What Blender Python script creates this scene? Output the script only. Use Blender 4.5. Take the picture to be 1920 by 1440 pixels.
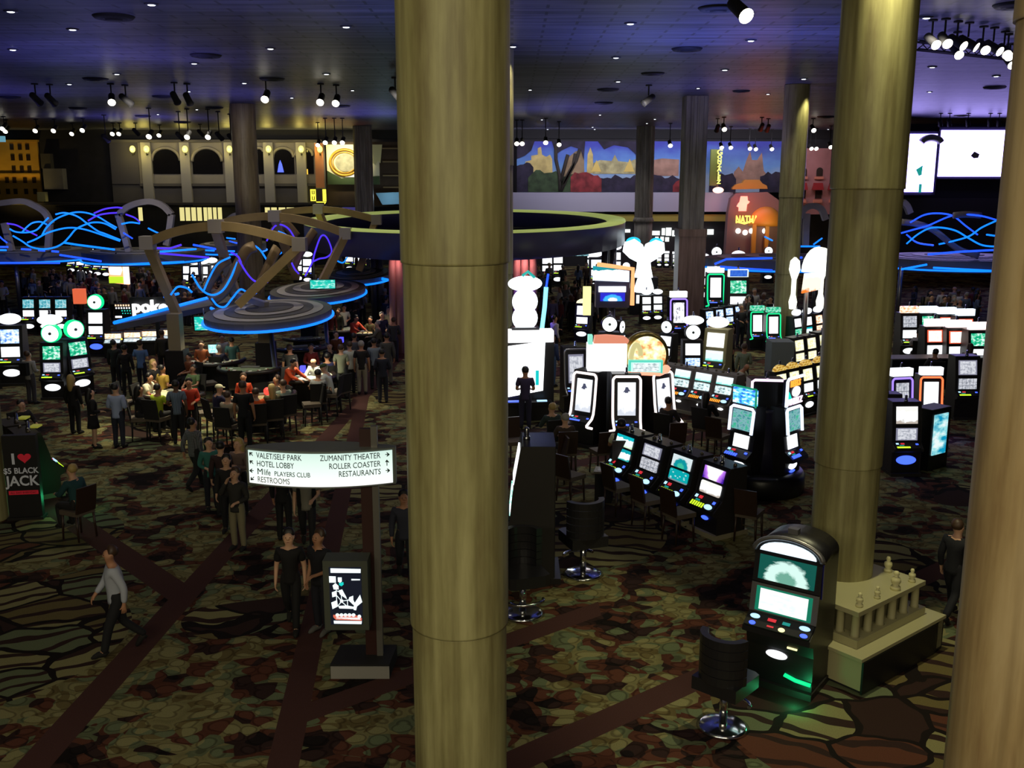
import bpy, bmesh, math, random
from math import sin, cos, tan, pi, radians, sqrt, atan2
from mathutils import Vector, Matrix, Euler
random.seed(11)
S = bpy.context.scene
COL = S.collection
for o in list(bpy.data.objects):
    bpy.data.objects.remove(o)

# ------------------------------------------------------------------ camera
F, TH, H = 1860.0, radians(11.7), 7.2          # focal length in px of the 1920 frame, pitch, eye height
CT, ST = cos(TH), sin(TH)
CEIL, WALLY = 11.1, 85.0
cam_d = bpy.data.cameras.new('camera')
cam = bpy.data.objects.new('camera', cam_d)
COL.objects.link(cam)
cam.location = (0, 0, H)
cam.rotation_euler = (radians(90) - TH, 0, 0)
cam_d.sensor_width = 36.0
cam_d.lens = 36.0 * F / 1920.0
cam_d.clip_start, cam_d.clip_end = 0.1, 400
S.camera = cam

# ------------------------------------------------------------------ exposure, world, large lights
vs = S.view_settings
vs.view_transform = 'Standard'
vs.look = 'None'
vs.exposure = 0.0
vs.gamma = 1.0
vs.use_curve_mapping = False
S.cycles.max_bounces = 5
S.cycles.diffuse_bounces = 3
S.cycles.glossy_bounces = 3
S.cycles.transmission_bounces = 3
S.cycles.sample_clamp_indirect = 4.0
S.cycles.use_light_tree = True
S.cycles.use_denoising = True
W = bpy.data.worlds.new('hall_air')
S.world = W
W.use_nodes = True
W.node_tree.nodes['Background'].inputs[0].default_value = (0.34, 0.32, 0.40, 1)
W.node_tree.nodes['Background'].inputs[1].default_value = 0.085

def lamp(kind, name, loc, power, col, target=None, **kw):
    d = bpy.data.lights.new(name, kind)
    d.energy = power
    d.color = col
    for k, v in kw.items():
        setattr(d, k, v)
    o = bpy.data.objects.new(name, d)
    o.location = loc
    if target is not None:
        o.rotation_euler = (Vector(target) - Vector(loc)).to_track_quat('-Z', 'Y').to_euler()
    COL.objects.link(o)
    return o

WARM = (1.0, 0.80, 0.42)
# unseen area fills added behind the viewer to light the near columns evenly
lamp('AREA', 'column_fill_light', (-3.0, -4.5, 9.6), 960, (1.0, 0.90, 0.60), (0, 10, 3.0), shape='RECTANGLE', size=17, size_y=1.5)
lamp('AREA', 'column_fill_light', (4.5, -2.5, 9.6), 110, (1.0, 0.80, 0.55), (4.5, 7, 5.0), size=1.6)
# unseen blue and red washes, added in mid-air to tint the ceiling
for (x, y, p, c) in ((5.5, 29, 2000, (0.15, 0.20, 1.0)), (-13, 33, 1100, (0.24, 0.20, 1.0)), (-24, 46, 800, (0.22, 0.2, 1.0)),
                     (8, 44, 800, (0.3, 0.25, 1.0)), (27, 45, 1500, (0.5, 0.36, 1.0)), (-3, 24, 620, (0.2, 0.25, 0.9)),
                     (-9, 20, 620, (0.22, 0.2, 0.9)), (-9, 62, 1500, (0.25, 0.22, 1.0)), (-24, 66, 1300, (0.25, 0.22, 1.0)), (3, 58, 1200, (0.25, 0.24, 1.0)), (-14, 48, 900, (0.25, 0.22, 1.0)), (14, 30, 900, (0.40, 0.34, 1.0))):
    lamp('SPOT', 'ceiling_wash_fill', (x, y, 5.9), p, c, (x, y + 0.01, CEIL), spot_size=radians(135), spot_blend=1.0, shadow_soft_size=0.2)
lamp('SPOT', 'ceiling_wash_fill', (17.0, 68, 6.0), 900, (1.0, 0.12, 0.06), (16.5, 67, CEIL), spot_size=radians(75), spot_blend=0.8, shadow_soft_size=0.2)
lamp('SPOT', 'ceiling_wash_fill', (-14, 76, 6.6), 420, (1.0, 0.18, 0.08), (-13.5, 74, CEIL), spot_size=radians(90), spot_blend=1.0, shadow_soft_size=0.2)

# ------------------------------------------------------------------ pixel helpers (rays through the photograph, for measuring)
def ray(px, py):
    u, v = (px - 960) / F, (py - 720) / F
    return Vector((u, CT - v * ST, -ST - v * CT))
def atz(px, py, z):
    d = ray(px, py)
    return Vector((0, 0, H)) + d * ((z - H) / d.z)
def aty(px, py, y):
    d = ray(px, py)
    return Vector((0, 0, H)) + d * (y / d.y)

# ------------------------------------------------------------------ colours and materials
def lin(c):
    c /= 255.0
    return c / 12.92 if c <= 0.04045 else ((c + 0.055) / 1.055) ** 2.4
def rgb(r, g, b):
    return (lin(r), lin(g), lin(b), 1.0)
_M = {}
def mat(name, col=(0.5, 0.5, 0.5, 1), rough=0.6, metal=0.0, emit=None, es=0.0, noise=None, sample=True):
    if name in _M:
        return _M[name]
    m = bpy.data.materials.new(name)
    m.use_nodes = True
    nt = m.node_tree
    b = nt.nodes['Principled BSDF']
    b.inputs['Base Color'].default_value = col
    b.inputs['Roughness'].default_value = rough
    b.inputs['Metallic'].default_value = metal
    if emit is not None:
        b.inputs['Emission Color'].default_value = emit
        b.inputs['Emission Strength'].default_value = es
        if not sample:
            m.cycles.emission_sampling = 'NONE'
    if noise:
        sc, amt = noise
        t = nt.nodes.new('ShaderNodeTexCoord')
        n = nt.nodes.new('ShaderNodeTexNoise')
        n.inputs['Scale'].default_value = sc
        n.inputs['Detail'].default_value = 3
        r = nt.nodes.new('ShaderNodeValToRGB')
        r.color_ramp.elements[0].position = 0.3
        r.color_ramp.elements[1].position = 0.7
        r.color_ramp.elements[0].color = tuple(c * (1 - amt) for c in col[:3]) + (1,)
        r.color_ramp.elements[1].color = tuple(min(1, c * (1 + amt)) for c in col[:3]) + (1,)
        nt.links.new(t.outputs['Object'], n.inputs['Vector'])
        nt.links.new(n.outputs['Fac'], r.inputs[0])
        nt.links.new(r.outputs[0], b.inputs['Base Color'])
    _M[name] = m
    return m
def glow(name, r, g, b, s=2.0, sample=True):
    c = rgb(r, g, b)
    return mat('glow_' + name, (0.02, 0.02, 0.02, 1), 0.4, 0, c, s, sample=sample)

class NB:                                       # small node-graph builder
    def __init__(s, name, rough=0.6):
        s.m = bpy.data.materials.new(name)
        s.m.use_nodes = True
        s.nt = s.m.node_tree
        s.b = s.nt.nodes['Principled BSDF']
        s.b.inputs['Roughness'].default_value = rough
        s.tc = s.nt.nodes.new('ShaderNodeTexCoord')
    def n(s, typ, ins=None, **props):
        nd = s.nt.nodes.new('ShaderNode' + typ)
        for k, v in props.items():
            setattr(nd, k, v)
        for k, v in (ins or {}).items():
            s.put(nd.inputs[k], v)
        return nd
    def put(s, sock, v):
        if isinstance(v, bpy.types.NodeSocket):
            s.nt.links.new(v, sock)
        else:
            sock.default_value = v
    def mth(s, op, a, b=0.0, c=0.0):
        return s.n('Math', {0: a, 1: b, 2: c}, operation=op).outputs[0]
    def mix(s, f, a, b, blend='MIX'):
        nd = s.nt.nodes.new('ShaderNodeMix')
        nd.data_type = 'RGBA'
        nd.blend_type = blend
        s.put(nd.inputs[0], f); s.put(nd.inputs[6], a); s.put(nd.inputs[7], b)
        return nd.outputs[2]
    def ramp(s, f, stops, interp='LINEAR'):
        nd = s.nt.nodes.new('ShaderNodeValToRGB')
        cr = nd.color_ramp
        cr.interpolation = interp
        while len(cr.elements) < len(stops):
            cr.elements.new(0.5)
        for e, (p, c) in zip(cr.elements, stops):
            e.position = p
            e.color = c
        s.put(nd.inputs[0], f)
        return nd.outputs[0]
    def mapping(s, vec, scale=(1, 1, 1), loc=(0, 0, 0), rot=(0, 0, 0)):
        return s.n('Mapping', {'Vector': vec, 'Scale': scale, 'Location': loc, 'Rotation': rot}).outputs[0]
    def base(s, c):
        s.put(s.b.inputs['Base Color'], c)
        return s.m

def screen(name, kind, c1, c2, c3, st=1.6):
    """a lit display: picture built from textures on the panel's own generated coordinates"""
    key = 'screen_' + name
    if key in _M:
        return _M[key]
    g = NB(key, 0.25)
    g.b.inputs['Base Color'].default_value = (0.01, 0.01, 0.012, 1)
    v = g.tc.outputs['Generated']
    c1, c2, c3 = rgb(*c1), rgb(*c2), rgb(*c3)
    sep = g.n('SeparateXYZ', {0: v})
    if kind == 'noise':
        n = g.n('TexNoise', {'Vector': g.mapping(v, (3, 1, 4)), 'Scale': 1.6, 'Detail': 4})
        col = g.ramp(n.outputs['Fac'], [(0.36, c1), (0.5, c2), (0.64, c3)])
    elif kind == 'reels':
        bx = g.mth('FRACT', g.mth('MULTIPLY', sep.outputs[0], 5.0))
        bz = g.mth('FRACT', g.mth('MULTIPLY', sep.outputs[2], 3.0))
        ln = g.mth('MAXIMUM', g.mth('LESS_THAN', bx, 0.1), g.mth('LESS_THAN', bz, 0.07))
        n = g.n('TexNoise', {'Vector': g.mapping(v, (9, 1, 9)), 'Scale': 1.0, 'Detail': 2})
        col = g.mix(ln, g.ramp(n.outputs['Fac'], [(0.45, c1), (0.62, c3)]), c2)
    elif kind == 'sky':                         # a pale field with a coloured upper corner and a dark foot
        n = g.n('TexNoise', {'Vector': g.mapping(v, (4, 1, 3)), 'Scale': 1.0, 'Detail': 2})
        h = g.mth('ADD', sep.outputs[2], g.mth('MULTIPLY', n.outputs['Fac'], 0.5))
        col = g.ramp(h, [(0.38, c3), (0.5, c1), (0.98, c1), (1.08, c2)])
    elif kind == 'dots':
        vo = g.n('TexVoronoi', {'Vector': g.mapping(v, (5, 1, 4)), 'Scale': 1.0})
        col = g.mix(g.mth('LESS_THAN', vo.outputs['Distance'], 0.26), c1, c2)
        col = g.mix(g.mth('LESS_THAN', sep.outputs[2], 0.14), col, c3)
    elif kind == 'arch':                        # bright arch on a coloured ground
        dx = g.mth('MULTIPLY', g.mth('SUBTRACT', sep.outputs[0], 0.5), 2.1)
        dz = g.mth('MULTIPLY', g.mth('SUBTRACT', sep.outputs[2], 0.15), 1.25)
        r = g.mth('SQRT', g.mth('ADD', g.mth('MULTIPLY', dx, dx), g.mth('MULTIPLY', dz, dz)))
        n = g.n('TexNoise', {'Vector': g.mapping(v, (8, 1, 8)), 'Scale': 1.0, 'Detail': 3})
        r = g.mth('ADD', r, g.mth('MULTIPLY', g.mth('SUBTRACT', n.outputs['Fac'], 0.5), 0.35))
        col = g.ramp(r, [(0.30, c3), (0.42, c2), (0.72, c2), (0.86, c1)])
    elif kind == 'frame':                       # bright middle, coloured border
        dx = g.mth('ABSOLUTE', g.mth('SUBTRACT', sep.outputs[0], 0.5))
        dz = g.mth('ABSOLUTE', g.mth('SUBTRACT', sep.outputs[2], 0.5))
        r = g.mth('MAXIMUM', dx, dz)
        n = g.n('TexNoise', {'Vector': g.mapping(v, (7, 1, 7)), 'Scale': 1.0, 'Detail': 2})
        mid = g.ramp(n.outputs['Fac'], [(0.42, c1), (0.66, c3)])
        col = g.mix(g.mth('GREATER_THAN', r, 0.43), mid, c2)
    elif kind == 'vee':                         # bright wedge widening upward on a dark ground
        dx = g.mth('ABSOLUTE', g.mth('SUBTRACT', sep.outputs[0], 0.5))
        w = g.mth('ADD', g.mth('MULTIPLY', sep.outputs[2], 0.22), 0.2)
        n = g.n('TexNoise', {'Vector': g.mapping(v, (6, 1, 6)), 'Scale': 1.0, 'Detail': 3})
        k = g.mth('SUBTRACT', g.mth('ADD', dx, g.mth('MULTIPLY', n.outputs['Fac'], 0.12)), w)
        col = g.ramp(g.mth('ADD', k, 0.5), [(0.5, c1), (0.58, c2), (0.8, c3)])
    else:
        col = c1
    g.put(g.b.inputs['Emission Color'], col)
    g.b.inputs['Emission Strength'].default_value = st
    _M[key] = g.m
    return g.m

# ------------------------------------------------------------------ mesh builder
class MB:
    def __init__(s):
        s.v, s.f, s.mi, s.sm = [], [], [], []
    def add(s, vs, fs, m=0, smooth=False, X=None):
        o = len(s.v)
        s.v += [tuple(X @ Vector(p)) if X else tuple(p) for p in vs]
        s.f += [tuple(i + o for i in f) for f in fs]
        s.mi += [m] * len(fs)
        s.sm += [smooth] * len(fs)
        return s
    def box(s, c, d, m=0, X=None):
        x, y, z = c
        a, b, e = d[0] / 2, d[1] / 2, d[2] / 2
        vs = [(x + i * a, y + j * b, z + k * e) for k in (-1, 1) for j in (-1, 1) for i in (-1, 1)]
        return s.add(vs, [(0, 2, 3, 1), (4, 5, 7, 6), (0, 1, 5, 4), (2, 6, 7, 3), (0, 4, 6, 2), (1, 3, 7, 5)], m, False, X)
    def slab(s, pts, vec, m=0, X=None, smooth=False):      # planar polygon swept along a vector
        n = len(pts)
        v = Vector(vec)
        vs = [tuple(p) for p in pts] + [tuple(Vector(p) + v) for p in pts]
        fs = [tuple(range(n))[::-1], tuple(range(n, 2 * n))]
        s.add(vs, fs, m, False, X)
        return s.add(vs, [(i, (i + 1) % n, (i + 1) % n + n, i + n) for i in range(n)], m, smooth, X)
    def tube(s, pts, r, n=8, m=0, X=None, closed=False, rs=None, flat=1.0):
        pts = [Vector(p) for p in pts]
        k = len(pts)
        vs, up = [], None
        for i, p in enumerate(pts):
            a = pts[(i - 1) % k] if (i > 0 or closed) else p
            b = pts[(i + 1) % k] if (i < k - 1 or closed) else p
            t = (b - a).normalized()
            if up is None:
                up = Vector((0, 0, 1)) if abs(t.z) < 0.9 else Vector((1, 0, 0))
            sd = t.cross(up).normalized()
            up = sd.cross(t).normalized()
            rr = rs[i] if rs else r
            for j in range(n):
                an = 2 * pi * (j + 0.5) / n
                vs.append(p + sd * cos(an) * rr * flat + up * sin(an) * rr)
        fs = []
        for i in range(k if closed else k - 1):
            i2 = (i + 1) % k
            fs += [(i * n + j, i * n + (j + 1) % n, i2 * n + (j + 1) % n, i2 * n + j) for j in range(n)]
        s.add(vs, fs, m, n > 5, X)
        if not closed:
            s.add(vs[:n], [tuple(range(n))], m, False, X)
            s.add(vs[-n:], [tuple(range(n))[::-1]], m, False, X)
        return s
    def lathe(s, prof, n=24, m=0, X=None, c=(0, 0, 0), sx=1.0, sy=1.0, a0=0.0, a1=2 * pi, smooth=True):
        full = abs(a1 - a0 - 2 * pi) < 1e-6
        k = n if full else n + 1
        vs = []
        for r, z in prof:
            for j in range(k):
                a = a0 + (a1 - a0) * j / n
                vs.append((c[0] + r * cos(a) * sx, c[1] + r * sin(a) * sy, c[2] + z))
        fs = []
        for i in range(len(prof) - 1):
            for j in range(n):
                j2 = (j + 1) % k
                fs.append((i * k + j, i * k + j2, (i + 1) * k + j2, (i + 1) * k + j))
        s.add(vs, fs, m, smooth, X)
        for i, rev in ((0, True), (len(prof) - 1, False)):
            if prof[i][0] > 1e-4:
                r = tuple(range(k))
                s.add(vs[i * k:(i + 1) * k], [r[::-1] if rev else r], m, False, X)
        return s
    def ball(s, c, r, m=0, n=10, X=None, sz=1.0, sy=1.0):
        prof = [(max(1e-5, r * sin(pi * i / (n - 2))), -r * sz * cos(pi * i / (n - 2))) for i in range(n - 1)]
        return s.lathe(prof, n, m, X, c, 1.0, sy)
    def mesh(s, name):
        me = bpy.data.meshes.new(name)
        me.from_pydata(s.v, [], s.f)
        me.polygons.foreach_set('material_index', s.mi)
        me.polygons.foreach_set('use_smooth', s.sm)
        bm = bmesh.new()
        bm.from_mesh(me)
        bmesh.ops.remove_doubles(bm, verts=bm.verts, dist=1e-5)
        bmesh.ops.recalc_face_normals(bm, faces=bm.faces)
        bm.to_mesh(me)
        bm.free()
        return me

def new_obj(name, me, mats, parent=None):
    o = bpy.data.objects.new(name, me)
    COL.objects.link(o)
    if not isinstance(mats, (list, tuple)):
        mats = [mats]
    while len(me.materials) < len(mats):
        me.materials.append(None)
    for i, m in enumerate(mats):
        if me.materials[i] is None:
            me.materials[i] = m
        if me.materials[i] != m:
            o.material_slots[i].link = 'OBJECT'
            o.material_slots[i].material = m
    if parent:
        o.parent = parent
    return o
def tag(o, label=None, cat=None, group=None, kind=None):
    for k, v in (('label', label), ('category', cat), ('group', group), ('kind', kind)):
        if v:
            o[k] = v
    return o
def empty(name, loc=(0, 0, 0), yaw=0.0, scale=1.0):
    o = bpy.data.objects.new(name, None)
    o.empty_display_size = 0.3
    o.location = loc
    o.rotation_euler = (0, 0, radians(yaw))
    o.scale = (scale,) * 3
    COL.objects.link(o)
    return o
def struct(name, mb, m, label=None, cat=None):
    return tag(new_obj(name, mb.mesh(name), m), label, cat, None, 'structure')

class Kit:
    """a kind of thing: its parts as meshes, set out once and placed as often as the photo shows it"""
    def __init__(s):
        s.parts = []
    def add(s, name, mb, mats, parent=None, label=None):
        me = mb.mesh(name) if isinstance(mb, MB) else mb
        s.parts.append((name, me, mats if isinstance(mats, (list, tuple)) else [mats], parent, label))
        return len(s.parts) - 1
    def put(s, name, label, cat, loc=(0, 0, 0), yaw=0.0, scale=1.0, group=None, over=None, skip=()):
        root = empty(name, loc, yaw, scale)
        tag(root, label, cat, group)
        made = []
        for nm, me, mats, par, lb in s.parts:
            if nm in skip:
                made.append(None)
                continue
            mm = mats
            if over and nm in over:
                mm = over[nm] if isinstance(over[nm], (list, tuple)) else [over[nm]]
            o = new_obj(nm, me, mm, root if par is None or made[par] is None else made[par])
            if lb:
                o['label'] = lb
            made.append(o)
        return root

def text_mesh(txt, size, depth=0.004, align='LEFT', sx=1.0, bold=0.0):
    cu = bpy.data.curves.new('lettering', 'FONT')
    cu.body = txt
    cu.size = size
    cu.extrude = depth
    cu.offset = bold
    cu.align_x = align
    cu.resolution_u = 3
    o = bpy.data.objects.new('lettering', cu)
    COL.objects.link(o)
    bpy.context.view_layer.update()
    me = bpy.data.meshes.new_from_object(o.evaluated_get(bpy.context.evaluated_depsgraph_get()))
    bpy.data.objects.remove(o)
    bpy.data.curves.remove(cu)
    me.transform(Matrix.Rotation(radians(90), 4, 'X') @ Matrix.Diagonal((sx, 1, 1, 1)))
    me.materials.clear()
    return me
ORD = ['first', 'second', 'third', 'fourth', 'fifth', 'sixth', 'seventh', 'eighth', 'ninth', 'tenth', 'eleventh', 'twelfth']

BLACK = mat('black_lacquer', (0.006, 0.006, 0.008, 1), 0.35)
MATTE = mat('matte_black', (0.010, 0.009, 0.009, 1), 0.8)
CHROME = mat('chrome', (0.75, 0.76, 0.78, 1), 0.15, 1.0)
STEEL = mat('brushed_steel', (0.30, 0.29, 0.30, 1), 0.38, 0.8)
WHITE_E = glow('white', 245, 250, 255, 1.7)
NEONB = mat('neon_blue', (0.01, 0.02, 0.05, 1), 0.3, 0, (0.01, 0.06, 1.0, 1), 2.2)
NEONC = mat('neon_sky_blue', (0.01, 0.02, 0.05, 1), 0.3, 0, (0.004, 0.16, 1.0, 1), 2.0)
NEONV = mat('neon_violet', (0.02, 0.01, 0.05, 1), 0.3, 0, (0.07, 0.03, 0.85, 1), 1.3)
# ================================================================== the room
def carpet():
    g = NB('patterned_carpet', 0.95)
    P = g.tc.outputs['Object']
    warp = g.n('TexNoise', {'Vector': P, 'Scale': 1.1, 'Detail': 2})
    PW = g.n('VectorMath', {0: P, 1: g.n('VectorMath', {0: warp.outputs['Color'], 'Scale': 0.5}, operation='SCALE').outputs[0]}, operation='ADD').outputs[0]
    cream, tan_, sage = rgb(136, 130, 88), rgb(108, 96, 60), rgb(104, 112, 82)
    rust, brown, black = rgb(92, 56, 42), rgb(54, 38, 34), rgb(30, 24, 22)
    # overlapping cloud-like lobes
    vo = g.n('TexVoronoi', {'Vector': g.mapping(PW, (3.1, 4.2, 1)), 'Scale': 1.0, 'Randomness': 0.72})
    big = g.n('TexNoise', {'Vector': P, 'Scale': 0.75, 'Detail': 2})
    sepc = g.n('SeparateColor', {0: vo.outputs['Color']})
    pick = g.mth('ADD', g.mth('MULTIPLY', sepc.outputs[0], 0.34), g.mth('SUBTRACT', g.mth('MULTIPLY', big.outputs['Fac'], 1.35), 0.18))
    lobes = g.ramp(pick, [(0.0, cream), (0.42, tan_), (0.50, cream), (0.61, sage), (0.69, rust), (0.78, brown), (0.90, black)], 'CONSTANT')
    rim = g.ramp(vo.outputs['Distance'], [(0.0, (1, 1, 1, 1)), (0.40, (1, 1, 1, 1)), (0.455, (0.52, 0.49, 0.48, 1)), (0.50, (0.52, 0.49, 0.48, 1)), (0.54, (0.86, 0.84, 0.82, 1)), (0.8, (0.7, 0.68, 0.66, 1))])
    lobes = g.mix(1.0, lobes, rim, 'MULTIPLY')
    # large leaf-and-scroll areas
    ring = g.n('TexWave', {'Vector': PW, 'Scale': 0.75, 'Distortion': 6.0, 'Detail': 1.5, 'Detail Scale': 0.8}, wave_type='RINGS', rings_direction='Z')
    vo2 = g.n('TexVoronoi', {'Vector': g.mapping(PW, (0.75, 1.0, 1)), 'Scale': 1.0}, feature='DISTANCE_TO_EDGE')
    vo3 = g.n('TexVoronoi', {'Vector': g.mapping(PW, (0.75, 1.0, 1)), 'Scale': 1.0})
    sp3 = g.n('SeparateColor', {0: vo3.outputs['Color']})
    fillc = g.ramp(sp3.outputs[0], [(0.0, tan_), (0.35, cream), (0.62, sage), (0.75, rust), (0.88, brown)], 'CONSTANT')
    scroll = g.mix(g.mth('LESS_THAN', ring.outputs['Fac'], 0.22), fillc, brown)
    scroll = g.mix(g.mth('LESS_THAN', vo2.outputs['Distance'], 0.035), scroll, black)
    mk = g.n('TexNoise', {'Vector': g.mapping(P, (1, 1, 1), (3.1, 7.4, 0)), 'Scale': 0.16, 'Detail': 1})
    sx = g.n('SeparateXYZ', {0: P})
    x, y = sx.outputs[0], sx.outputs[1]
    def near(cx, cy, r):
        dx, dy = g.mth('SUBTRACT', x, cx), g.mth('SUBTRACT', y, cy)
        return g.mth('LESS_THAN', g.mth('ADD', g.mth('MULTIPLY', dx, dx), g.mth('MULTIPLY', dy, dy)), r * r)
    area = g.mth('GREATER_THAN', mk.outputs['Fac'], 0.60)
    for c in ((5.4, 12.6, 2.6), (-8.6, 14.6, 2.4), (1.2, 19.6, 2.0), (-9.6, 19.4, 1.5)):
        area = g.mth('MAXIMUM', area, near(*c))
    col = g.mix(area, lobes, scroll)
    # straight and diagonal bands
    def band(a, b, c, period, w):               # |frac((a x + b y + c)/period)| < w
        t = g.mth('ADD', g.mth('ADD', g.mth('MULTIPLY', x, a), g.mth('MULTIPLY', y, b)), c)
        f = g.mth('ABSOLUTE', g.mth('SUBTRACT', g.mth('FRACT', g.mth('ADD', g.mth('DIVIDE', t, period), 0.5)), 0.5))
        return g.mth('LESS_THAN', f, w / period)
    b1 = band(1.0, -0.045, 6.5, 60.0, 0.23)
    b2 = band(1.0, 0.10, 1.75, 60.0, 0.20)
    a = radians(38)
    b3 = g.mth('MULTIPLY', band(-sin(a), cos(a), -(-sin(a) * 1.2 + cos(a) * 12.2), 9.5, 0.23), g.mth('GREATER_THAN', x, -1.0))
    b5 = g.mth('MULTIPLY', band(-sin(a), cos(a), -(-sin(a) * -2.9 + cos(a) * 12.4), 60.0, 0.22), g.mth('MULTIPLY', g.mth('GREATER_THAN', x, -3.1), g.mth('LESS_THAN', x, 1.5)))
    b3 = g.mth('MAXIMUM', b3, b5)
    b = radians(-47)
    b4 = g.mth('MULTIPLY', band(-sin(b), cos(b), -(-sin(b) * -5.83 + cos(b) * 16.4), 9.5, 0.27), g.mth('LESS_THAN', x, -5.6))
    bands = g.mth('MAXIMUM', g.mth('MAXIMUM', b1, b2), g.mth('MAXIMUM', b3, b4))
    col = g.mix(bands, col, rgb(76, 50, 46))
    fuzz = g.n('TexNoise', {'Vector': P, 'Scale': 60.0, 'Detail': 1})
    col = g.mix(0.25, col, g.ramp(fuzz.outputs['Fac'], [(0.3, (0.3, 0.3, 0.3, 1)), (0.7, (1, 1, 1, 1))]), 'MULTIPLY')
    g.b.inputs['Specular IOR Level'].default_value = 0.1
    return g.base(col)

def planks():
    g = NB('painted_ceiling_boards', 0.42)
    P = g.tc.outputs['Object']
    n = g.n('TexNoise', {'Vector': g.mapping(P, (0.25, 2.6, 1)), 'Scale': 1.2, 'Detail': 4})
    br = g.n('TexBrick', {'Vector': g.mapping(P, (0.30, 0.5, 1)), 'Scale': 1.0, 'Mortar Size': 0.012, 'Mortar': (0.25, 0.25, 0.25, 1),
                          'Color1': (1, 1, 1, 1), 'Color2': (0.86, 0.86, 0.9, 1), 'Row Height': 0.25})
    col = g.ramp(n.outputs['Fac'], [(0.30, rgb(58, 60, 74)), (0.70, rgb(112, 112, 128))])
    col = g.mix(0.8, col, br.outputs['Color'], 'MULTIPLY')
    bump = g.n('Bump', {'Height': n.outputs['Fac'], 'Strength': 0.10, 'Distance': 0.05})
    g.put(g.b.inputs['Normal'], bump.outputs[0])
    g.b.inputs['Specular IOR Level'].default_value = 0.13
    return g.base(col)

def scagliola(name, c1, c2, c3, rough=0.5):
    g = NB(name, rough)
    P = g.tc.outputs['Object']
    n = g.n('TexNoise', {'Vector': g.mapping(P, (2.2, 2.2, 0.33)), 'Scale': 1.4, 'Detail': 5, 'Roughness': 0.6})
    s = g.n('TexNoise', {'Vector': g.mapping(P, (7, 7, 0.25)), 'Scale': 1.6, 'Detail': 3})
    col = g.ramp(n.outputs['Fac'], [(0.30, rgb(*c3)), (0.48, rgb(*c1)), (0.66, rgb(*c2))])
    col = g.mix(0.55, col, g.ramp(s.outputs['Fac'], [(0.34, (0.50, 0.46, 0.40, 1)), (0.58, (1, 1, 1, 1))]), 'MULTIPLY')
    return g.base(col)

struct('floor', MB().box((0, 40, -0.1), (150, 108, 0.2)), carpet())
struct('ceiling', MB().box((0, 40, CEIL + 0.1), (150, 108, 0.2)), planks())
PLASTER_D = mat('dark_plaster', rgb(48, 46, 50), 0.85, noise=(0.8, 0.25))
struct('wall_back', MB().box((0, WALLY + 0.3, CEIL / 2), (150, 0.6, CEIL)), PLASTER_D)
struct('wall_left', MB().box((-66, 40, CEIL / 2), (0.6, 108, CEIL)), PLASTER_D)
struct('wall_right', MB().box((66, 40, CEIL / 2), (0.6, 108, CEIL)), PLASTER_D)
struct('trim_1', MB().box((0, WALLY - 1.1, CEIL - 0.35), (131, 0.4, 0.7)), mat('dark_valance', rgb(26, 25, 28), 0.9))

# ------------------------------------------------------------------ columns
STONE = scagliola('olive_scagliola', (152, 146, 100), (176, 170, 122), (120, 108, 72))
STONE2 = scagliola('tan_scagliola', (172, 148, 106), (188, 166, 126), (140, 112, 78))
GREY_ST = scagliola('grey_fluted_stone', (128, 124, 122), (148, 144, 142), (104, 98, 94))
BRICKY = scagliola('rosy_stone', (138, 112, 104), (150, 124, 116), (116, 92, 84))
def column(label, x, y, r, seams, m, lower=None, steps=0.020):
    root = empty('column', (x, y, 0))
    tag(root, label, 'column', None, 'thing')
    zs = [0.0] + seams + [CEIL - 0.004]
    for i in range(len(zs) - 1):
        rr = r - steps * (len(zs) - 2 - i)
        z0, z1 = zs[i], zs[i + 1]
        b = MB().lathe([(rr, z0), (rr, z0 + 0.02), (rr, z1 - 0.02), (rr, z1)], 64)
        new_obj('shaft_drum', b.mesh('shaft_drum'), lower if (lower and i == 0) else m, root)
    return root
def fluted(label, x, y, r, capz, m, m2, square=False):
    root = empty('column', (x, y, 0))
    tag(root, label, 'column', None, 'thing')
    b = MB()
    n = 16
    pts = []
    for i in range(n * 6):
        a = 2 * pi * i / (n * 6)
        f = 1.0 - 0.07 * max(0, sin(n * a)) ** 0.5
        if square:
            f = min(1 / max(abs(cos(a)), abs(sin(a))), 1.32) * (1.0 - 0.06 * max(0, sin(12 * a)) ** 0.5)
        pts.append((r * f * cos(a), r * f * sin(a), capz + 0.35))
    b.slab(pts, (0, 0, CEIL - capz - 0.354))
    new_obj('fluted_shaft', b.mesh('fluted_shaft'), m, root)
    w = r * (1.08 if square else 1.0)
    if square:
        c = MB().box((0, 0, capz + 0.175), (2.5 * r, 2.5 * r, 0.35))
        l = MB().box((0, 0, capz / 2), (2.2 * w, 2.2 * w, capz))
    else:
        c = MB().lathe([(r * 1.12, capz), (r * 1.16, capz + 0.1), (r * 1.02, capz + 0.35)], 32)
        l = MB().lathe([(w, 0), (w, capz)], 32)
    new_obj('moulded_band', c.mesh('moulded_band'), m2, root)
    new_obj('lower_shaft', l.mesh('lower_shaft'), m2, root)
    return root
cc = Vector((0, 9.56, 0))
p = aty(856.5, 720, 9.56)
column('large olive stone column nearest the viewer, in the middle of the picture', p.x, 9.56, 0.525, [2.73, 6.42], STONE)
p = aty(1600, 720, 14.8)
column('large olive stone column right of centre with a white colonnade box at its foot', p.x, 14.8, 0.525, [2.9, 7.05], STONE)
p = aty(1845, 720, 7.0)
column('tan stone column filling the right edge of the picture', p.x + 0.44, 7.0, 0.44, [8.25], STONE2)
p = atz(-26, 972, 0)
column('olive stone column cut off by the left edge beside the blackjack poster', p.x, p.y, 0.52, [1.55, 5.0], STONE)
p = aty(933, 600, 32)
column('olive stone column almost hidden behind the large middle column', p.x, 32, 0.52, [4.2, 7.6], STONE)
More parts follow.
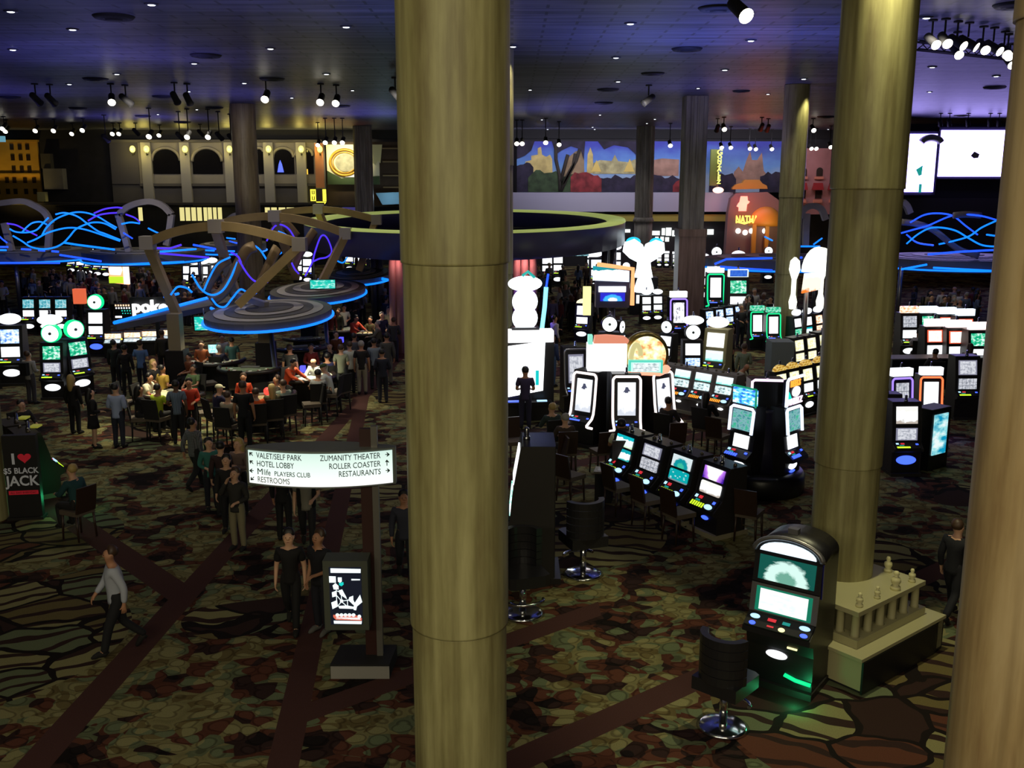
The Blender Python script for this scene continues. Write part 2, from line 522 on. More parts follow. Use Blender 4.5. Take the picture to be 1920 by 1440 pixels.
p = aty(1482, 400, 43.8)
column('slim olive stone column under a bright downlight, left of the right-hand column', p.x, 43.8, 0.53, [3.1, 6.4], STONE, None)
p = aty(1296, 400, 50)
fluted('square fluted grey column with a rosy lower half in front of the park mural', p.x, 50, 0.56, 4.4, GREY_ST, BRICKY, True)
p = aty(1208, 350, 78)
fluted('pale fluted column standing furthest off before the park mural', p.x, 78, 0.70, 3.9, GREY_ST, GREY_ST)
p = aty(460, 300, 55)
q = column('tan brick-faced column between the arched windows of the grey facade', p.x, 55, 0.66, [3.6, 5.6, 7.6, 9.3], scagliola('brick_tan', (150, 132, 100), (164, 146, 114), (120, 104, 80)), None, 0.0)
p = aty(681, 300, 78)
fluted('pale fluted column in front of the round-emblem banner', p.x, 78, 0.72, 4.0, GREY_ST, GREY_ST)

# ------------------------------------------------------------------ ceiling fittings
DL = glow('downlight', 235, 242, 255, 6.0)
RIMM = mat('downlight_rim', rgb(70, 70, 84), 0.4)
kd = Kit()
kd.add('trim_ring', MB().lathe([(0.10, -0.03), (0.15, -0.03), (0.17, 0.0), (0.10, 0.0)], 20), RIMM)
kd.add('lens', MB().lathe([(0.0, -0.045), (0.06, -0.04), (0.10, -0.025)], 16), DL)
dls = [(284, 7), (136, 54), (24, 92), (364, 118), (507, 90), (649, 49), (219, 138), (130, 157), (458, 155), (612, 138), (661, 169),
       (547, 183), (452, 195), (369, 205), (354, 171), (296, 214), (1182, 43), (1155, 107), (1408, 75), (1359, 130), (1309, 165), (1440, 176),
       (994, 168), (1159, 152), (962, 86), (1507, 147), (1737, 32), (1748, 125), (1743, 172), (1868, 142), (1228, 223),
       (1213, 231), (1125, 215), (1016, 224), (1024, 246), (1111, 238), (1107, 247), (682, 247), (738, 262), (1553, 242), (20, 20)]
FARK = "one of the small white downlights flush in the dark blue boarded ceiling"
for i, (px, py) in enumerate(dls):
    q = atz(px, py, CEIL)
    q.y = min(q.y, WALLY - 2.5)
    kd.put('ceiling_downlight', FARK, 'downlight', (q.x, q.y, CEIL - 0.002), 0, 1.0 if q.y < 45 else 0.8, 'downlights in the boarded ceiling')
    if q.y < 80:
        lamp('SPOT', 'downlight_beam', (q.x, q.y, CEIL - 0.06), 190 if q.y < 30 else (280 if q.y < 45 else 260), (1.0, 0.93, 0.78), (q.x, q.y + 0.001, 0), spot_size=radians(105), spot_blend=0.7, shadow_soft_size=0.05)
for x, y in ((-9, 5), (-3.5, 4), (2.5, 5), (8, 5), (-12, 12), (-6, 10.5), (1.5, 11), (9, 11.5)):   # the grid goes on overhead, above the frame
    lamp('SPOT', 'downlight_beam', (x, y, CEIL - 0.06), 90, (1.0, 0.93, 0.78), (x, y + 0.001, 0), spot_size=radians(105), spot_blend=0.7, shadow_soft_size=0.05)
# the strong downlights beside columns
for (px, py, Y, dx, dz, pw) in ((1652, 0, 14.8, -0.25, 0, 1500), (1496, 150, 43.8, 0.3, 0, 420), (960, 90, 32, 0.3, 0, 260)):
    q = aty(px, 300, Y)
    lamp('SPOT', 'column_downlight', (q.x + dx, Y - 0.72, CEIL - 0.08), pw, (1.0, 0.95, 0.55), (q.x + dx * 0.9, Y - 0.5, 5), spot_size=radians(60), spot_blend=0.6, shadow_soft_size=0.06)
q = aty(1652, 300, 14.8)
kd.put('ceiling_downlight', 'round downlight close above the right-hand olive column, brightest on its top', 'downlight', (q.x - 0.25, 14.08, CEIL - 0.002))

kv = Kit()
kv.add('louvre_disc', MB().lathe([(0.0, -0.10), (0.20, -0.10), (0.22, -0.06), (0.30, -0.09), (0.34, -0.05), (0.44, -0.07), (0.50, -0.01), (0.50, 0.0)], 28), mat('vent_grey', rgb(20, 20, 24), 0.7))
for (px, py, s) in ((213, 30, 1), (386, 103, 1), (179, 147, 1), (19, 181, 1), (510, 147, 1), (1288, 91, 0.95), (1224, 137, 0.9), (1140, 167, 1), (1390, 170, 0.8), (640, 198, 1),
                    (305, 180, 1), (1865, 163, 0.95), (1804, 216, 1), (402, 201, 1), (268, 217, 1), (1347, 14, 0.95), (1905, 8, 1), (1132, 192, 1), (146, 202, 1), (342, 228, 1.2), (1550, 218, 1.2)):
    q = atz(px, py, CEIL)
    kv.put('ceiling_vent', 'one of the flat round dark air vents in the blue boarded ceiling', 'vent', (q.x, q.y, CEIL - 0.001), 0, s, 'round air vents in the ceiling')

ks = Kit()                                      # can spotlight on a yoke; local -Y is where it shines
ks.add('stem', MB().tube([(0, 0, 0), (0, 0, -0.45)], 0.03, 8), MATTE)
ks.add('mounting_plate', MB().lathe([(0.14, -0.05), (0.14, 0)], 16), MATTE)
Xc = Matrix.Translation((0, 0, -0.62)) @ Matrix.Rotation(radians(-58), 4, 'X')
ks.add('can_body', MB().lathe([(0.08, 0.34), (0.13, 0.28), (0.14, -0.25), (0.16, -0.32)], 18, 0, Xc @ Matrix.Rotation(0, 4, 'X')), MATTE)
ks.add('lens', MB().lathe([(0.0, -0.345), (0.12, -0.335), (0.155, -0.322)], 16, 0, Xc), glow('spot_lens', 255, 248, 225, 7.0))
OFF = mat('dark_lens', (0.02, 0.02, 0.025, 1), 0.2)
def can(label, px, py, yaw, on, s=1.0, group=None, Y=None):
    if Y is None:
        q = atz(px, py, CEIL - 0.55 * s)
    else:
        q = aty(px, py, Y)
    base_z = CEIL if Y is None else q.z + 0.55 * s
    return ks.put('stage_spotlight', label, 'spotlight', (q.x, q.y, base_z), yaw, s, group, None if on else {'lens': OFF})
for (px, py, yw, on, lb) in ((67, 182, 170, 0, 'dark can spotlight hanging furthest left under the ceiling'), (95, 183, 170, 0, 'dark can spotlight second from the left under the ceiling'),
                             (209, 182, 20, 1, 'can spotlight left of a close pair, its lens glinting'), (236, 184, 150, 0, 'can spotlight right of a close pair tilted away'),
                             (328, 180, 180, 0, 'dark can spotlight of the pair left of the brick-faced column, left one'), (352, 182, 180, 0, 'dark can spotlight of the pair left of the brick-faced column, right one'),
                             (499, 176, 0, 1, 'single lit spotlight right of the brick-faced column'), (602, 182, 0, 1, 'lit spotlight, left of a pair above the grey facade'), (631, 184, 0, 1, 'lit spotlight, right of a pair above the grey facade'),
                             (1216, 184, -60, 0, 'dark angled spotlight in the blue-lit part of the ceiling'), (1345, 238, 180, 0, 'dark spotlight hanging right of the square fluted column'),
                             (1357, 236, 0, 1, 'lit spotlight hanging right of the square fluted column'), (1428, 236, 180, 0, 'left of two dark spotlights in the red ceiling glow'), (1440, 238, 180, 0, 'right of two dark spotlights in the red ceiling glow'),
                             (1524, 238, 0, 1, 'lit spotlight between the slim column and the right-hand column'), (1386, 10, 20, 1, 'large spotlight at the top edge with one lit lens'), (741, 172, 150, 0, 'dark spotlight half behind the middle column')):
    can(lb, px, py, yw, on, 1.0)
# beams added to brighten columns, facades and canopies beyond; most start at a can
for px, py, tx, ty, TY, pw in ((236, 184, 250, 330, 83, 1500), (345, 182, 460, 300, 55, 1100), (741, 172, 681, 310, 78, 1800), (1216, 184, 1208, 330, 78, 2000), (1386, 30, 1296, 330, 50, 1300), (95, 183, 90, 420, 55, 2200), (209, 184, 285, 420, 53, 2000), (600, 120, 470, 470, 36, 700), (1500, 60, 1780, 440, 52, 700)):
    q = atz(px, py, CEIL - 0.75)
    lamp('SPOT', 'far_fill_beam', (q.x, q.y + 0.5, q.z - 0.1), pw, (1.0, 0.95, 0.88), aty(tx, ty, TY), spot_size=radians(26), spot_blend=0.9, shadow_soft_size=0.12)
# row of spotlights along the valance, in front of the facades
vl = [(8, 237, 1), (13, 242, 1), (69, 241, 1), (103, 241, 1), (137, 247, 1), (157, 240, 1), (213, 247, 1), (225, 247, 1), (198, 259, 0), (255, 247, 0), (282, 251, 1), (300, 250, 1),
      (337, 255, 0), (353, 252, 1), (376, 249, 0), (392, 252, 1), (411, 255, 0), (433, 258, 0), (597, 268, 1), (611, 263, 1), (628, 263, 1), (643, 263, 1),
      (969, 265, 1), (979, 265, 1), (1023, 263, 1), (1048, 267, 1), (1256, 269, 1), (1352, 273, 1), (1369, 273, 1), (1405, 275, 1), (1416, 276, 1), (1446, 276, 1), (1520, 275, 1), (1529, 275, 1), (1556, 272, 1)]
kl = Kit()                                      # the same spotlight on a long drop stem
for nm, me, mm, p_, l_ in ks.parts:
    m2 = me.copy()
    if nm == 'stem':
        m2 = MB().tube([(0, 0, 0), (0, 0, -1.25)], 0.03, 8).mesh('stem')
    elif nm != 'mounting_plate':
        m2.transform(Matrix.Translation((0, 0, -0.8)))
    kl.parts.append((nm, m2, mm, p_, l_))
for i, (px, py, on) in enumerate(vl):
    k_, dz = (kl, 1.42) if py >= 251 else (ks, 0.62)
    q = atz(px, py, CEIL - dz)
    q = q if q.y < WALLY - 2.2 else aty(px, py, WALLY - 2.2)
    k_.put('stage_spotlight', 'one of the small spotlights in the row along the dark valance of the far wall', 'spotlight', (q.x, q.y, CEIL), 0 if on else 160, 1.0,
           'spotlights along the far valance', None if on else {'lens': OFF})
# lighting truss at the upper right
a, b = atz(1722, 78, CEIL - 0.035), atz(1915, 100, CEIL - 0.035)
tr = MB()
for dz in (0, -0.22):
    for dy in (-0.11, 0.11):
        tr.tube([(a.x, a.y + dy, a.z + dz), (b.x, b.y + dy, b.z + dz)], 0.03, 6)
for i in range(13):
    t0, t1 = i / 13, (i + 1) / 13
    p0, p1 = a.lerp(b, t0), a.lerp(b, t1)
    tr.tube([(p0.x, p0.y - 0.11, p0.z), (p1.x, p1.y - 0.11, p1.z - 0.22)], 0.015, 5)
    tr.tube([(p0.x, p0.y + 0.11, p0.z - 0.22), (p1.x, p1.y + 0.11, p1.z)], 0.015, 5)
tag(new_obj('lighting_truss', tr.mesh('lighting_truss'), MATTE), 'black lattice lighting truss under the ceiling at the upper right', 'truss')
for i, (px, py, yw) in enumerate(((1746, 84, 10), (1770, 82, 0), (1793, 86, 30), (1792, 103, 0), (1814, 88, 50), (1841, 94, 0), (1861, 96, 30), (1881, 102, 0), (1888, 106, -10), (1891, 122, 0))):
    q = atz(px, py, CEIL - 0.62)
    ks.put('stage_spotlight', '%s spotlight from the left on the lighting truss at upper right' % ORD[i], 'spotlight', (q.x, q.y, CEIL - 0.02), yw, 0.8, 'spotlights on the truss')
# ================================================================== the far wall
YF = 83.6
def wx(px, Y=YF):
    return aty(px, 340, Y).x
def wz(py, Y=YF):
    return aty(960, py, Y).z
def rect(mb, x0, y0, x1, y1, Y, d, m=0):        # box whose front face covers the given picture rectangle at depth Y
    X0, X1, Z0, Z1 = wx(x0, Y), wx(x1, Y), wz(y1, Y), wz(y0, Y)
    return mb.box(((X0 + X1) / 2, Y + d / 2, (Z0 + Z1) / 2), (X1 - X0, d, Z1 - Z0), m)
def poly(mb, pts, Y, d, m=0):
    return mb.slab([(wx(px, Y), Y, wz(py, Y)) for px, py in pts], (0, d, 0), m)
def at_base(name, label, cat, px, py, Y, group=None):
    root = empty(name, (wx(px, Y), Y, wz(py, Y)))
    return tag(root, label, cat, group)
def part(name, mb, m, root, par=None, label=None):
    me = mb.mesh(name)
    me.transform(Matrix.Translation(-root.location))
    o = new_obj(name, me, m, par or root)
    if label:
        o['label'] = label
    return o

# yellow apartment-house facade, far left
r = at_base('building_facade', 'ochre yellow apartment house facade with dark windows at the far left', 'facade', 30, 380, YF)
OCHRE = mat('ochre_render', rgb(186, 142, 48), 0.85, noise=(0.6, 0.2))
part('front', rect(MB(), -60, 262, 76, 380, YF, 0.6), OCHRE, r)
WIN = mat('dark_window', rgb(44, 32, 26), 0.4)
for px in (28, 43, 57):
    for py in (270, 290, 312):
        part('window', rect(MB(), px - 3.5, py, px + 3.5, py + 11, YF - 0.05, 0.1), WIN, r)
for px in (-5, 13, 27, 47, 64):
    for py in (333, 354):
        part('window', rect(MB(), px - 3.5, py, px + 3.5, py + 10, YF - 0.05, 0.1), WIN, r)
b = MB()
rect(b, -60, 325, 76, 329, YF - 0.15, 0.2)
rect(b, -60, 262, 77, 266, YF - 0.25, 0.3)
part('cornice', b, OCHRE, r)
part('corner_block', rect(MB(), 67, 360, 82, 378, YF - 0.5, 0.5), mat('pale_yellow', rgb(206, 196, 130), 0.8), r)
lamp('SPOT', 'facade_uplight', (wx(40), YF - 3.2, 2.8), 800, (1.0, 0.72, 0.2), (wx(36), YF, 8), spot_size=radians(95), spot_blend=1.0, shadow_soft_size=0.2)
tag(new_obj('blue_lit_sign', rect(MB(), -8, 255, 15, 266, YF - 1.2, 0.3).mesh('blue_lit_sign'), glow('pale_blue', 110, 170, 190, 0.8)), 'small pale blue lit strip above the ochre facade at the left edge', 'sign')

# dark tower block
r = at_base('building_facade', 'very dark tower facade between the ochre house and the grey arched facade', 'facade', 145, 380, YF)
part('front', rect(MB(), 77, 258, 212, 380, YF + 0.2, 0.5), mat('tower_dark', rgb(27, 25, 31), 0.9, noise=(1.5, 0.3)), r)
part('grey_annex', rect(MB(), 82, 316, 118, 355, YF - 0.6, 0.8), mat('annex_grey', rgb(92, 90, 92), 0.85, noise=(0.8, 0.2)), r)
part('upper_annex', rect(MB(), 80, 288, 98, 316, YF - 0.4, 0.6), mat('annex_dark', rgb(62, 58, 52), 0.85, noise=(0.8, 0.2)), r)

# grey stone facade with round-arched windows
r = at_base('building_facade', 'grey stone facade with round-arched windows and yellow wall lamps', 'facade', 405, 385, YF)
GS = mat('grey_ashlar', rgb(128, 122, 116), 0.85, noise=(0.5, 0.15))
GD = mat('grey_ashlar_lower', rgb(78, 74, 74), 0.85, noise=(0.5, 0.15))
part('upper_wall', rect(MB(), 210, 266, 606, 345, YF, 0.5), GS, r)
part('lower_wall', rect(MB(), 210, 345, 606, 388, YF, 0.5), GD, r)
part('corner_panel', rect(MB(), 211, 266, 262, 345, YF - 0.1, 0.1), mat('corner_grey', rgb(74, 70, 76), 0.7), r)
b = MB()
rect(b, 262, 344, 606, 349, YF - 0.2, 0.3); rect(b, 210, 262, 606, 267, YF - 0.3, 0.5)
part('string_course', b, GD, r)
ARCHW = mat('arch_glass', rgb(14, 13, 16), 0.12)
for x0, x1 in ((288, 341), (363, 419), (481, 497), (514, 553), (556, 589)):
    cx, hw = (x0 + x1) / 2, (x1 - x0) / 2
    cy = 277 + hw * 0.92
    pts = [(x0, 326), (x1, 326)] + [(cx + hw * cos(a), cy - hw * 0.92 * sin(a)) for a in [pi * i / 14 for i in range(15)]]
    w = part('window', poly(MB(), pts, YF - 0.06, 0.08), ARCHW, r)
    fr = MB()
    o = [(cx + hw * cos(a), cy - hw * 0.92 * sin(a)) for a in [pi * i / 14 for i in range(15)]]
    fr.tube([(wx(px), YF - 0.1, wz(py)) for px, py in o], 0.13, 6)
    part('arch_moulding', fr, GS, r, w)
for px in (277, 349, 432, 505, 566, 601):
    part('pilaster', rect(MB(), px - 9, 267, px + 9, 386, YF - 0.35, 0.35), mat('pilaster_grey', rgb(142, 138, 134), 0.8), r)
ksc = Kit()                                     # wall lamp
ksc.add('globe', MB().ball((0, -0.30, 0.05), 0.22, 0, 12, None, 1.25), glow('sconce', 255, 236, 110, 2.6))
ksc.add('bracket', MB().tube([(0, 0, -0.35), (0, -0.30, -0.42), (0, -0.30, -0.2)], 0.05, 8), MATTE)
for i, px in enumerate((251, 277, 349, 432, 505, 566, 601)):
    q = aty(px, 281, YF - 0.4)
    ksc.put('wall_sconce', '%s yellow glowing wall lamp from the left on the grey arched facade' % ORD[i], 'lamp', q, 0, 1.0, 'wall lamps on the grey facade')
    lamp('POINT', 'sconce_light', (q.x, q.y - 0.60, q.z), 70, (1.0, 0.80, 0.18), shadow_soft_size=0.2)
BAL = MB()
rect(BAL, -60, 380, 606, 384, YF - 1.4, 1.4)
tag(new_obj('trim_2', BAL.mesh('trim_2'), mat('ledge_dark', rgb(52, 48, 46), 0.8)), None, None, None, 'structure')
# tiny lit signs seen in the arched windows
tag(new_obj('window_sign', poly(MB(), [(521, 323), (524, 308), (527, 300), (530, 308), (533, 323)], YF - 0.12, 0.04).mesh('window_sign'), glow('sign_blue', 90, 110, 255, 1.4)), 'small blue neon sign in the fourth arched window', 'sign')
tag(new_obj('window_sign', rect(MB(), 568, 317, 578, 327, YF - 0.12, 0.04).mesh('window_sign'), glow('sign_amber', 240, 190, 70, 1.4)), 'small amber lit sign in the last arched window on the right', 'sign')
# hanging yellow bulb-lettered sign under the facade
r = at_base('hanging_sign', 'yellow lit box sign with two frames of lettering below the grey facade', 'sign', 596, 380, YF - 1.0)
YG = glow('bulb_yellow', 255, 240, 70, 1.6)
for x0, x1 in ((581, 591), (604, 610)):  # glowing slab stands in for the light on the cabinet top
    for y0 in (355, 366):
        b = MB()
        rect(b, x0, y0, x1, y0 + 2.0, YF - 1.2, 0.15); rect(b, x0, y0 + 9, x1, y0 + 11, YF - 1.2, 0.15)
        rect(b, x0, y0, x0 + 2, y0 + 11, YF - 1.2, 0.15); rect(b, x1 - 2, y0, x1, y0 + 11, YF - 1.2, 0.15)
        rect(b, (x0 + x1) / 2 - 0.7, y0 + 2, (x0 + x1) / 2 + 0.7, y0 + 8, YF - 1.2, 0.15)
        part('lettering_frame', b, YG, r)
part('bottom_lettering', poly(MB(), [(591, 378), (610, 378), (606, 384), (598, 385), (594, 383)], YF - 1.2, 0.15), YG, r)
part('face_panel', rect(MB(), 591, 354, 604, 378, YF - 1.15, 0.2), mat('sign_panel', rgb(70, 62, 52), 0.6), r)

# rosy pier and banner with an oval emblem
r = at_base('building_facade', 'brown boarded facade with pale horizontal rails beside the middle column', 'facade', 690, 385, YF)
part('boards', rect(MB(), 606, 266, 960, 388, YF + 0.1, 0.4), mat('brown_boards', rgb(74, 58, 42), 0.85, noise=(0.7, 0.25)), r)
for py in (277, 302, 328, 350, 372):
    part('rail', rect(MB(), 718, py, 960, py + 2.5, YF - 0.1, 0.2), mat('pale_rail', rgb(150, 128, 88), 0.7), r)
part('pier', rect(MB(), 592, 268, 608, 352, YF - 0.45, 0.4), mat('rosy_pier', rgb(176, 116, 84), 0.8), r)
r = at_base('banner', 'bright pictorial banner with a golden oval emblem beside the pale fluted column', 'banner', 665, 345, YF - 0.5)
part('cloth', rect(MB(), 614, 271, 712, 346, YF - 0.5, 0.12), mat('banner_cream', rgb(232, 226, 190), 0.7), r)
part('green_foot', poly(MB(), [(614, 320), (640, 334), (712, 330), (712, 346), (614, 346)], YF - 0.56, 0.05), mat('banner_green', rgb(62, 82, 44), 0.7), r)
b = MB()
b.tube([(wx(650 + 27 * cos(a)), YF - 0.62, wz(305 - 24 * sin(a))) for a in [2 * pi * i / 40 for i in range(40)]], 0.12, 6, closed=True)
b.tube([(wx(650 + 22 * cos(a)), YF - 0.62, wz(305 - 19 * sin(a))) for a in [2 * pi * i / 40 for i in range(40)]], 0.05, 6, closed=True)
part('gold_ring', b, mat('gold', rgb(196, 150, 50), 0.4, 0.4), r)
part('grey_scene', poly(MB(), [(650 + 20 * cos(2 * pi * i / 24), 305 - 17 * sin(2 * pi * i / 24)) for i in range(24)], YF - 0.58, 0.04), mat('emblem_grey', rgb(168, 164, 140), 0.7, noise=(2.0, 0.3)), r)
part('white_swash', poly(MB(), [(632, 324), (650, 328), (668, 322), (690, 312), (690, 326), (668, 332), (648, 332)], YF - 0.64, 0.03), glow('swash', 255, 252, 235, 1.0), r)
part('pennant', poly(MB(), [(697, 271), (718, 271), (714, 306), (709, 301), (705, 308), (697, 305)], YF - 0.9, 0.1), mat('pennant_cream', rgb(240, 232, 170), 0.7), r)
lamp('SPOT', 'banner_light', (wx(650), YF - 4.5, CEIL - 1.0), 1500, (1.0, 0.9, 0.55), (wx(655), YF, wz(300)), spot_size=radians(60), spot_blend=0.8, shadow_soft_size=0.2)
tag(new_obj('blue_awning', poly(MB(), [(704, 362), (760, 360), (760, 382), (716, 384)], YF - 2.0, 2.1).mesh('blue_awning'), mat('pale_blue_cloth', rgb(120, 160, 180), 0.7)), 'pale blue awning left of the middle column below the boarded facade', 'awning')
lamp('POINT', 'awning_light', (wx(736), YF - 3.5, wz(368)), 60, (0.6, 0.85, 1.0), shadow_soft_size=0.2)

# lit shop windows below the left facade
r = at_base('shop_front', 'row of warm lit shop windows below the grey arched facade', 'shop front', 400, 425, YF - 0.6)
part('lintel', rect(MB(), 100, 386, 960, 388.5, YF - 0.7, 0.5), mat('lintel', rgb(40, 36, 34), 0.8), r)
for x0, x1 in ((333, 341), (344, 352), (355, 363), (366, 374), (378, 384), (386, 393), (396, 402), (405, 412), (494, 503), (506, 516), (520, 532), (535, 549), (255, 262), (440, 446)):
    part('lit_pane', rect(MB(), x0, 389, x1, 414 if x0 < 420 else 400, YF - 0.4, 0.1), glow('shop_cream', 240, 228, 150, 0.95), r)
part('blind', rect(MB(), 640, 387, 664, 402, YF - 0.45, 0.1), glow('shop_violet', 90, 80, 170, 0.35), r)

# park mural
def sky_mat():
    g = NB('mural_sky', 0.85)
    sp = g.n('SeparateXYZ', {0: g.tc.outputs['Generated']})
    n = g.n('TexNoise', {'Vector': g.mapping(g.tc.outputs['Generated'], (14, 1, 4)), 'Scale': 1.0, 'Detail': 4})
    h = g.mth('ADD', sp.outputs[2], g.mth('MULTIPLY', g.mth('SUBTRACT', n.outputs['Fac'], 0.5), 0.5))
    return g.base(g.ramp(h, [(0.2, rgb(150, 170, 190)), (0.55, rgb(96, 140, 196)), (0.95, rgb(66, 72, 168))]))
r = at_base('mural', 'long painted park mural with castle, gables and dark trees under a blue sky', 'mural', 1200, 360, YF)
part('sky_panel', rect(MB(), 969, 265, 1496, 361, YF, 0.4), sky_mat(), r)
STN = mat('mural_stone', rgb(186, 166, 104), 0.85, noise=(1.2, 0.3))
STR = mat('mural_rosy_stone', rgb(150, 116, 100), 0.85, noise=(1.2, 0.3))
def flat(nm, pts, m, k=1):
    part(nm, poly(MB(), pts, YF - 0.03 * k, 0.03 * k), m, r)
flat('painted_castle', [(985, 330), (985, 303), (996, 300), (996, 292), (1008, 290), (1008, 278), (1014, 275), (1016, 290), (1024, 294), (1031, 290), (1035, 298), (1036, 330)], STN)
flat('painted_tower', [(1100, 325), (1101, 290), (1106, 276), (1111, 290), (1112, 325)], STN)
flat('painted_gable', [(1108, 322), (1118, 300), (1127, 322)], mat('mural_gable', rgb(206, 178, 96), 0.8), 2)
flat('painted_gable', [(1169, 322), (1180, 298), (1189, 322)], mat('mural_gable', rgb(206, 178, 96), 0.8), 2)
flat('painted_terrace', [(1112, 326), (1112, 306), (1124, 300), (1146, 302), (1152, 290), (1158, 302), (1176, 304), (1192, 298), (1192, 326)], mat('mural_terrace', rgb(160, 152, 110), 0.85, noise=(1.5, 0.4)))
flat('painted_palace', [(1224, 330), (1224, 300), (1240, 297), (1272, 299), (1272, 330)], STR)
flat('painted_church', [(1372, 340), (1376, 322), (1384, 312), (1392, 322), (1398, 300), (1404, 284), (1408, 300), (1418, 300), (1426, 286), (1431, 320), (1440, 330), (1450, 345), (1372, 345)], STR)
flat('painted_slope', [(1052, 345), (1060, 300), (1078, 284), (1094, 280), (1096, 345)], mat('mural_buff', rgb(142, 120, 92), 0.85, noise=(1.0, 0.3)))
G1, G2 = mat('mural_green', rgb(54, 70, 44), 0.9, noise=(1.5, 0.5)), mat('mural_dusk', rgb(42, 36, 54), 0.9, noise=(1.5, 0.5))
R1 = mat('mural_red', rgb(122, 44, 46), 0.9, noise=(1.5, 0.5))
def blob(x0, x1, ybase, ytop, seed):
    rnd = random.Random(seed)
    n = max(5, int((x1 - x0) / 7))
    top = [(x0 + (x1 - x0) * i / n, ytop + rnd.uniform(-4, 4) + (8 if i in (0, n) else 0)) for i in range(n + 1)]
    return [(x1, ybase), (x0, ybase)] + top
flat('painted_trees', blob(969, 1000, 360, 306, 1), G2, 2)
flat('painted_trees', blob(990, 1050, 360, 322, 2), G1, 3)
flat('painted_trees', blob(1036, 1085, 360, 330, 3), G1, 2)
flat('painted_trees', blob(1070, 1128, 360, 326, 4), R1, 3)
flat('painted_trees', blob(1110, 1275, 360, 331, 5), G2, 2)
flat('painted_trees', blob(1262, 1290, 360, 338, 6), R1, 3)
flat('painted_trees', blob(1330, 1380, 360, 328, 7), G2, 2)
flat('painted_trees', blob(1425, 1496, 360, 325, 8), G2, 2)
flat('painted_crown', [(969, 265), (1002, 265), (996, 282), (984, 292), (969, 298)], G2, 4)
flat('painted_crown', [(1034, 265), (1096, 265), (1094, 300), (1088, 280), (1070, 274), (1052, 282), (1042, 290)], G2, 4)
flat('painted_crown', [(1120, 265), (1196, 265), (1192, 290), (1176, 276), (1150, 272), (1132, 280)], G2, 4)
b = MB()
for pts in ([(1050, 358), (1049, 330), (1042, 300), (1041, 270)], [(1052, 358), (1066, 325), (1080, 300), (1086, 280)], [(1051, 340), (1060, 305), (1064, 290)], [(1056, 345), (1074, 312), (1078, 288)]):
    b.tube([(wx(x), YF - 0.14, wz(y)) for x, y in pts], 0.14, 6)
part('painted_trunks', b, mat('mural_trunk', rgb(50, 44, 38), 0.9), r)
lamp('AREA', 'mural_wash', (wx(1210), YF - 4, CEIL - 0.8), 700, (0.86, 0.84, 1.0), (wx(1210), YF, wz(325)), shape='RECTANGLE', size=24, size_y=0.3)
lamp('AREA', 'facade_wash', (wx(420), YF - 4, CEIL - 0.8), 210, (1.0, 0.92, 0.75), (wx(420), YF, wz(330)), shape='RECTANGLE', size=16, size_y=0.3)

# pale fascia, yellow band, dark arcade with bright shop signs
r = at_base('shop_front', 'pale violet fascia and yellow band above the shops below the park mural', 'shop front', 1200, 440, YF - 0.8)
part('fascia', rect(MB(), 955, 361, 1376, 397, YF - 0.8, 0.9), mat('fascia_pale', rgb(168, 164, 182), 0.7), r)
part('yellow_band', rect(MB(), 1120, 402, 1380, 415, YF - 0.6, 0.5), mat('yellow_band', rgb(160, 146, 62), 0.7), r)
part('arcade', rect(MB(), 955, 415, 1500, 500, YF - 0.2, 0.3), mat('arcade_dark', rgb(34, 32, 36), 0.8), r)
SW = glow('shop_white', 235, 245, 240, 1.5)
for x0, x1, y0, y1 in ((1166, 1172, 428, 438), (1174, 1184, 430, 436), (1226, 1240, 433, 441), (1244, 1250, 428, 441), (1252, 1262, 427, 442), (1264, 1272, 432, 443), (1318, 1324, 430, 442), (1330, 1342, 430, 440),
                       (1232, 1238, 444, 452), (1242, 1248, 444, 452), (1251, 1258, 445, 453)):
    part('lit_sign', rect(MB(), x0, y0, x1, y1, YF - 0.5, 0.15), SW, r)
lamp('AREA', 'fascia_wash', (wx(1165), YF - 5, wz(430)), 70, (0.8, 0.8, 1.0), (wx(1165), YF, wz(378)), shape='RECTANGLE', size=16, size_y=0.3)

# rosy brick house front
r = at_base('building_facade', 'rosy brick house front with small arched windows and red awnings', 'facade', 1530, 400, YF)
part('front', rect(MB(), 1492, 278, 1700, 402, YF - 0.2, 0.6), mat('rosy_brick', rgb(160, 112, 112), 0.85, noise=(0.9, 0.15)), r)
for px in (1506, 1536, 1566):
    pts = [(px - 6, 330), (px + 6, 330)] + [(px + 6 * cos(a), 320 - 6 * sin(a)) for a in [pi * i / 8 for i in range(9)]]
    part('window', poly(MB(), pts, YF - 0.26, 0.06), WIN, r)
    part('sill', rect(MB(), px - 8, 331, px + 8, 336, YF - 0.4, 0.2), mat('sill_pink', rgb(196, 126, 104), 0.8), r)
    part('awning', poly(MB(), [(px - 7, 343), (px + 7, 343), (px + 10, 356), (px - 10, 356)], YF - 0.7, 0.5), mat('awning_red', rgb(150, 34, 40), 0.7), r)
    part('window', rect(MB(), px - 6, 357, px + 6, 372, YF - 0.26, 0.06), WIN, r)
    part('sill', rect(MB(), px - 8, 374, px + 8, 380, YF - 0.4, 0.2), mat('sill_pink', rgb(196, 126, 104), 0.8), r)
lamp('SPOT', 'facade_uplight', (wx(1530), YF - 5, CEIL - 1), 260, (1.0, 0.75, 0.75), (wx(1530), YF, wz(330)), spot_size=radians(90), spot_blend=1.0, shadow_soft_size=0.2)

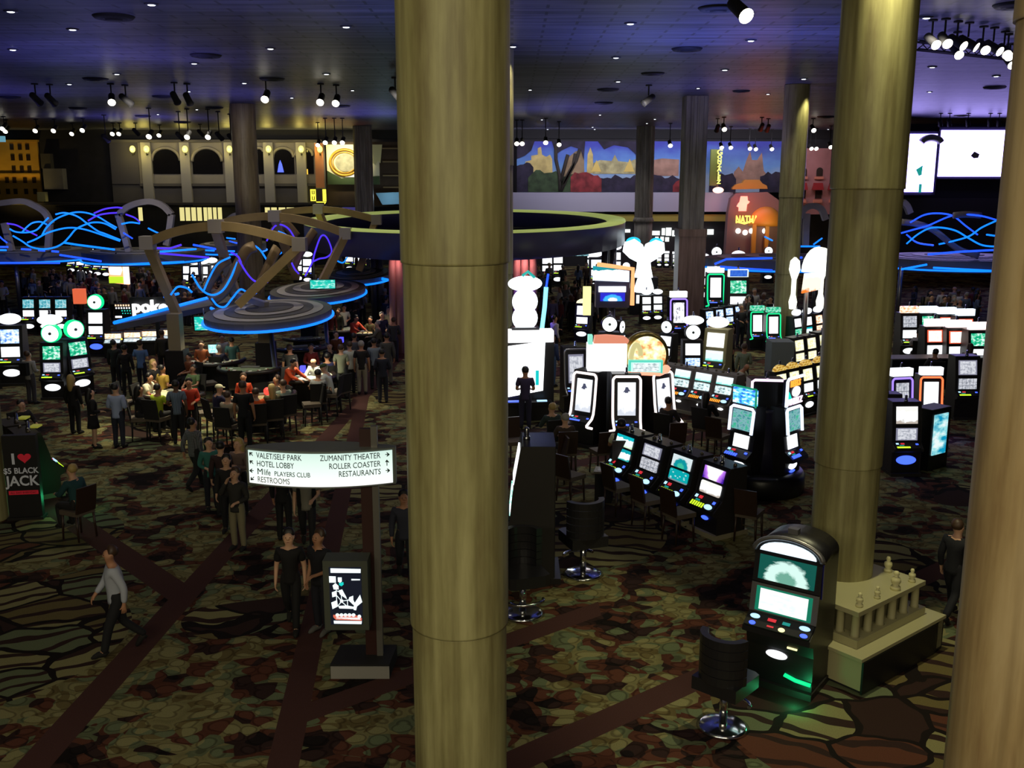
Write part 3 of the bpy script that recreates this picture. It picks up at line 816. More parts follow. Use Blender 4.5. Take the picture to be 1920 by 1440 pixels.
# vertical yellow-lettered sign
r = at_base('blade_sign', 'narrow vertical sign of eight glowing yellow letters beside the square fluted column', 'sign', 1337, 350, YF - 2)
part('panel', rect(MB(), 1331, 280, 1343, 348, YF - 2.2, 0.3), mat('sign_olive', rgb(96, 104, 34), 0.6), r)
part('side_panel', rect(MB(), 1343, 280, 1347, 350, YF - 2.1, 2.05), mat('sign_brown', rgb(70, 58, 50), 0.7), r)
for i, ch in enumerate('GONZALEZ'[:8]):
    me = text_mesh(ch, 0.40 if i else 0.56, 0.05, 'CENTER', 1.15, 0.012)
    me.transform(Matrix.Translation(Vector((wx(1337), YF - 2.3, wz(291 + i * 7.6))) - r.location))
    new_obj('letter', me, glow('letter_yellow', 250, 250, 120, 1.6), r)
part('red_lamp', MB().ball((wx(1337), YF - 2.2, wz(356)), 0.45, 0, 10, None, 0.55), glow('red_lamp', 255, 190, 170, 2.4), r)
lamp('POINT', 'sign_glow', (wx(1337), YF - 3.2, wz(356)), 40, (1.0, 0.3, 0.5), shadow_soft_size=0.2)

# restaurant front with red emblem, amber letters and a gold half-dome
r = at_base('restaurant_front', 'restaurant front with a glowing red emblem, amber letters and a gold half-dome', 'restaurant front', 1410, 440, YF - 2)
b = MB()
poly(b, [(1368, 398), (1372, 372), (1382, 362), (1440, 360), (1462, 375), (1470, 398), (1470, 480), (1366, 480)], YF - 1.6, 0.9)
part('rounded_front', b, mat('front_mauve', rgb(124, 96, 100), 0.8), r)
part('painted_cab', poly(MB(), [(1374, 352), (1380, 346), (1392, 343), (1396, 337), (1424, 337), (1430, 344), (1438, 348), (1440, 354), (1374, 355)], YF - 1.5, 0.5), mat('cab_yellow', rgb(170, 122, 52), 0.6), r)
part('red_emblem', poly(MB(), [(1391, 368), (1403, 368), (1404, 376), (1408, 378), (1405, 382), (1403, 383), (1402, 396), (1388, 396), (1388, 389), (1384, 387), (1387, 381), (1389, 379)], YF - 1.9, 0.2), glow('emblem_red', 255, 130, 110, 3.0), r)
me = text_mesh('NATHA', 0.85, 0.06, 'CENTER', 0.62, 0.02)
me.transform(Matrix.Translation(Vector((wx(1393), YF - 2.0, wz(416))) - r.location))
new_obj('lettering', me, glow('letter_amber', 255, 210, 90, 2.0), r)
part('underline', poly(MB(), [(1383, 414), (1400, 417), (1418, 412), (1417, 415), (1400, 421), (1384, 417)], YF - 2.0, 0.1), glow('letter_amber', 255, 210, 90, 2.0), r)
dm = MB()
c0 = (wx(1430), YF - 1.4, wz(422))
dm.lathe([(1.45 * cos(a), 1.6 * sin(a)) for a in [pi / 2 * i / 8 for i in range(9)]], 24, 0, None, c0, 1.0, 0.7)
part('half_dome', dm, mat('dome_gold', rgb(190, 130, 50), 0.5), r)
part('post', rect(MB(), 1416, 421, 1423, 480, YF - 2.2, 0.4), mat('dome_gold', rgb(190, 130, 50), 0.5), r)
part('post', rect(MB(), 1440, 421, 1447, 480, YF - 2.2, 0.4), mat('dome_gold', rgb(190, 130, 50), 0.5), r)
lamp('POINT', 'emblem_glow', (wx(1395), YF - 3.4, wz(384)), 130, (1.0, 0.2, 0.12), shadow_soft_size=0.2)
lamp('POINT', 'dome_glow', (wx(1432), YF - 4.2, wz(420)), 120, (1.0, 0.7, 0.3), shadow_soft_size=0.2)
for i, (px, py) in enumerate(((1384, 433), (1397, 436), (1409, 433), (1434, 433))):
    q = aty(px, py, YF - 1.8)
    tag(new_obj('bulb_lamp', MB().ball(q, 0.22).mesh('bulb_lamp'), glow('bulb', 255, 245, 225, 2.5)), '%s bare round bulb from the left below the restaurant letters' % ORD[i], 'lamp', 'bulbs below the restaurant front')

# LED screens upper right
YL = 67.0
r = at_base('video_screen', 'huge overexposed white video screen at the upper right', 'screen', 1825, 400, YL)
part('frame', rect(MB(), 1753, 238, 1905, 336, YL + 0.1, 0.6), mat('screen_frame', rgb(40, 36, 60), 0.5), r)
def led(nm, marks):
    g = NB(nm, 0.4)
    n = g.n('TexNoise', {'Vector': g.mapping(g.tc.outputs['Generated'], (5, 1, 4)), 'Scale': 1.2, 'Detail': 3})
    g.b.inputs['Base Color'].default_value = (0.02, 0.02, 0.02, 1)
    g.put(g.b.inputs['Emission Color'], g.ramp(n.outputs['Fac'], [(0.2, (0.34, 0.26, 1.0, 1)), (0.6, (0.46, 0.38, 1, 1))]))
    g.b.inputs['Emission Strength'].default_value = 7.0
    return g.m
LED = led('led_wall', 0)
pn = part('display', rect(MB(), 1758, 244, 1900, 331, YL, 0.12), LED, r)
part('dark_mark', poly(MB(), [(1816, 292), (1822, 284), (1832, 289), (1830, 296), (1822, 297)], YL - 0.03, 0.03), mat('led_mark', rgb(120, 120, 110), 0.5), r, pn)
r = at_base('video_screen', 'tall overexposed poster screen left of the huge white video screen', 'screen', 1722, 400, YL - 1.5)
part('frame', rect(MB(), 1680, 246, 1755, 366, YL - 1.4, 2.3), mat('screen_frame', rgb(40, 36, 60), 0.5), r)
pn = part('display', rect(MB(), 1684, 251, 1751, 360, YL - 1.5, 0.12), LED, r)
part('dark_arch', MB().tube([(wx(1722 + 19 * cos(a), YL), YL - 1.55, wz(272 - 12 * sin(a), YL)) for a in [pi * (0.1 + 0.8 * i / 10) for i in range(11)]], 0.22, 6), mat('led_mark', rgb(120, 120, 110), 0.5), r, pn)
part('teal_mark', poly(MB(), [(1716, 318), (1728, 310), (1727, 328), (1722, 330)], YL - 1.56, 0.04), glow('led_teal', 30, 150, 140, 1.0), r, pn)
part('teal_mark', rect(MB(), 1724, 345, 1729, 361, YL - 1.56, 0.04), glow('led_teal', 30, 150, 140, 1.0), r, pn)
r = at_base('building_facade', 'dark blank parapet below the white video screens', 'facade', 1790, 420, YL + 1)
part('upper_face', rect(MB(), 1560, 232, 2000, 345, YL + 0.9, 0.5), mat('parapet_dark', rgb(30, 27, 40), 0.8), r)
part('lower_face', rect(MB(), 1660, 336, 2000, 372, YL + 0.5, 0.5), mat('parapet_dark', rgb(30, 27, 40), 0.8), r)
part('foot', rect(MB(), 1660, 372, 2000, 470, YL + 0.2, 0.5), mat('parapet_grey', rgb(58, 54, 62), 0.8), r)
# crest tops: strip of small spots above the screens
for i, px in enumerate((1763, 1780, 1815, 1856, 1873)):
    q = atz(px, 228, CEIL - 0.5)
    ks.put('stage_spotlight', '%s small dark spotlight from the left above the white video screens' % ORD[i], 'spotlight', (q.x, q.y, CEIL), 150, 0.9, 'spots above the video screens', {'lens': OFF})
# ================================================================== neon canopies over the gaming pits
BEAM = mat('bronze_beam', rgb(184, 156, 104), 0.45, 0.15, noise=(1.2, 0.15))
BEAM2 = mat('pewter_beam', rgb(158, 150, 146), 0.45, 0.15, noise=(1.2, 0.15))
JOINT = mat('joint_block', rgb(196, 186, 176), 0.5, 0.1)
RIBBON = mat('bronze_ribbon', rgb(150, 124, 86), 0.4, 0.2)
DISC_D = mat('disc_dark', rgb(92, 90, 88), 0.55)
DISC_L = mat('disc_light', rgb(186, 180, 174), 0.5)
POST_T = mat('post_tan', rgb(150, 136, 108), 0.55)
BASE_D = mat('post_base_dark', rgb(22, 18, 24), 0.5)

def beam_pts(mb, pts, w, m=0):
    mb.tube(pts, w * 0.7071, 4, m)
def smooth_pts(pts, n=5):                        # Catmull-Rom through 3D points
    P = [Vector(p) for p in pts]
    P = [P[0] * 2 - P[1]] + P + [P[-1] * 2 - P[-2]]
    out = []
    for i in range(1, len(P) - 2):
        a, b, c, d = P[i - 1], P[i], P[i + 1], P[i + 2]
        for k in range(n):
            t = k / n
            out.append(0.5 * ((2 * b) + (c - a) * t + (2 * a - 5 * b + 4 * c - d) * t * t + (3 * b - a - 3 * c + d) * t ** 3))
    out.append(P[-2])
    return out
def pxl(pts, Y, dy=0.0):
    n = max(1, len(pts) - 1)
    return [aty(x, y, Y + dy * i / n) for i, (x, y) in enumerate(pts)]

def disc_roof(root, cx, cy, z, rx, ry, th=0.30):
    def sub(nm, mb, m, lab=None, par=None):
        me = mb.mesh(nm)
        me.transform(Matrix.Translation(-root.location))
        o = new_obj(nm, me, m, par or root)
        if lab:
            o['label'] = lab
        return o
    b = MB()
    rings = [1.0, 0.86, 0.70, 0.54, 0.38]
    b.lathe([(1.0, -th / rx * 0), (1.0, 0.0)], 4)
    b = MB()
    X = Matrix.Translation((cx, cy, z))
    k = 40
    def ring(f, zz):
        return [(f * rx * cos(2 * pi * i / k), f * ry * sin(2 * pi * i / k), zz) for i in range(k)]
    def band(r0, z0, r1, z1, m):
        A, B = ring(r0, z0), ring(r1, z1)
        b.add(A + B, [(i, (i + 1) % k, (i + 1) % k + k, i + k) for i in range(k)], m, False, X)
    band(0.97, -th, 1.0, -th * 0.7, 0)
    band(1.0, -th * 0.7, 1.0, 0, 0)
    for i in range(4):
        band(rings[i], i * 0.03, rings[i + 1], i * 0.03, i % 2)
        band(rings[i + 1], i * 0.03, rings[i + 1], (i + 1) * 0.03, 0)
    b.add(ring(rings[4], 0.12), [tuple(range(k))], 0, False, X)
    b.add(ring(0.97, -th), [tuple(range(k))[::-1]], 0, False, X)
    d = sub('disc_roof', b, [DISC_D, DISC_L])
    ed = MB().tube([(cx + 1.02 * rx * cos(2 * pi * i / k), cy + 1.02 * ry * sin(2 * pi * i / k), z - th * 0.8) for i in range(k)], 0.045, 6, closed=True)
    sub('neon_edge', ed, NEONC, None, d)
    return sub

# the three canopies in the middle distance ---------------------------------------------------------
def near_canopy(label, Y, disc, rx, ry, arcs, legs, crown, waves, ribbons, posts, z=2.75, bw=0.30):
    c = atz(disc[0], disc[1], z)
    root = empty('neon_canopy', (c.x, c.y, 0))
    tag(root, label, 'canopy')
    sub = disc_roof(root, c.x, c.y, z, rx, ry)
    for a in arcs:
        b = MB()
        beam_pts(b, smooth_pts(pxl(a, Y), 6), bw)
        sub('arch_beam', b, BEAM)
    for l in legs:
        p, q, dy = l
        b = MB()
        beam_pts(b, [aty(p[0], p[1], Y), aty(q[0], q[1], Y + dy)], bw * 0.95)
        sub('leg', b, BEAM)
    for px, py in crown:
        q = aty(px, py, Y)
        sub('joint_block', MB().box(q, (bw * 1.5, bw * 1.4, bw * 1.5)), JOINT)
    for w, m, dy in waves:
        b = MB().tube(smooth_pts(pxl(w, Y - 0.2, dy), 6), 0.034, 6)
        sub('neon_wave', b, m)
    for w, dy in ribbons:
        b = MB().tube(smooth_pts(pxl(w, Y + 0.25, dy), 5), 0.20, 6, flat=0.35)
        sub('bronze_ribbon', b, RIBBON)
    for (px, py0, py1, base, Yp) in posts:
        t0 = aty(px, py0, Yp)
        zt, zb = t0.z, 1.45 if base else 0.0
        if base:
            sub('post', MB().box((t0.x, Yp, (zt + zb) / 2), (0.42, 0.42, zt - zb)), POST_T)
            sub('post_base', MB().box((t0.x, Yp, zb / 2), (0.62, 0.62, zb)), BASE_D)
        else:
            b0 = atz(base_px(px, py1)[0], py1, 0.0) if py1 > 1 else t0
            sub('strut_pole', MB().tube([t0, Vector((b0.x, b0.y, 0.0))], 0.08, 8), STEEL)
    return root, sub
def base_px(px, py):
    return (px, py)

r1, s1 = near_canopy('nearest neon canopy with three bronze arch beams over the blackjack pit', 34.0, (506, 582), 2.05, 3.4,
    [[(277, 455), (318, 438), (360, 428), (405, 423)], [(405, 423), (455, 428), (515, 442), (562, 457)]],
    [((277, 458), (332, 590), 0.5), ((562, 460), (446, 572), -0.5), ((405, 432), (455, 592), 3.5)],
    [(277, 455), (405, 424), (562, 458)],
    [([(360, 515), (377, 542), (397, 553), (417, 545), (433, 520), (445, 490), (457, 470), (472, 460), (487, 468), (500, 487)], NEONC, 1.5),
     ([(382, 545), (393, 520), (408, 495), (432, 482)], NEONC, 0.5),
     ([(397, 560), (408, 573), (422, 575), (435, 560), (450, 543), (462, 547), (475, 552), (488, 540), (498, 513), (510, 487), (528, 473)], NEONC, 2.0),
     ([(448, 488), (465, 515), (480, 528), (502, 529)], NEONV, 1.0), ([(320, 553), (333, 538), (350, 540), (360, 548)], NEONC, 0.5),
     ([(433, 473), (446, 481), (452, 492)], NEONV, 0.3)],
    [([(395, 565), (420, 545), (445, 500), (462, 470), (478, 462)], 0.8), ([(385, 545), (398, 520), (414, 496), (430, 485)], 0.8), ([(480, 548), (497, 515), (512, 480), (520, 465)], 0.8)],
    [(327, 588, 0, True, 33.6), (496, 600, 0, True, 35.2)])
# its long arm with the neon rail
p0, p1 = atz(212, 608, 2.60), atz(405, 556, 2.60)
d = (p1 - p0).normalized()
n = Vector((-d.y, d.x, 0))
b = MB().slab([p0, p1, p1 - n * 1.5, p0 - n * 0.12], (0, 0, -0.2))
s1('arm_roof', b, DISC_D)
b = MB().tube([p0 - n * 0.05 + Vector((0, 0, 0.05)), p1 - n * 0.05 + Vector((0, 0, 0.05))], 0.06, 6)
b.tube([p0 + n * 0.5 + d * 4.5 + Vector((0, 0, 0.35)), p0 + n * 0.5 + d * 5.6 + Vector((0, 0, 0.35))], 0.05, 6)
s1('neon_rail', b, NEONC)
p2, p3 = atz(396, 578, 2.62), atz(440, 601, 2.62)
s1('neon_rail', MB().tube([p2, p3], 0.06, 6), NEONC)
b = MB().tube([(aty(507, 615, 35.4)), atz(524, 760, 0)], 0.09, 8)
s1('strut_pole', b, STEEL)
b = MB()
beam_pts(b, [aty(440, 552, 35), aty(500, 572, 34)], 0.2)
s1('brace', b, BEAM2)
# monitor slung beneath it
mk = Kit()
mk.add('housing', MB().box((0, 0.06, 0), (2.0, 0.12, 0.76)), BLACK)
mk.add('display', MB().box((0, -0.02, 0), (1.9, 0.04, 0.66)), screen('teal_sign', 'noise', (20, 190, 170), (10, 200, 180), (200, 255, 245), 1.1))
mk.add('hanger', MB().tube([(-0.5, 0.06, 0.3), (-0.5, 0.06, 0.75)], 0.03, 6).tube([(0.5, 0.06, 0.3), (0.5, 0.06, 0.75)], 0.03, 6), STEEL)
q = aty(402, 606, 34.2)
mk.put('hanging_monitor', 'turquoise monitor hanging under the nearest neon canopy', 'monitor', q, 8, 0.70)
q = aty(605, 533, 38.5)
mk.put('hanging_monitor', 'turquoise monitor hanging under the second neon canopy', 'monitor', q, 8, 0.5)

r2, s2 = near_canopy('second neon canopy, behind and right of the nearest one', 40.0, (598, 541), 1.85, 3.6,
    [[(408, 422), (440, 412), (475, 407), (515, 405)], [(515, 405), (565, 412), (610, 424), (648, 438)]],
    [((648, 440), (598, 540), -0.5), ((515, 410), (556, 520), 3.0)], [(515, 405), (648, 438)],
    [([(572, 518), (585, 493), (591, 471), (602, 443), (613, 446), (622, 471), (613, 482), (599, 485), (588, 490)], NEONV, 1.0),
     ([(522, 434), (532, 438), (544, 444)], NEONC, 0.5), ([(547, 493), (553, 505), (560, 513)], NEONV, 0.4), ([(500, 452), (512, 428), (524, 421), (540, 428), (552, 446), (562, 470)], NEONV, 1.0)],
    [([(548, 505), (562, 475), (578, 450), (590, 432)], 0.8), ([(505, 448), (520, 428), (536, 422), (556, 444)], 0.6)],
    [(578, 560, 0, True, 41.0)])
s2('neon_rail', MB().tube([atz(558, 544, 2.65), atz(612, 559, 2.65)], 0.06, 6), NEONC)
s2('strut_pole', MB().tube([aty(607, 565, 40.5), atz(618, 690, 0)], 0.09, 8), STEEL)

r3, s3 = near_canopy('third neon canopy, furthest right of three, near the round bar', 47.0, (668, 512), 1.7, 3.6,
    [[(500, 408), (540, 397), (597, 392)], [(597, 392), (640, 396), (680, 405), (706, 412)]],
    [((704, 414), (673, 508), -0.5), ((597, 396), (640, 500), 3.0)], [(597, 392), (706, 412)],
    [([(628, 486), (636, 491), (644, 492), (651, 482), (652, 475)], NEONC, 0.6)],
    [([(630, 490), (640, 470), (648, 455)], 0.6)], [(655, 530, 0, True, 47.5)])
s3('neon_rail', MB().tube([atz(641, 507, 2.65), atz(727, 525, 2.65)], 0.07, 6), NEONC)
s3('strut_pole', MB().tube([aty(672, 530, 47), atz(684, 600, 0)], 0.09, 8), STEEL)

# the long canopies further off: a curved roof, neon rims, hoop arches, neon waves
def far_canopy(label, Y, x0, x1, y0, y1, hoops, waves, rims, poles, ribbons=(), z=2.75):
    a, c = aty(x0, y0, Y), aty(x1, y1, Y)
    mid = (a + c) / 2
    root = empty('neon_canopy', (mid.x, Y, 0))
    tag(root, label, 'canopy')
    hw, dp = (c.x - a.x) / 2, 3.2
    sub = disc_roof(root, mid.x, Y + dp, mid.z, hw, dp, 0.62)
    for h in hoops:
        b = MB()
        beam_pts(b, smooth_pts(pxl(h, Y + 1.5), 6), 0.30)
        sub('hoop_arch', b, BEAM2)
    for w, m in waves:
        sub('neon_wave', MB().tube(smooth_pts(pxl(w, Y - 0.2, 0.8), 5), 0.042, 6), m)
    for w in ribbons:
        sub('silver_ribbon', MB().tube(smooth_pts(pxl(w, Y, 0.8), 5), 0.16, 6, flat=0.35), BEAM2)
    for w, m in rims:
        sub('neon_rail', MB().tube(pxl(w, Y - 0.4), 0.052, 6), m)
    for px, py0, py1 in poles:
        t = aty(px, py0, Y + 1.0)
        sub('strut_pole', MB().tube([t, (t.x, t.y, 0)], 0.11, 8), STEEL)
    return root
far_canopy('far left neon canopy with a grey hoop arch at the left edge', 54.0, -150, 120, 476, 476,
    [[(-70, 400), (-40, 385), (0, 381), (40, 377), (62, 384), (84, 398), (96, 420)], [(8, 418), (14, 440), (22, 470)], [(93, 420), (92, 440), (90, 470)]],
    [([(13, 419), (30, 422), (46, 430), (70, 442)], NEONV), ([(18, 429), (27, 434), (41, 436), (57, 435), (70, 430), (81, 418), (91, 408)], NEONC),
     ([(41, 436), (50, 426), (61, 418), (76, 416), (88, 421)], NEONC), ([(-20, 424), (-8, 436), (4, 448), (13, 455)], NEONB)],
    [([(-60, 493), (112, 493)], NEONB), ([(-40, 463), (15, 463)], NEONB), ([(-40, 469), (12, 469)], NEONC), ([(40, 467), (58, 468)], NEONB), ([(72, 469), (84, 470)], NEONB), ([(97, 471), (110, 472)], NEONB)],
    [(28, 480, 600)])
far_canopy('long neon canopy left of the nearest canopy with crossing blue neon waves', 52.0, 112, 345, 474, 482,
    [[(223, 402), (240, 388), (262, 380), (285, 378), (306, 386), (322, 402)], [(222, 402), (232, 435), (242, 472)], [(322, 402), (318, 430), (312, 460)]],
    [([(24, 442), (41, 452), (58, 463), (81, 467), (102, 464), (118, 456), (130, 444), (142, 430), (160, 421), (176, 417), (196, 419), (217, 430)], NEONC),
     ([(51, 455), (68, 448), (88, 437), (115, 429), (135, 427), (153, 429), (169, 433), (190, 440), (225, 452)], NEONC),
     ([(79, 441), (87, 427), (103, 412), (122, 403), (142, 398), (162, 399), (183, 406), (203, 418), (219, 427)], NEONC),
     ([(104, 402), (119, 399), (135, 402), (149, 408), (162, 418), (183, 433), (196, 438), (226, 450)], NEONC),
     ([(165, 414), (183, 404), (203, 400), (219, 399)], NEONV), ([(176, 400), (196, 392), (217, 389), (229, 390)], NEONV),
     ([(228, 420), (245, 417), (262, 419)], NEONC), ([(236, 402), (252, 408), (262, 416)], NEONV), ([(278, 428), (290, 434), (304, 440)], NEONC), ([(232, 437), (248, 447)], NEONB)],
    [([(112, 478), (190, 490)], NEONB), ([(230, 496), (345, 491)], NEONC), ([(120, 455), (145, 459), (215, 468)], NEONC), ([(283, 465), (318, 466), (340, 459)], NEONV), ([(300, 472), (368, 467)], NEONC), ([(300, 475), (392, 483)], NEONV), ([(362, 459), (405, 467)], NEONB)],
    [(238, 490, 560)])
far_canopy('far neon canopy behind the nearest one, ending beside the round bar', 60.0, 350, 470, 462, 462, [[(420, 420), (440, 404), (470, 400)]],
    [([(430, 452), (440, 455), (446, 456)], NEONB), ([(425, 446), (441, 448)], NEONC)], [([(355, 468), (402, 470)], NEONC), ([(425, 471), (440, 471)], NEONC)], [(372, 465, 560), (462, 465, 560)])
far_canopy('neon canopy with a silver hoop between the slim column and the right-hand column', 51.0, 1345, 1690, 489, 494,
    [[(1500, 408), (1508, 392), (1524, 386), (1540, 392), (1548, 412)], [(1513, 400), (1511, 430), (1510, 462)]],
    [([(1434, 444), (1448, 451)], NEONC), ([(1494, 462), (1537, 462)], NEONC), ([(1526, 458), (1541, 447)], NEONC)],
    [([(1350, 500), (1400, 504), (1448, 507)], NEONB), ([(1340, 495), (1362, 486), (1448, 484)], NEONB), ([(1492, 507), (1506, 507)], NEONC), ([(1494, 483), (1504, 483)], NEONB)], [(1350, 500, 600), (1530, 505, 600)])
far_canopy('neon canopy with crossing blue and silver waves right of the right-hand column', 50.0, 1692, 1990, 488, 492, [[(1692, 378), (1700, 386), (1706, 400)]],
    [([(1707, 417), (1733, 403), (1760, 400), (1787, 405), (1810, 423), (1833, 440)], NEONB), ([(1700, 457), (1720, 440), (1743, 428), (1767, 427), (1793, 433), (1817, 447), (1843, 460), (1880, 463)], NEONC),
     ([(1690, 437), (1715, 430), (1740, 423), (1777, 407), (1802, 402), (1840, 405), (1870, 413)], NEONB), ([(1870, 413), (1840, 427), (1817, 443), (1783, 453), (1760, 458)], NEONC), ([(1700, 440), (1720, 455), (1750, 460)], NEONB), ([(1850, 440), (1880, 444)], NEONC)],
    [([(1690, 505), (1738, 496)], NEONC), ([(1750, 502), (1880, 509)], NEONC), ([(1740, 477), (1800, 472), (1880, 468)], NEONB)], [(1690, 500, 560)],
    [[(1690, 416), (1720, 420), (1750, 431), (1783, 457), (1803, 470), (1835, 480)], [(1787, 404), (1812, 402), (1840, 404)]])

# ================================================================== round bar canopy
bx = aty(877, 408, 52).x
bar = empty('round_bar', (bx, 52, 0))
tag(bar, 'round bar with a broad dark canopy ring edged in pale green behind the middle column', 'bar')
def oval(r, z, n=64):
    return [((8.0 + r) * cos(2 * pi * i / n), (14.0 + r) * sin(2 * pi * i / n), z) for i in range(n)]
def oval_band(mb, pr, m=0, n=64):
    for (r0, z0), (r1, z1) in zip(pr[:-1], pr[1:]):
        mb.add(oval(r0, z0, n) + oval(r1, z1, n), [(i, (i + 1) % n, (i + 1) % n + n, i + n) for i in range(n)], m, True)
b = MB()
oval_band(b, [(0, 4.10), (0, 5.18)]); oval_band(b, [(0, 4.10), (-0.9, 4.10)]); oval_band(b, [(-0.9, 4.10), (-0.9, 5.1)])
new_obj('fascia_ring', b.mesh('fascia_ring'), mat('bar_fascia', rgb(84, 82, 124), 0.35), bar)
b = MB()
oval_band(b, [(0.03, 5.14), (0.0, 5.24)]); oval_band(b, [(0.0, 5.24), (-0.75, 5.22)]); oval_band(b, [(-0.75, 5.22), (-0.9, 5.02)])
new_obj('cream_rim', b.mesh('cream_rim'), mat('rim_green', rgb(176, 190, 116), 0.5, 0, rgb(190, 205, 110), 0.45), bar)
b = MB()
b.add(oval(-0.9, 4.2), [tuple(range(64))])
new_obj('inner_deck', b.mesh('inner_deck'), MATTE, bar)
b = MB()
for i in range(10):
    a = pi * i / 10
    b.box((0, 0, 4.45), (13.6 if i % 2 else 12.5, 0.08, 0.14), 0, Matrix.Rotation(a, 4, 'Z'))
new_obj('inner_trusses', b.mesh('inner_trusses'), mat('truss_grey', rgb(58, 56, 58), 0.6), bar)
PINK = mat('bar_post_rosy', rgb(150, 110, 112), 0.6)
for px in (735, 748, 969, 984, 1000):
    q = aty(px, 480, 41.2)
    new_obj('post', MB().lathe([(0.16, 0), (0.16, 4.1)], 14, 0, None, (q.x - bx, 41.2 - 52, 0)).mesh('post'), PINK, bar)
for px in (1134, 1150, 700, 712):
    q = aty(px, 480, 50)
    new_obj('post', MB().lathe([(0.16, 0), (0.16, 4.1)], 14, 0, None, (q.x - bx, -2, 0)).mesh('post'), STEEL, bar)
b = MB()
oval_band(b, [(-4.6, 0), (-4.6, 1.1)]); oval_band(b, [(-4.5, 1.1), (-5.3, 1.1)]); oval_band(b, [(-5.2, 1.1), (-5.2, 0)]); oval_band(b, [(-4.5, 1.05), (-4.5, 1.1)])
new_obj('counter', b.mesh('counter'), mat('bar_counter', rgb(40, 30, 34), 0.3), bar)
for px in (742, 975, 990):
    q = aty(px, 470, 40.7)
    lamp('POINT', 'bar_post_glow', (q.x, 40.75, 3.9), 14, (1.0, 0.45, 0.4), shadow_soft_size=0.05)
lamp('POINT', 'bar_blue_glow', (aty(980, 560, 40).x, 40.2, 2.2), 90, (0.2, 0.15, 1.0), shadow_soft_size=0.3)
lamp('SPOT', 'bar_end_light', (aty(1215, 440, 47).x, 46, 6.5), 420, (0.45, 0.5, 1.0), (bx + 8, 52, 4.6), spot_size=radians(60), spot_blend=1, shadow_soft_size=0.2)
# red ticker and signs at the far end of the bar
tag(new_obj('ticker_sign', rect(MB(), 1076, 458, 1102, 461.5, 60, 0.1).mesh('ticker_sign'), glow('ticker_red', 255, 60, 40, 1.8)), 'thin red lit ticker strip under the round bar canopy', 'sign')
for i, (x0, x1) in enumerate(((1069, 1078), (1081, 1094), (1095, 1106))):
    tag(new_obj('bar_sign', rect(MB(), x0, 466, x1, 480, 60.5, 0.1).mesh('bar_sign'), screen('bar_sign%d' % i, 'noise', (30, 60, 66), (60, 130, 140), (190, 220, 230), 1.0)),
        ['pale lit sign left of the ring sign beyond the bar', 'dim teal ring sign beyond the bar', 'pale lit sign right of the ring sign beyond the bar'][i], 'sign')
# ================================================================== slot machines
CAB = mat('cabinet_black', (0.012, 0.011, 0.013, 1), 0.38)
CABG = mat('cabinet_grey', rgb(112, 104, 96), 0.6)
CABT = mat('cabinet_tan', rgb(168, 158, 112), 0.6)
CABD = mat('cabinet_side', (0.02, 0.017, 0.016, 1), 0.5)
TRIMC = mat('cabinet_trim', rgb(120, 112, 96), 0.3, 0.8)
PLINTH = mat('plinth_stone', rgb(150, 142, 116), 0.7)
GLX = {'w': glow('white', 245, 250, 255, 1.7), 'b': glow('button_blue', 60, 90, 255, 2.2, False), 'g': glow('button_green', 30, 220, 120, 1.2, False),
       'y': glow('button_lime', 190, 230, 40, 1.5, False), 'r': glow('button_red', 200, 40, 50, 1.2, False), 'p': glow('pale_blue_oval', 170, 215, 255, 1.6), 'o': glow('button_orange', 255, 150, 40, 1.6, False),
       't': glow('button_teal', 20, 150, 140, 0.9, False)}
def fy(front, z):
    for (y0, z0), (y1, z1) in zip(front[:-1], front[1:]):
        if min(z0, z1) <= z <= max(z0, z1) and abs(z1 - z0) > 1e-6:
            return y0 + (y1 - y0) * (z - z0) / (z1 - z0)
    return front[-1][0]
def shape(kind, x0, x1, z0, z1):
    cx, cz, a, c = (x0 + x1) / 2, (z0 + z1) / 2, (x1 - x0) / 2, (z1 - z0) / 2
    if kind == 'oval':
        return [(cx + a * cos(2 * pi * i / 24), cz + c * sin(2 * pi * i / 24)) for i in range(24)]
    if kind == 'arch':
        zz = max(z0, z1 - a * 0.9)
        return [(x0, z0), (x1, z0)] + [(cx + a * cos(pi * i / 12), zz + (z1 - zz) * sin(pi * i / 12)) for i in range(13)]
    if kind == 'lens':                           # shallow dome
        return [(x0, z0), (x1, z0)] + [(cx + a * cos(pi * i / 12), z0 + (z1 - z0) * sin(pi * i / 12)) for i in range(1, 12)]
    if kind == 'round':
        r = min(a, c) * 0.3
        pts = []
        for ox, oz, a0 in ((x1 - r, z1 - r, 0), (x0 + r, z1 - r, 90), (x0 + r, z0 + r, 180), (x1 - r, z0 + r, 270)):
            pts += [(ox + r * cos(radians(a0 + t)), oz + r * sin(radians(a0 + t))) for t in (0, 30, 60, 90)]
        return pts
    return [(x0, z0), (x1, z0), (x1, z1), (x0, z1)]
def panel(mb, front, kind, x0, x1, z0, z1, th=0.03, m=0):
    pts = [(x, fy(front, z) - 0.001, z) for x, z in shape(kind, x0, x1, z0, z1)]
    y0, y1 = fy(front, z0), fy(front, z1)
    nrm = Vector((0, -(z1 - z0), (y1 - y0))).normalized()
    return mb.slab(pts, nrm * th, m)
def cabinet(front, back_y, w, m=0):
    prof = front + [(back_y, front[-1][1]), (back_y, front[0][1])]
    return MB().slab([(-w / 2, y, z) for y, z in prof], (w, 0, 0), m)

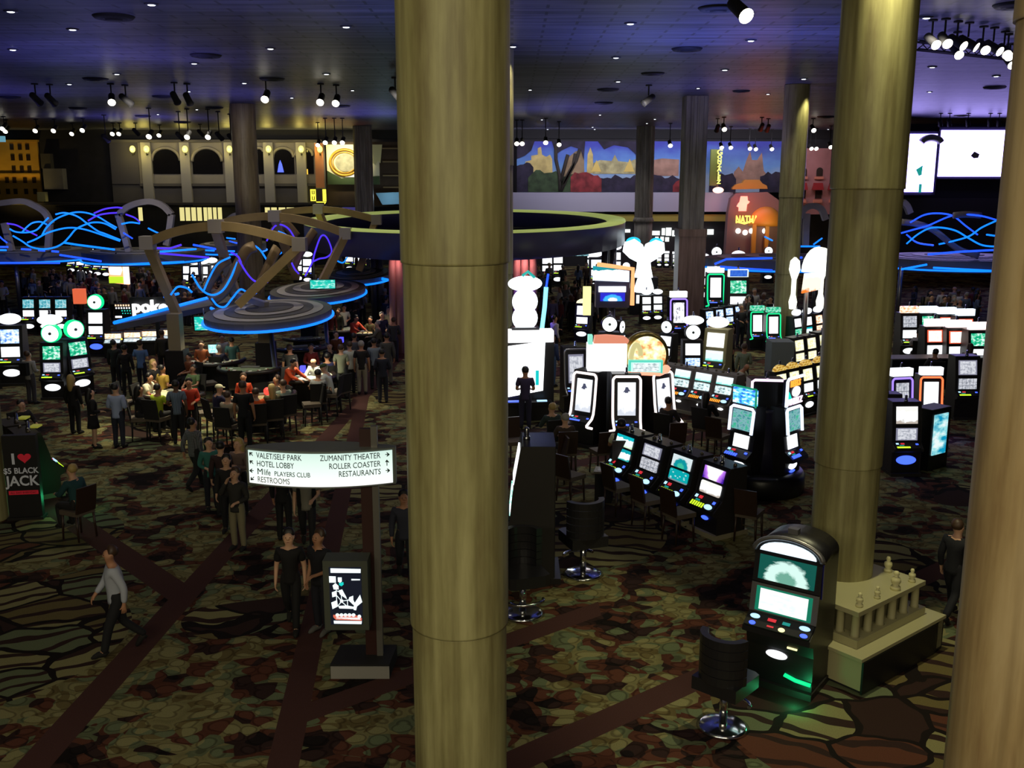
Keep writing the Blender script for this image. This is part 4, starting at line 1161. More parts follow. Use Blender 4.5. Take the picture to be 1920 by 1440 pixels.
def deck_buttons(k, front, x0, x1, z0, z1, par, near=False, row='y', X=None, put=None):
    def one(nm, kind, xa, xb, za, zb, m):
        mb = panel(MB(), front, kind, xa, xb, za, zb, 0.015)
        if put:
            put(nm, mb, m)
        else:
            k.add(nm, mb, m, par)
    h, w = z1 - z0, x1 - x0
    if near:
        for i in range(6):
            xa = x0 + w * 0.62 * i / 6
            one('play_button', 'rect', xa, xa + w * 0.06, z0 + 0.005, z0 + h * 0.42, GLX[row])
    else:
        one('button_row', 'rect', x0, x0 + w * 0.58, z0 + 0.01, z0 + h * 0.35, GLX[row])
    one('bill_lamp', 'rect', x0, x0 + 0.07, z0 + h * 0.72, z1 - 0.005, GLX['p'])
    one('red_figures', 'rect', x0 + 0.12, x0 + 0.22, z0 + h * 0.72, z1 - 0.005, GLX['r'])
    one('teal_figures', 'rect', x0 + 0.08, x0 + 0.20, z0 + h * 0.48, z0 + h * 0.62, GLX['t'])
    one('blue_button', 'rect', x1 - 0.09, x1 - 0.02, z0 + h * 0.62, z0 + h * 0.85, GLX['b'])

def candle(w, z, y=0.1):
    return MB().lathe([(0.05, 0), (0.05, 0.05), (0.035, 0.06), (0.035, 0.16), (0.02, 0.18)], 10, 0, None, (0, y, z))

WHITE_S = screen('white', 'noise', (235, 245, 250), (250, 252, 255), (255, 255, 255), 1.5)
# --- low slanted video machine
def low_kit(cab=CAB, side=CABD):
    k = Kit()
    fr = [(-0.34, 0.10), (-0.34, 0.46), (-0.46, 0.52), (-0.45, 0.58), (-0.22, 0.80), (-0.06, 1.40), (-0.03, 1.46)]
    k.add('plinth', MB().box((0, 0.03, 0.05), (0.86, 0.90, 0.10)), PLINTH)
    k.add('cabinet', cabinet(fr, 0.42, 0.80), cab)
    b = MB()
    for sx in (-0.405, 0.405):
        b.slab([(sx - 0.015, y - 0.012, z) for y, z in fr + [(0.42, 1.46), (0.42, 0.10)]], (0.03, 0, 0))
    k.add('side_panel', b, side)
    k.add('lower_screen', panel(MB(), fr, 'round', -0.30, 0.30, 0.84, 1.08, 0.02), WHITE_S)
    k.add('upper_screen', panel(MB(), fr, 'rect', -0.30, 0.30, 1.13, 1.38, 0.02), WHITE_S)
    d = k.add('button_deck', panel(MB(), fr, 'round', -0.35, 0.35, 0.585, 0.795, 0.025), MATTE)
    deck_buttons(k, [(y - 0.026, z) for y, z in fr], -0.32, 0.32, 0.60, 0.785, d, True)
    k.add('service_button', panel(MB(), [(y - 0.026, z) for y, z in fr], 'oval', 0.08, 0.30, 0.61, 0.69, 0.02), GLX['p'], d)
    k.add('belly_lamp', panel(MB(), fr, 'oval', -0.06, 0.14, 0.34, 0.42, 0.02), GLX['b'])
    k.add('signal_lamp', candle(0.8, 1.46), CHROME)
    k.add('lock_knob', MB().ball((-0.25, 0.15, 1.48), 0.05), TRIMC)
    k.add('lock_knob', MB().ball((0.28, 0.2, 1.48), 0.04), TRIMC)
    return k
LOW = low_kit()
LOWG = low_kit(CABG, CABG)
# --- upright machine with two screens and a topper
def tall_kit(top='oval', cab=CAB, side=CABD, oval=False):
    k = Kit()
    fr = [(-0.30, 0.08), (-0.30, 0.62), (-0.44, 0.68), (-0.43, 0.74), (-0.24, 0.88), (-0.20, 1.28), (-0.10, 1.85), (-0.08, 1.92)]
    k.add('plinth', MB().box((0, 0.02, 0.04), (0.80, 0.84, 0.08)), CABD)
    k.add('cabinet', cabinet(fr, 0.36, 0.72), cab)
    b = MB()
    for sx in (-0.37, 0.37):
        b.slab([(sx - 0.015, y - 0.012, z) for y, z in fr + [(0.36, 1.92), (0.36, 0.08)]], (0.03, 0, 0))
    k.add('side_panel', b, side)
    k.add('lower_screen', panel(MB(), fr, 'rect', -0.28, 0.28, 0.93, 1.25, 0.02), WHITE_S)
    k.add('upper_screen', panel(MB(), fr, 'rect', -0.28, 0.28, 1.36, 1.80, 0.02), WHITE_S)
    d = k.add('button_deck', panel(MB(), fr, 'round', -0.33, 0.33, 0.745, 0.872, 0.025), MATTE)
    deck_buttons(k, [(y - 0.026, z) for y, z in fr], -0.30, 0.30, 0.755, 0.868, d)
    k.add('belly_glass', panel(MB(), fr, 'oval', -0.26, 0.26, 0.30, 0.54, 0.02), GLX['w'])
    if top == 'oval':
        k.add('topper', MB().slab([(x, -0.10, z) for x, z in shape('oval', -0.34, 0.34, 1.96, 2.30)], (0, 0.16, 0)), GLX['w'])
    elif top == 'dome':
        k.add('topper', MB().slab([(x, -0.10, z) for x, z in shape('lens', -0.34, 0.34, 1.93, 2.15)], (0, 0.16, 0)), GLX['w'])
    elif top == 'box':
        k.add('topper', MB().box((0, -0.02, 2.06), (0.70, 0.2, 0.26)), GLX['w'])
    elif top == 'wheel':
        k.add('wheel_case', MB().slab([(x, -0.10, z) for x, z in shape('oval', -0.31, 0.31, 1.92, 2.54)], (0, 0.22, 0)), CAB)
        w = k.add('wheel', MB().slab([(x, -0.12, z) for x, z in shape('oval', -0.275, 0.275, 1.955, 2.505)], (0, 0.03, 0)), GLX['w'])
        k.add('hub', MB().slab([(x, -0.15, z) for x, z in shape('oval', -0.05, 0.05, 2.18, 2.28)], (0, 0.04, 0)), mat('wheel_hub', rgb(120, 140, 130), 0.4), w)
    if oval:
        k.add('oval_topper', MB().slab([(x, -0.10, z) for x, z in shape('oval', -0.40, 0.40, 2.52, 2.86)], (0, 0.16, 0)), GLX['w'])
    zt = 2.86 if oval else {'oval': 2.30, 'dome': 2.15, 'box': 2.19, 'wheel': 2.54}.get(top, 1.92)
    k.add('signal_lamp', candle(0.8, zt - 0.01, -0.02), CHROME)
    return k
TALL, TALLD, TALLB, TALLW, TALLP = tall_kit('oval'), tall_kit('dome'), tall_kit('box'), tall_kit('wheel'), tall_kit('none')
TALLG = tall_kit('oval', CABT, CABT)
TALLWO = tall_kit('wheel', CAB, CABD, True)
# --- portrait machine: one tall screen with a neon outline
def neon_outline(w, zt, foot):
    pts = [(-w, zt - 0.18), (-w + 0.06, zt - 0.05), (-w + 0.18, zt), (w - 0.18, zt), (w - 0.06, zt - 0.05), (w, zt - 0.18)]
    return pts
def portrait_kit(neon, top=None):
    k = Kit()
    fr = [(-0.28, 0.08), (-0.28, 0.60), (-0.48, 0.64), (-0.47, 0.72), (-0.25, 0.86), (-0.18, 1.30), (-0.10, 2.02), (-0.08, 2.08)]
    k.add('plinth', MB().box((0, 0.02, 0.04), (0.84, 0.84, 0.08)), CABD)
    k.add('cabinet', cabinet(fr, 0.36, 0.78), CAB)
    k.add('screen', panel(MB(), fr, 'rect', -0.24, 0.24, 0.98, 1.86, 0.025), WHITE_S)
    d = k.add('button_deck', panel(MB(), fr, 'round', -0.33, 0.33, 0.725, 0.85, 0.025), MATTE)
    deck_buttons(k, [(y - 0.026, z) for y, z in fr], -0.30, 0.30, 0.735, 0.845, d, False, 'b')
    b = MB()
    def P(x, z, dy=0.03):
        return (x, fy(fr, z) - dy, z)
    left = [P(-0.46, 0.60, 0.16), P(-0.36, 0.66, 0.10), P(-0.36, 0.74), P(-0.37, 0.95), P(-0.37, 1.80), P(-0.36, 1.95), P(-0.30, 2.02)]
    pts = smooth_pts(left, 3) + [Vector((-p[0], p[1], p[2])) for p in reversed(smooth_pts(left, 3))]
    b.tube(pts, 0.034, 8)
    k.add('neon_outline', b, neon)
    if top == 'box':
        k.add('topper', MB().box((0, -0.02, 2.22), (0.74, 0.24, 0.26)), GLX['w'])
    k.add('signal_lamp', candle(0.8, 2.08 if top is None else 2.35, 0.0), CHROME)
    return k
NW = glow('neon_white', 255, 236, 232, 1.7)
NO = glow('neon_orange', 255, 110, 60, 1.8)
NG = glow('neon_green', 10, 225, 140, 1.3)
NP = glow('neon_purple', 150, 120, 255, 1.6)
PORT, PORTO, PORTG, PORTP = portrait_kit(NW), portrait_kit(NO, 'box'), portrait_kit(NG, 'box'), portrait_kit(NP, 'box')

def place(k, name, label, px, py, h, yaw, group=None, over=None, scale=1.0, skip=()):
    q = atz(px, py, h * scale)                   # (px, py): the point h above the machine's centre
    return k.put(name, label, 'slot machine', (q.x, q.y, 0), yaw, scale, group, over, skip)

# ---- row of four in the right foreground, facing down-left
SC = {}
SC['tealsky'] = screen('teal_sky', 'sky', (225, 250, 250), (10, 170, 180), (200, 220, 190), 1.25)
SC['tealsky2'] = screen('teal_sky2', 'sky', (235, 250, 255), (10, 150, 160), (40, 160, 160), 1.25)
SC['reels'] = screen('reels_grey', 'reels', (214, 216, 224), (96, 100, 110), (150, 156, 168), 0.95)
SC['frameg'] = screen('frame_grey', 'frame', (220, 222, 230), (130, 130, 150), (160, 164, 176), 1.0)
SC['tealtv'] = screen('teal_tv', 'arch', (220, 235, 238), (10, 150, 160), (60, 190, 160), 1.0)
SC['dots'] = screen('teal_dots', 'dots', (5, 170, 175), (170, 225, 225), (120, 140, 150), 1.0)
SC['violet'] = screen('violet_vee', 'vee', (250, 245, 255), (190, 120, 235), (62, 20, 150), 1.25)
SC['white2'] = screen('white_scene', 'sky', (246, 250, 252), (225, 225, 220), (170, 160, 150), 1.3)
LBL4 = ['furthest of the four low slot machines in a row, both screens turquoise and white', 'second low slot machine from the grey bin, grey-white reel screens',
        'third low slot machine from the grey bin, turquoise dotted lower screen', 'nearest of the four low slot machines in a row, violet upper screen']
P0, P3 = atz(1150, 929, 0), atz(1314, 1003, 0)
dr = (P3 - P0).normalized()
yaw4 = math.degrees(atan2(dr.y, dr.x))           # local +X runs along the row, so the fronts face down-left
cen = []
for i, (u, l) in enumerate((('tealsky', 'tealsky2'), ('frameg', 'reels'), ('tealtv', 'dots'), ('violet', 'white2'))):
    q = P0.lerp(P3, i / 3.0)
    back = Vector((-sin(radians(yaw4)), cos(radians(yaw4)), 0))
    q = q + back * 0.40
    ov = {'upper_screen': SC[u], 'lower_screen': SC[l]}
    LOW.put('slot_machine', LBL4[i], 'slot machine', q, yaw4, 1.0, 'row of four low slot machines', ov)
    cen.append(q)
# ---- teal row behind (grey cabinets)
SC['tealtop'] = screen('teal_top', 'sky', (225, 248, 250), (235, 245, 255), (130, 225, 215), 1.2)
SC['forest'] = screen('forest', 'noise', (70, 100, 104), (210, 238, 240), (250, 255, 255), 1.1)
Q0, Q3 = atz(1247, 683, 1.38), atz(1363, 702, 1.38)
d4 = (Q3 - Q0); d4.z = 0
ang = math.degrees(atan2(d4.y, d4.x))
LG = ['furthest', 'second furthest', 'second nearest', 'nearest']
for i in range(4):
    q = Q0.lerp(Q3, i / 3.0)
    LOWG.put('slot_machine', '%s of four grey-sided slot machines with pale turquoise screens' % LG[i], 'slot machine', (q.x, q.y, 0), -46, 0.95, 'row of four grey slot machines',
             {'upper_screen': SC['tealtop'], 'lower_screen': SC['forest'], 'play_button': GLX['o'], 'belly_lamp': GLX['w']})

# ---- three-machine carousel with white neon outlines
pc = atz(1172, 846, 0)
pc.y += 1.0
for i, (dx, dy, yw, nm) in enumerate(((-0.98, -0.28, -38, 'left'), (0.02, -0.72, 0, 'centre'), (0.98, -0.22, 38, 'right'))):
    g_ = [NO, NW, NW][i]
    rt_ = PORT.put('slot_machine', '%s machine of the three-sided group with neon outlines and a white portrait screen' % nm, 'slot machine', (pc.x + dx, pc.y + dy, 0), yw, 1.0, 'neon-outlined group of three',
             {'screen': screen('cowhand', 'sky', (246, 248, 252), (235, 240, 245), (200, 205, 215), 1.3)})
    fb = MB()
    for pts in ([(-0.10, 1.60), (0.10, 1.63), (0.06, 1.68), (0.03, 1.74), (-0.03, 1.74), (-0.05, 1.67)], [(-0.05, 1.52), (0.03, 1.52), (0.04, 1.62), (-0.05, 1.61)], [(-0.15, 1.36), (0.02, 1.36), (0.01, 1.50), (-0.07, 1.53), (-0.11, 1.46)]):
        fb.slab([(x, fy([(-0.18, 1.30), (-0.10, 2.02)], z) - 0.027, z) for x, z in pts], (0, -0.004, 0))
    sc_ = [c for c in rt_.children if c.name.startswith('screen')][0]
    new_obj('screen_picture', fb.mesh('screen_picture'), glow('picture_slate', 84, 88, 116, 0.8), sc_)
tp = empty('overhead_sign', (pc.x, pc.y + 0.1, 0))
tag(tp, 'overhead sign of the neon-outlined group: white box, round gold drum and turquoise sign', 'sign')
def tpart(nm, mb, m, par=None):
    return new_obj(nm, mb.mesh(nm), m, par or tp)
tpart('support_column', MB().lathe([(0.45, 0.0), (0.42, 2.2)], 16), MATTE)
bx_ = tpart('white_display', MB().box((-0.48, -0.35, 2.46), (1.06, 0.5, 0.72)), screen('big_white', 'noise', (250, 252, 255), (255, 255, 255), (250, 250, 252), 1.7))
tpart('top_letters', MB().slab([(-0.85, -0.62, 2.86), (0.06, -0.62, 2.86), (0.10, -0.62, 2.94), (-0.02, -0.62, 3.03), (-0.5, -0.62, 3.07), (-0.82, -0.62, 3.05)], (0, 0.3, 0)), glow('coral', 240, 150, 120, 0.9), bx_)
tpart('teal_corner', MB().box((-0.94, -0.45, 2.95), (0.12, 0.3, 0.24)), glow('teal_corner', 150, 240, 215, 1.0), bx_)
Xd = Matrix.Translation((0.62, -0.10, 2.50)) @ Matrix.Rotation(radians(90), 4, 'X')
dm_ = tpart('gold_drum', MB().lathe([(0.56, -0.22), (0.60, -0.20), (0.62, 0.0), (0.60, 0.22), (0.52, 0.26)], 32, 0, Xd), mat('drum_gold', rgb(150, 132, 60), 0.3, 0.6))
tpart('drum_face', MB().lathe([(0.0, 0.275), (0.52, 0.265)], 32, 0, Xd), screen('drum', 'noise', (230, 150, 90), (250, 240, 170), (255, 255, 235), 1.2), dm_)
tpart('bent_figure', MB().tube(smooth_pts([(0.16, -0.55, 2.42), (0.20, -0.55, 2.66), (0.30, -0.55, 2.82), (0.40, -0.55, 2.70), (0.42, -0.55, 2.52)], 4), 0.07, 8), glow('figure_pale', 225, 215, 150, 0.9))
tpart('turquoise_sign', MB().box((0.56, -0.56, 2.22), (0.92, 0.16, 0.36)), glow('turq_frame', 90, 220, 195, 1.0))
tpart('sign_face', MB().box((0.56, -0.65, 2.22), (0.80, 0.03, 0.26)), screen('turq_face', 'frame', (235, 245, 245), (190, 235, 228), (150, 170, 175), 1.2))
tpart('red_tube', MB().tube([(0.0, -0.62, 2.06), (0.95, -0.62, 2.02), (1.05, -0.55, 2.05)], 0.05, 8).ball((1.14, -0.4, 2.12), 0.12), glow('tube_coral', 255, 150, 120, 1.8))

# ---- round tower with two visible machines
tc_ = atz(1447, 941, 0)
tc_.y += 1.05
tw = empty('slot_tower', (tc_.x, tc_.y, 0))
tag(tw, 'round black slot tower whose neon-framed machines face left and right', 'slot machine')
def wpart(nm, mb, m, par=None):
    return new_obj(nm, mb.mesh(nm), m, par or tw)
wpart('round_base', MB().lathe([(0.98, 0), (1.0, 0.04), (1.0, 0.42), (0.94, 0.50), (0.0, 0.50)], 40), BLACK)
wpart('core', MB().lathe([(0.58, 0.5), (0.50, 1.0), (0.46, 1.9), (0.50, 2.0)], 8), mat('tower_blue_black', rgb(36, 34, 58), 0.4))
wpart('head', MB().box((0, -0.05, 2.34), (0.78, 0.7, 0.62)), BLACK)
wpart('head_neon', MB().tube([(-0.42, -0.42, 2.50), (-0.42, -0.42, 2.66), (-0.36, -0.42, 2.70), (0.40, -0.42, 2.68)], 0.03, 8), glow('neon_lilac', 255, 215, 255, 1.8))
wpart('signal_lamp', candle(0.8, 2.65, -0.1), CHROME)
for sd, nm in ((-1, 'left'), (1, 'right')):
    ya = -54 if sd < 0 else 46
    X = Matrix.Translation((0.30 * sd, -0.16, 0)) @ Matrix.Rotation(radians(ya), 4, 'Z')
    fr = [(-0.40, 0.5), (-0.42, 0.80), (-0.62, 0.84), (-0.60, 0.92), (-0.40, 1.06), (-0.34, 1.42), (-0.40, 1.44), (-0.34, 2.02), (-0.32, 2.08)]
    c_ = MB().slab([(-0.36, y, z) for y, z in fr + [(0.05, 2.08), (0.05, 0.5)]], (0.72, 0, 0), 0, X)
    cb = wpart('machine_' + 'body', c_, CAB)
    def pp(nm, mb, m):
        mb.v = [tuple(X @ Vector(v)) for v in mb.v]
        return wpart(nm, mb, m, cb)
    pp('lower_screen', panel(MB(), fr, 'rect', -0.22, 0.22, 1.10, 1.40, 0.02), WHITE_S)
    pp('upper_screen', panel(MB(), fr, 'rect', -0.28, 0.28, 1.52, 1.98, 0.02), screen('mint_board', 'noise', (60, 150, 150), (140, 190, 200), (60, 190, 150), 0.9))
    nb = MB()
    nb.tube([(x, fy(fr, z) - 0.04, z) for x, z in [(-0.33, 1.47), (-0.34, 2.0), (-0.28, 2.05), (0.28, 2.05), (0.34, 2.0), (0.33, 1.47)]], 0.036, 8)
    pp('neon_frame', nb, glow('neon_ice', 215, 230, 255, 1.9))
    deck_buttons(None, [(y - 0.02, z) for y, z in fr], -0.30, 0.30, 0.93, 1.05, None, True, 'b', None, pp)
    pp('belly_glass', panel(MB(), fr, 'oval', -0.18, 0.18, 0.60, 0.78, 0.02), GLX['w'])
    pp('foot_lamp', panel(MB(), fr, 'oval', -0.12, 0.12, 0.52, 0.585, 0.02), GLX['b'])
    if sd > 0:
        sg = pp('title_sign', MB().box((0.02, -0.30, 2.42), (0.72, 0.10, 0.62)), mat('sign_violet_dark', rgb(36, 26, 50), 0.4))
        nb = MB().tube([(-0.37, -0.37, 2.12), (-0.36, -0.37, 2.70), (-0.30, -0.37, 2.76), (0.36, -0.37, 2.76)], 0.035, 8)
        pp('title_neon', nb, glow('neon_ice', 215, 230, 255, 1.9))
        for t, zz, m_ in (('REELS', 2.56, glow('title_orange', 255, 150, 50, 1.8)), ('WHEELZ', 2.14, glow('title_pink', 255, 215, 245, 1.8))):
            me = text_mesh(t, 0.20, 0.01, 'CENTER', 0.9, 0.008)
            me.transform(X @ Matrix.Translation((0.02, -0.365, zz)))
            new_obj('title_lettering', me, m_, sg)
        pp('title_wheel', MB().slab([(x, -0.37, z) for x, z in shape('oval', -0.10, 0.26, 2.30, 2.54)], (0, 0.02, 0)), GLX['w'])
        pp('title_wedge', MB().slab([(-0.32, -0.37, 2.28), (-0.12, -0.37, 2.28), (-0.26, -0.37, 2.46)], (0, 0.02, 0)), glow('title_teal', 20, 220, 200, 1.2))
    else:
        pp('title_screen', MB().box((0.0, -0.30, 2.30), (0.66, 0.10, 0.36)), screen('title_mix', 'noise', (40, 90, 230), (90, 220, 235), (250, 250, 255), 1.2))
        pp('title_frame', MB().tube([(-0.36, -0.36, 2.52), (0.36, -0.36, 2.52), (0.36, -0.36, 2.1)], 0.025, 6), glow('title_green', 20, 150, 110, 0.9))

# ---- lone arched machine in the right foreground
ar = Kit()
fr = [(-0.36, 0.10), (-0.36, 0.62), (-0.40, 0.80), (-0.56, 0.88), (-0.55, 0.96), (-0.33, 1.10), (-0.26, 1.52), (-0.28, 1.55), (-0.20, 2.06), (-0.18, 2.26)]
b = MB()
b.slab([(-0.41, y, z) for y, z in fr[:-2] + [(-0.205, 2.02), (0.42, 2.02), (0.42, 0.10)]], (0.82, 0, 0))
ar.add('cabinet', b, CAB)
ar.add('plinth', MB().box((0, 0.03, 0.05), (0.86, 0.92, 0.10)), CABD)
top = [(-0.41, 1.96), (0.41, 1.96)] + [(0.41 * cos(a), 2.02 + 0.25 * sin(a)) for a in [pi * i / 16 for i in range(17)]]
ar.add('arched_hood', MB().slab([(x, -0.24, z) for x, z in top], (0, 0.66, 0), 0, None, True), CAB)
ar.add('hood_trim', MB().tube([(0.41 * cos(a), -0.25, 2.02 + 0.25 * sin(a)) for a in [pi * i / 20 for i in range(21)]], 0.035, 8), STEEL)
ar.add('dome_glass', MB().slab([(x, -0.245, z) for x, z in shape('lens', -0.34, 0.34, 2.03, 2.20)], (0, -0.02, 0)), glow('pale_sky', 215, 240, 255, 1.6))
ar.add('upper_screen', panel(MB(), fr, 'rect', -0.34, 0.34, 1.60, 1.99, 0.02), screen('green_arch', 'arch', (12, 84, 74), (215, 250, 240), (110, 170, 150), 1.05))
lf = ar.add('screen_frame', panel(MB(), fr, 'rect', -0.41, 0.41, 1.11, 1.53, 0.015), STEEL)
ar.add('lower_screen', panel(MB(), [(y - 0.016, z) for y, z in fr], 'rect', -0.34, 0.34, 1.14, 1.49, 0.015), screen('green_frame', 'frame', (245, 252, 250), (16, 110, 84), (225, 245, 240), 1.2))
d = ar.add('button_deck', panel(MB(), fr, 'round', -0.40, 0.40, 0.965, 1.095, 0.03), MATTE)
f2 = [(y - 0.032, z) for y, z in fr]
for kd_, xa, xb, za, zb, m in (('oval', -0.36, -0.24, 1.045, 1.085, GLX['p']), ('oval', 0.24, 0.37, 1.045, 1.085, GLX['p']), ('oval', -0.34, -0.26, 0.985, 1.02, GLX['b']), ('oval', 0.28, 0.37, 0.985, 1.02, GLX['b']),
                                ('rect', -0.14, -0.04, 1.05, 1.075, GLX['r']), ('rect', 0.04, 0.13, 1.05, 1.075, GLX['t']), ('rect', -0.12, -0.04, 1.0, 1.012, GLX['r']), ('oval', 0.02, 0.10, 0.985, 1.02, glow('button_yellow', 250, 245, 170, 1.6))):
    ar.add('play_button', panel(MB(), f2, kd_, xa, xb, za, zb, 0.02), m, d)
ar.add('bill_slot', panel(MB(), [(y - 0.002, z) for y, z in fr], 'rect', 0.10, 0.22, 0.70, 0.72, 0.02), glow('button_yellow', 250, 245, 170, 1.6))
ar.add('belly_glass', panel(MB(), fr, 'oval', -0.16, 0.10, 0.48, 0.60, 0.02), GLX['w'])
ar.add('green_foot_lamp', MB().tube([(0.08, -0.375, 0.27), (0.22, -0.385, 0.235), (0.40, -0.375, 0.22)], 0.028, 8), NG)
ar.add('signal_lamp', MB().box((-0.02, 0.0, 2.30), (0.12, 0.10, 0.10)), STEEL)
ar.add('side_stripe', MB().box((0.415, -0.20, 1.72), (0.015, 0.04, 0.5)), mat('stripe_blue', rgb(30, 30, 110), 0.3))
q = atz(1452, 1287, 0)
ARCH_YAW = -36
aq = Vector((q.x + 0.24, q.y + 0.22, 0))
ar.put('slot_machine', 'lone arched slot machine with green screens beside the right-hand olive column', 'slot machine', aq, ARCH_YAW, 0.98).scale = (1.20, 1.05, 0.99)
gl = Matrix.Rotation(radians(ARCH_YAW), 3, 'Z') @ Vector((0.38, -0.72, 0.10))
lamp('POINT', 'green_foot_glow', aq + gl, 3.5, (0.05, 1.0, 0.35), shadow_soft_size=0.05)

# ---- assorted machines through the hall: (kit, px, py of the top, height, yaw, label, overrides, scale)
BLU = screen('blue_white', 'noise', (60, 120, 220), (190, 220, 255), (255, 255, 255), 1.3)
GOLD = screen('gold_dome', 'noise', (150, 100, 20), (220, 170, 60), (250, 235, 160), 0.9)
PALEY = screen('pale_yellow', 'noise', (230, 220, 150), (250, 246, 205), (255, 255, 240), 1.2)
ORNG = screen('orange_white', 'noise', (250, 120, 50), (255, 215, 180), (255, 255, 250), 1.4)
REDW = screen('red_white', 'frame', (255, 246, 240), (255, 90, 60), (255, 210, 190), 1.6)
GRN = screen('green_show', 'noise', (0, 150, 100), (40, 200, 150), (230, 255, 245), 1.1)
TEALP = screen('teal_poster', 'sky', (225, 245, 245), (10, 160, 200), (20, 120, 210), 1.1)
R_ = 'slot machine'
def m_(k, px, py, h, yaw, label, over=None, s=1.0, skip=(), group=None):
    return place(k, 'slot_machine', label, px, py, h, yaw, group, over, s, skip)
# right of centre
m_(TALLWO, 1300, 592, 2.86, 0, 'blue-lit machine with a white wheel and white oval topper left of the tan cabinet', {'lower_screen': BLU}, 0.90)
m_(TALLG, 1347, 594, 2.30, -32, 'tan-sided upright machine with round topper facing left of the green pair', {'lower_screen': SC['tealtop']}, 1.1)
for i, px in enumerate((1328, 1347, 1365, 1383)):
    m_(TALLP, px, 580 - i * 3, 1.92, 30, '%s from the left of four dark machines with blue eye-shaped tops before the red rail' % ORD[i], {'upper_screen': BLU, 'lower_screen': BLU}, 0.72, (), 'row of four blue-topped machines')
m_(PORTG, 1420, 573, 2.35, 5, 'left machine of the green neon pair at the slim column', {'topper': GRN, 'screen': screen('pale_arch', 'noise', (235, 235, 240), (255, 255, 255), (250, 240, 245), 1.5)}, 0.80)
m_(PORTG, 1450, 576, 2.35, 5, 'right machine of the green neon pair at the slim column', {'topper': GRN, 'screen': screen('pale_arch', 'noise', (235, 235, 240), (255, 255, 255), (250, 240, 245), 1.5)}, 0.80)
for i, (px, py) in enumerate(((1493, 580), (1513, 577), (1533, 574))):
    m_(TALL, px, py, 2.30, 40, '%s from the left of three round-topped machines under the white spoon-shaped sign' % ORD[i], {'lower_screen': [GRN, SC['tealsky'], ORNG][i], 'upper_screen': [WHITE_S, WHITE_S, ORNG][i]}, 0.78, (), 'row of three round-topped machines')
for i, (px, py) in enumerate(((1494, 632), (1517, 628), (1540, 622))):
    m_(TALLP, px, py, 1.92, 40, '%s from the left of the pale yellow machines behind the grey box partition' % ORD[i], {'upper_screen': PALEY, 'lower_screen': PALEY}, 0.85, (), 'row of pale yellow machines')
for i, (px, py) in enumerate(((1461, 684), (1485, 679), (1510, 674), (1535, 668))):
    m_(TALLD, px, py, 2.15, 40, '%s from the left of four machines with gold domes behind the round tower' % ORD[i], {'topper': GOLD, 'upper_screen': PALEY}, 0.80, (), 'row of four gold-domed machines')
pt = atz(1463, 638, 1.9)
tag(new_obj('box_partition', MB().box((pt.x, pt.y, 0.95), (0.75, 0.8, 1.9)).mesh('box_partition'), mat('partition_grey', rgb(120, 130, 132), 0.7)), 'plain grey box partition left of the pale yellow machines', 'partition')
# butterfly-topped machine
bf = Kit()
bf.add('cabinet', MB().box((0, 0.1, 1.0), (1.5, 0.9, 2.0)), CAB)
sh = [(-0.75, 3.0), (-1.12, 3.35), (-1.05, 3.85), (-0.55, 4.05), (-0.1, 3.75), (0.0, 3.5), (0.1, 3.75), (0.6, 4.0), (1.05, 3.85), (1.1, 3.35), (0.7, 3.0), (0.35, 2.8), (-0.35, 2.8)]
tpp = bf.add('winged_topper', MB().slab([(x, -0.1, z) for x, z in sh], (0, 0.4, 0)), glow('wing_white', 235, 248, 255, 2.2))
bf.add('wing_tip', MB().ball((-0.58, 0.1, 3.86), 0.40, 0, 14, None, 0.7, 0.45), glow('wing_cyan', 40, 190, 235, 1.5), tpp)
bf.add('wing_tip', MB().ball((0.64, 0.1, 3.84), 0.36, 0, 14, None, 0.7, 0.45), glow('wing_cyan', 40, 190, 235, 1.5), tpp)
bf.add('bell_body', MB().lathe([(0.36, 2.8), (0.40, 2.45), (0.46, 2.2), (0.62, 1.5), (0.66, 1.25), (0.5, 1.2)], 20), glow('wing_white', 235, 248, 255, 2.2))
bf.add('side_lights', MB().box((-0.95, -0.1, 2.1), (0.2, 0.2, 1.0)).ball((-1.0, -0.1, 1.55), 0.26).ball((-0.95, -0.1, 2.6), 0.2), GLX['w'])
bf.add('lower_screen', MB().box((0, -0.38, 0.85), (0.8, 0.05, 0.45)), GLX['w'])
q = atz(1205, 575, 0.4)
bf.put('slot_machine', 'tall machine with a blazing white butterfly-shaped topper left of the square fluted column', R_, (q.x, q.y, 0), 0)
for i, (px, py) in enumerate(((1212, 543), (1233, 542))):
    m_(TALL, px, py, 2.3, 6, '%s of the pair of white round-topped machines below the butterfly topper' % ['left', 'right'][i], {'upper_screen': WHITE_S}, 0.75, (), 'pair below the butterfly topper')
m_(PORTP, 1272, 546, 2.35, 6, 'violet-edged portrait machine in front of the square fluted column', {'screen': screen('owl', 'noise', (120, 120, 130), (235, 235, 245), (255, 255, 255), 1.4)})
m_(TALLW, 1252, 610, 2.3, -40, 'thin white-lit machine seen edge-on left of the white wheel machine', {'upper_screen': WHITE_S}, 0.8)
for i, (px, py) in enumerate(((1236, 471), (1250, 471), (1266, 472))):
    m_(TALLB, px, py, 2.19, 0, '%s from the left of three far white-screened machines left of the square fluted column' % ORD[i], None, 0.62, (), 'three far machines left of the square column')
for i, (px, py) in enumerate(((1322, 474), (1344, 462))):
    m_(TALLW, px, py, 2.54, -8, '%s bright machine right of the square fluted column, by the green neon frame' % ['left', 'right'][i], {'upper_screen': WHITE_S}, 1.15)
m_(PORTG, 1342, 500, 2.35, 0, 'green neon-framed machine under the end of the silver-hooped canopy', {'screen': WHITE_S}, 1.15)
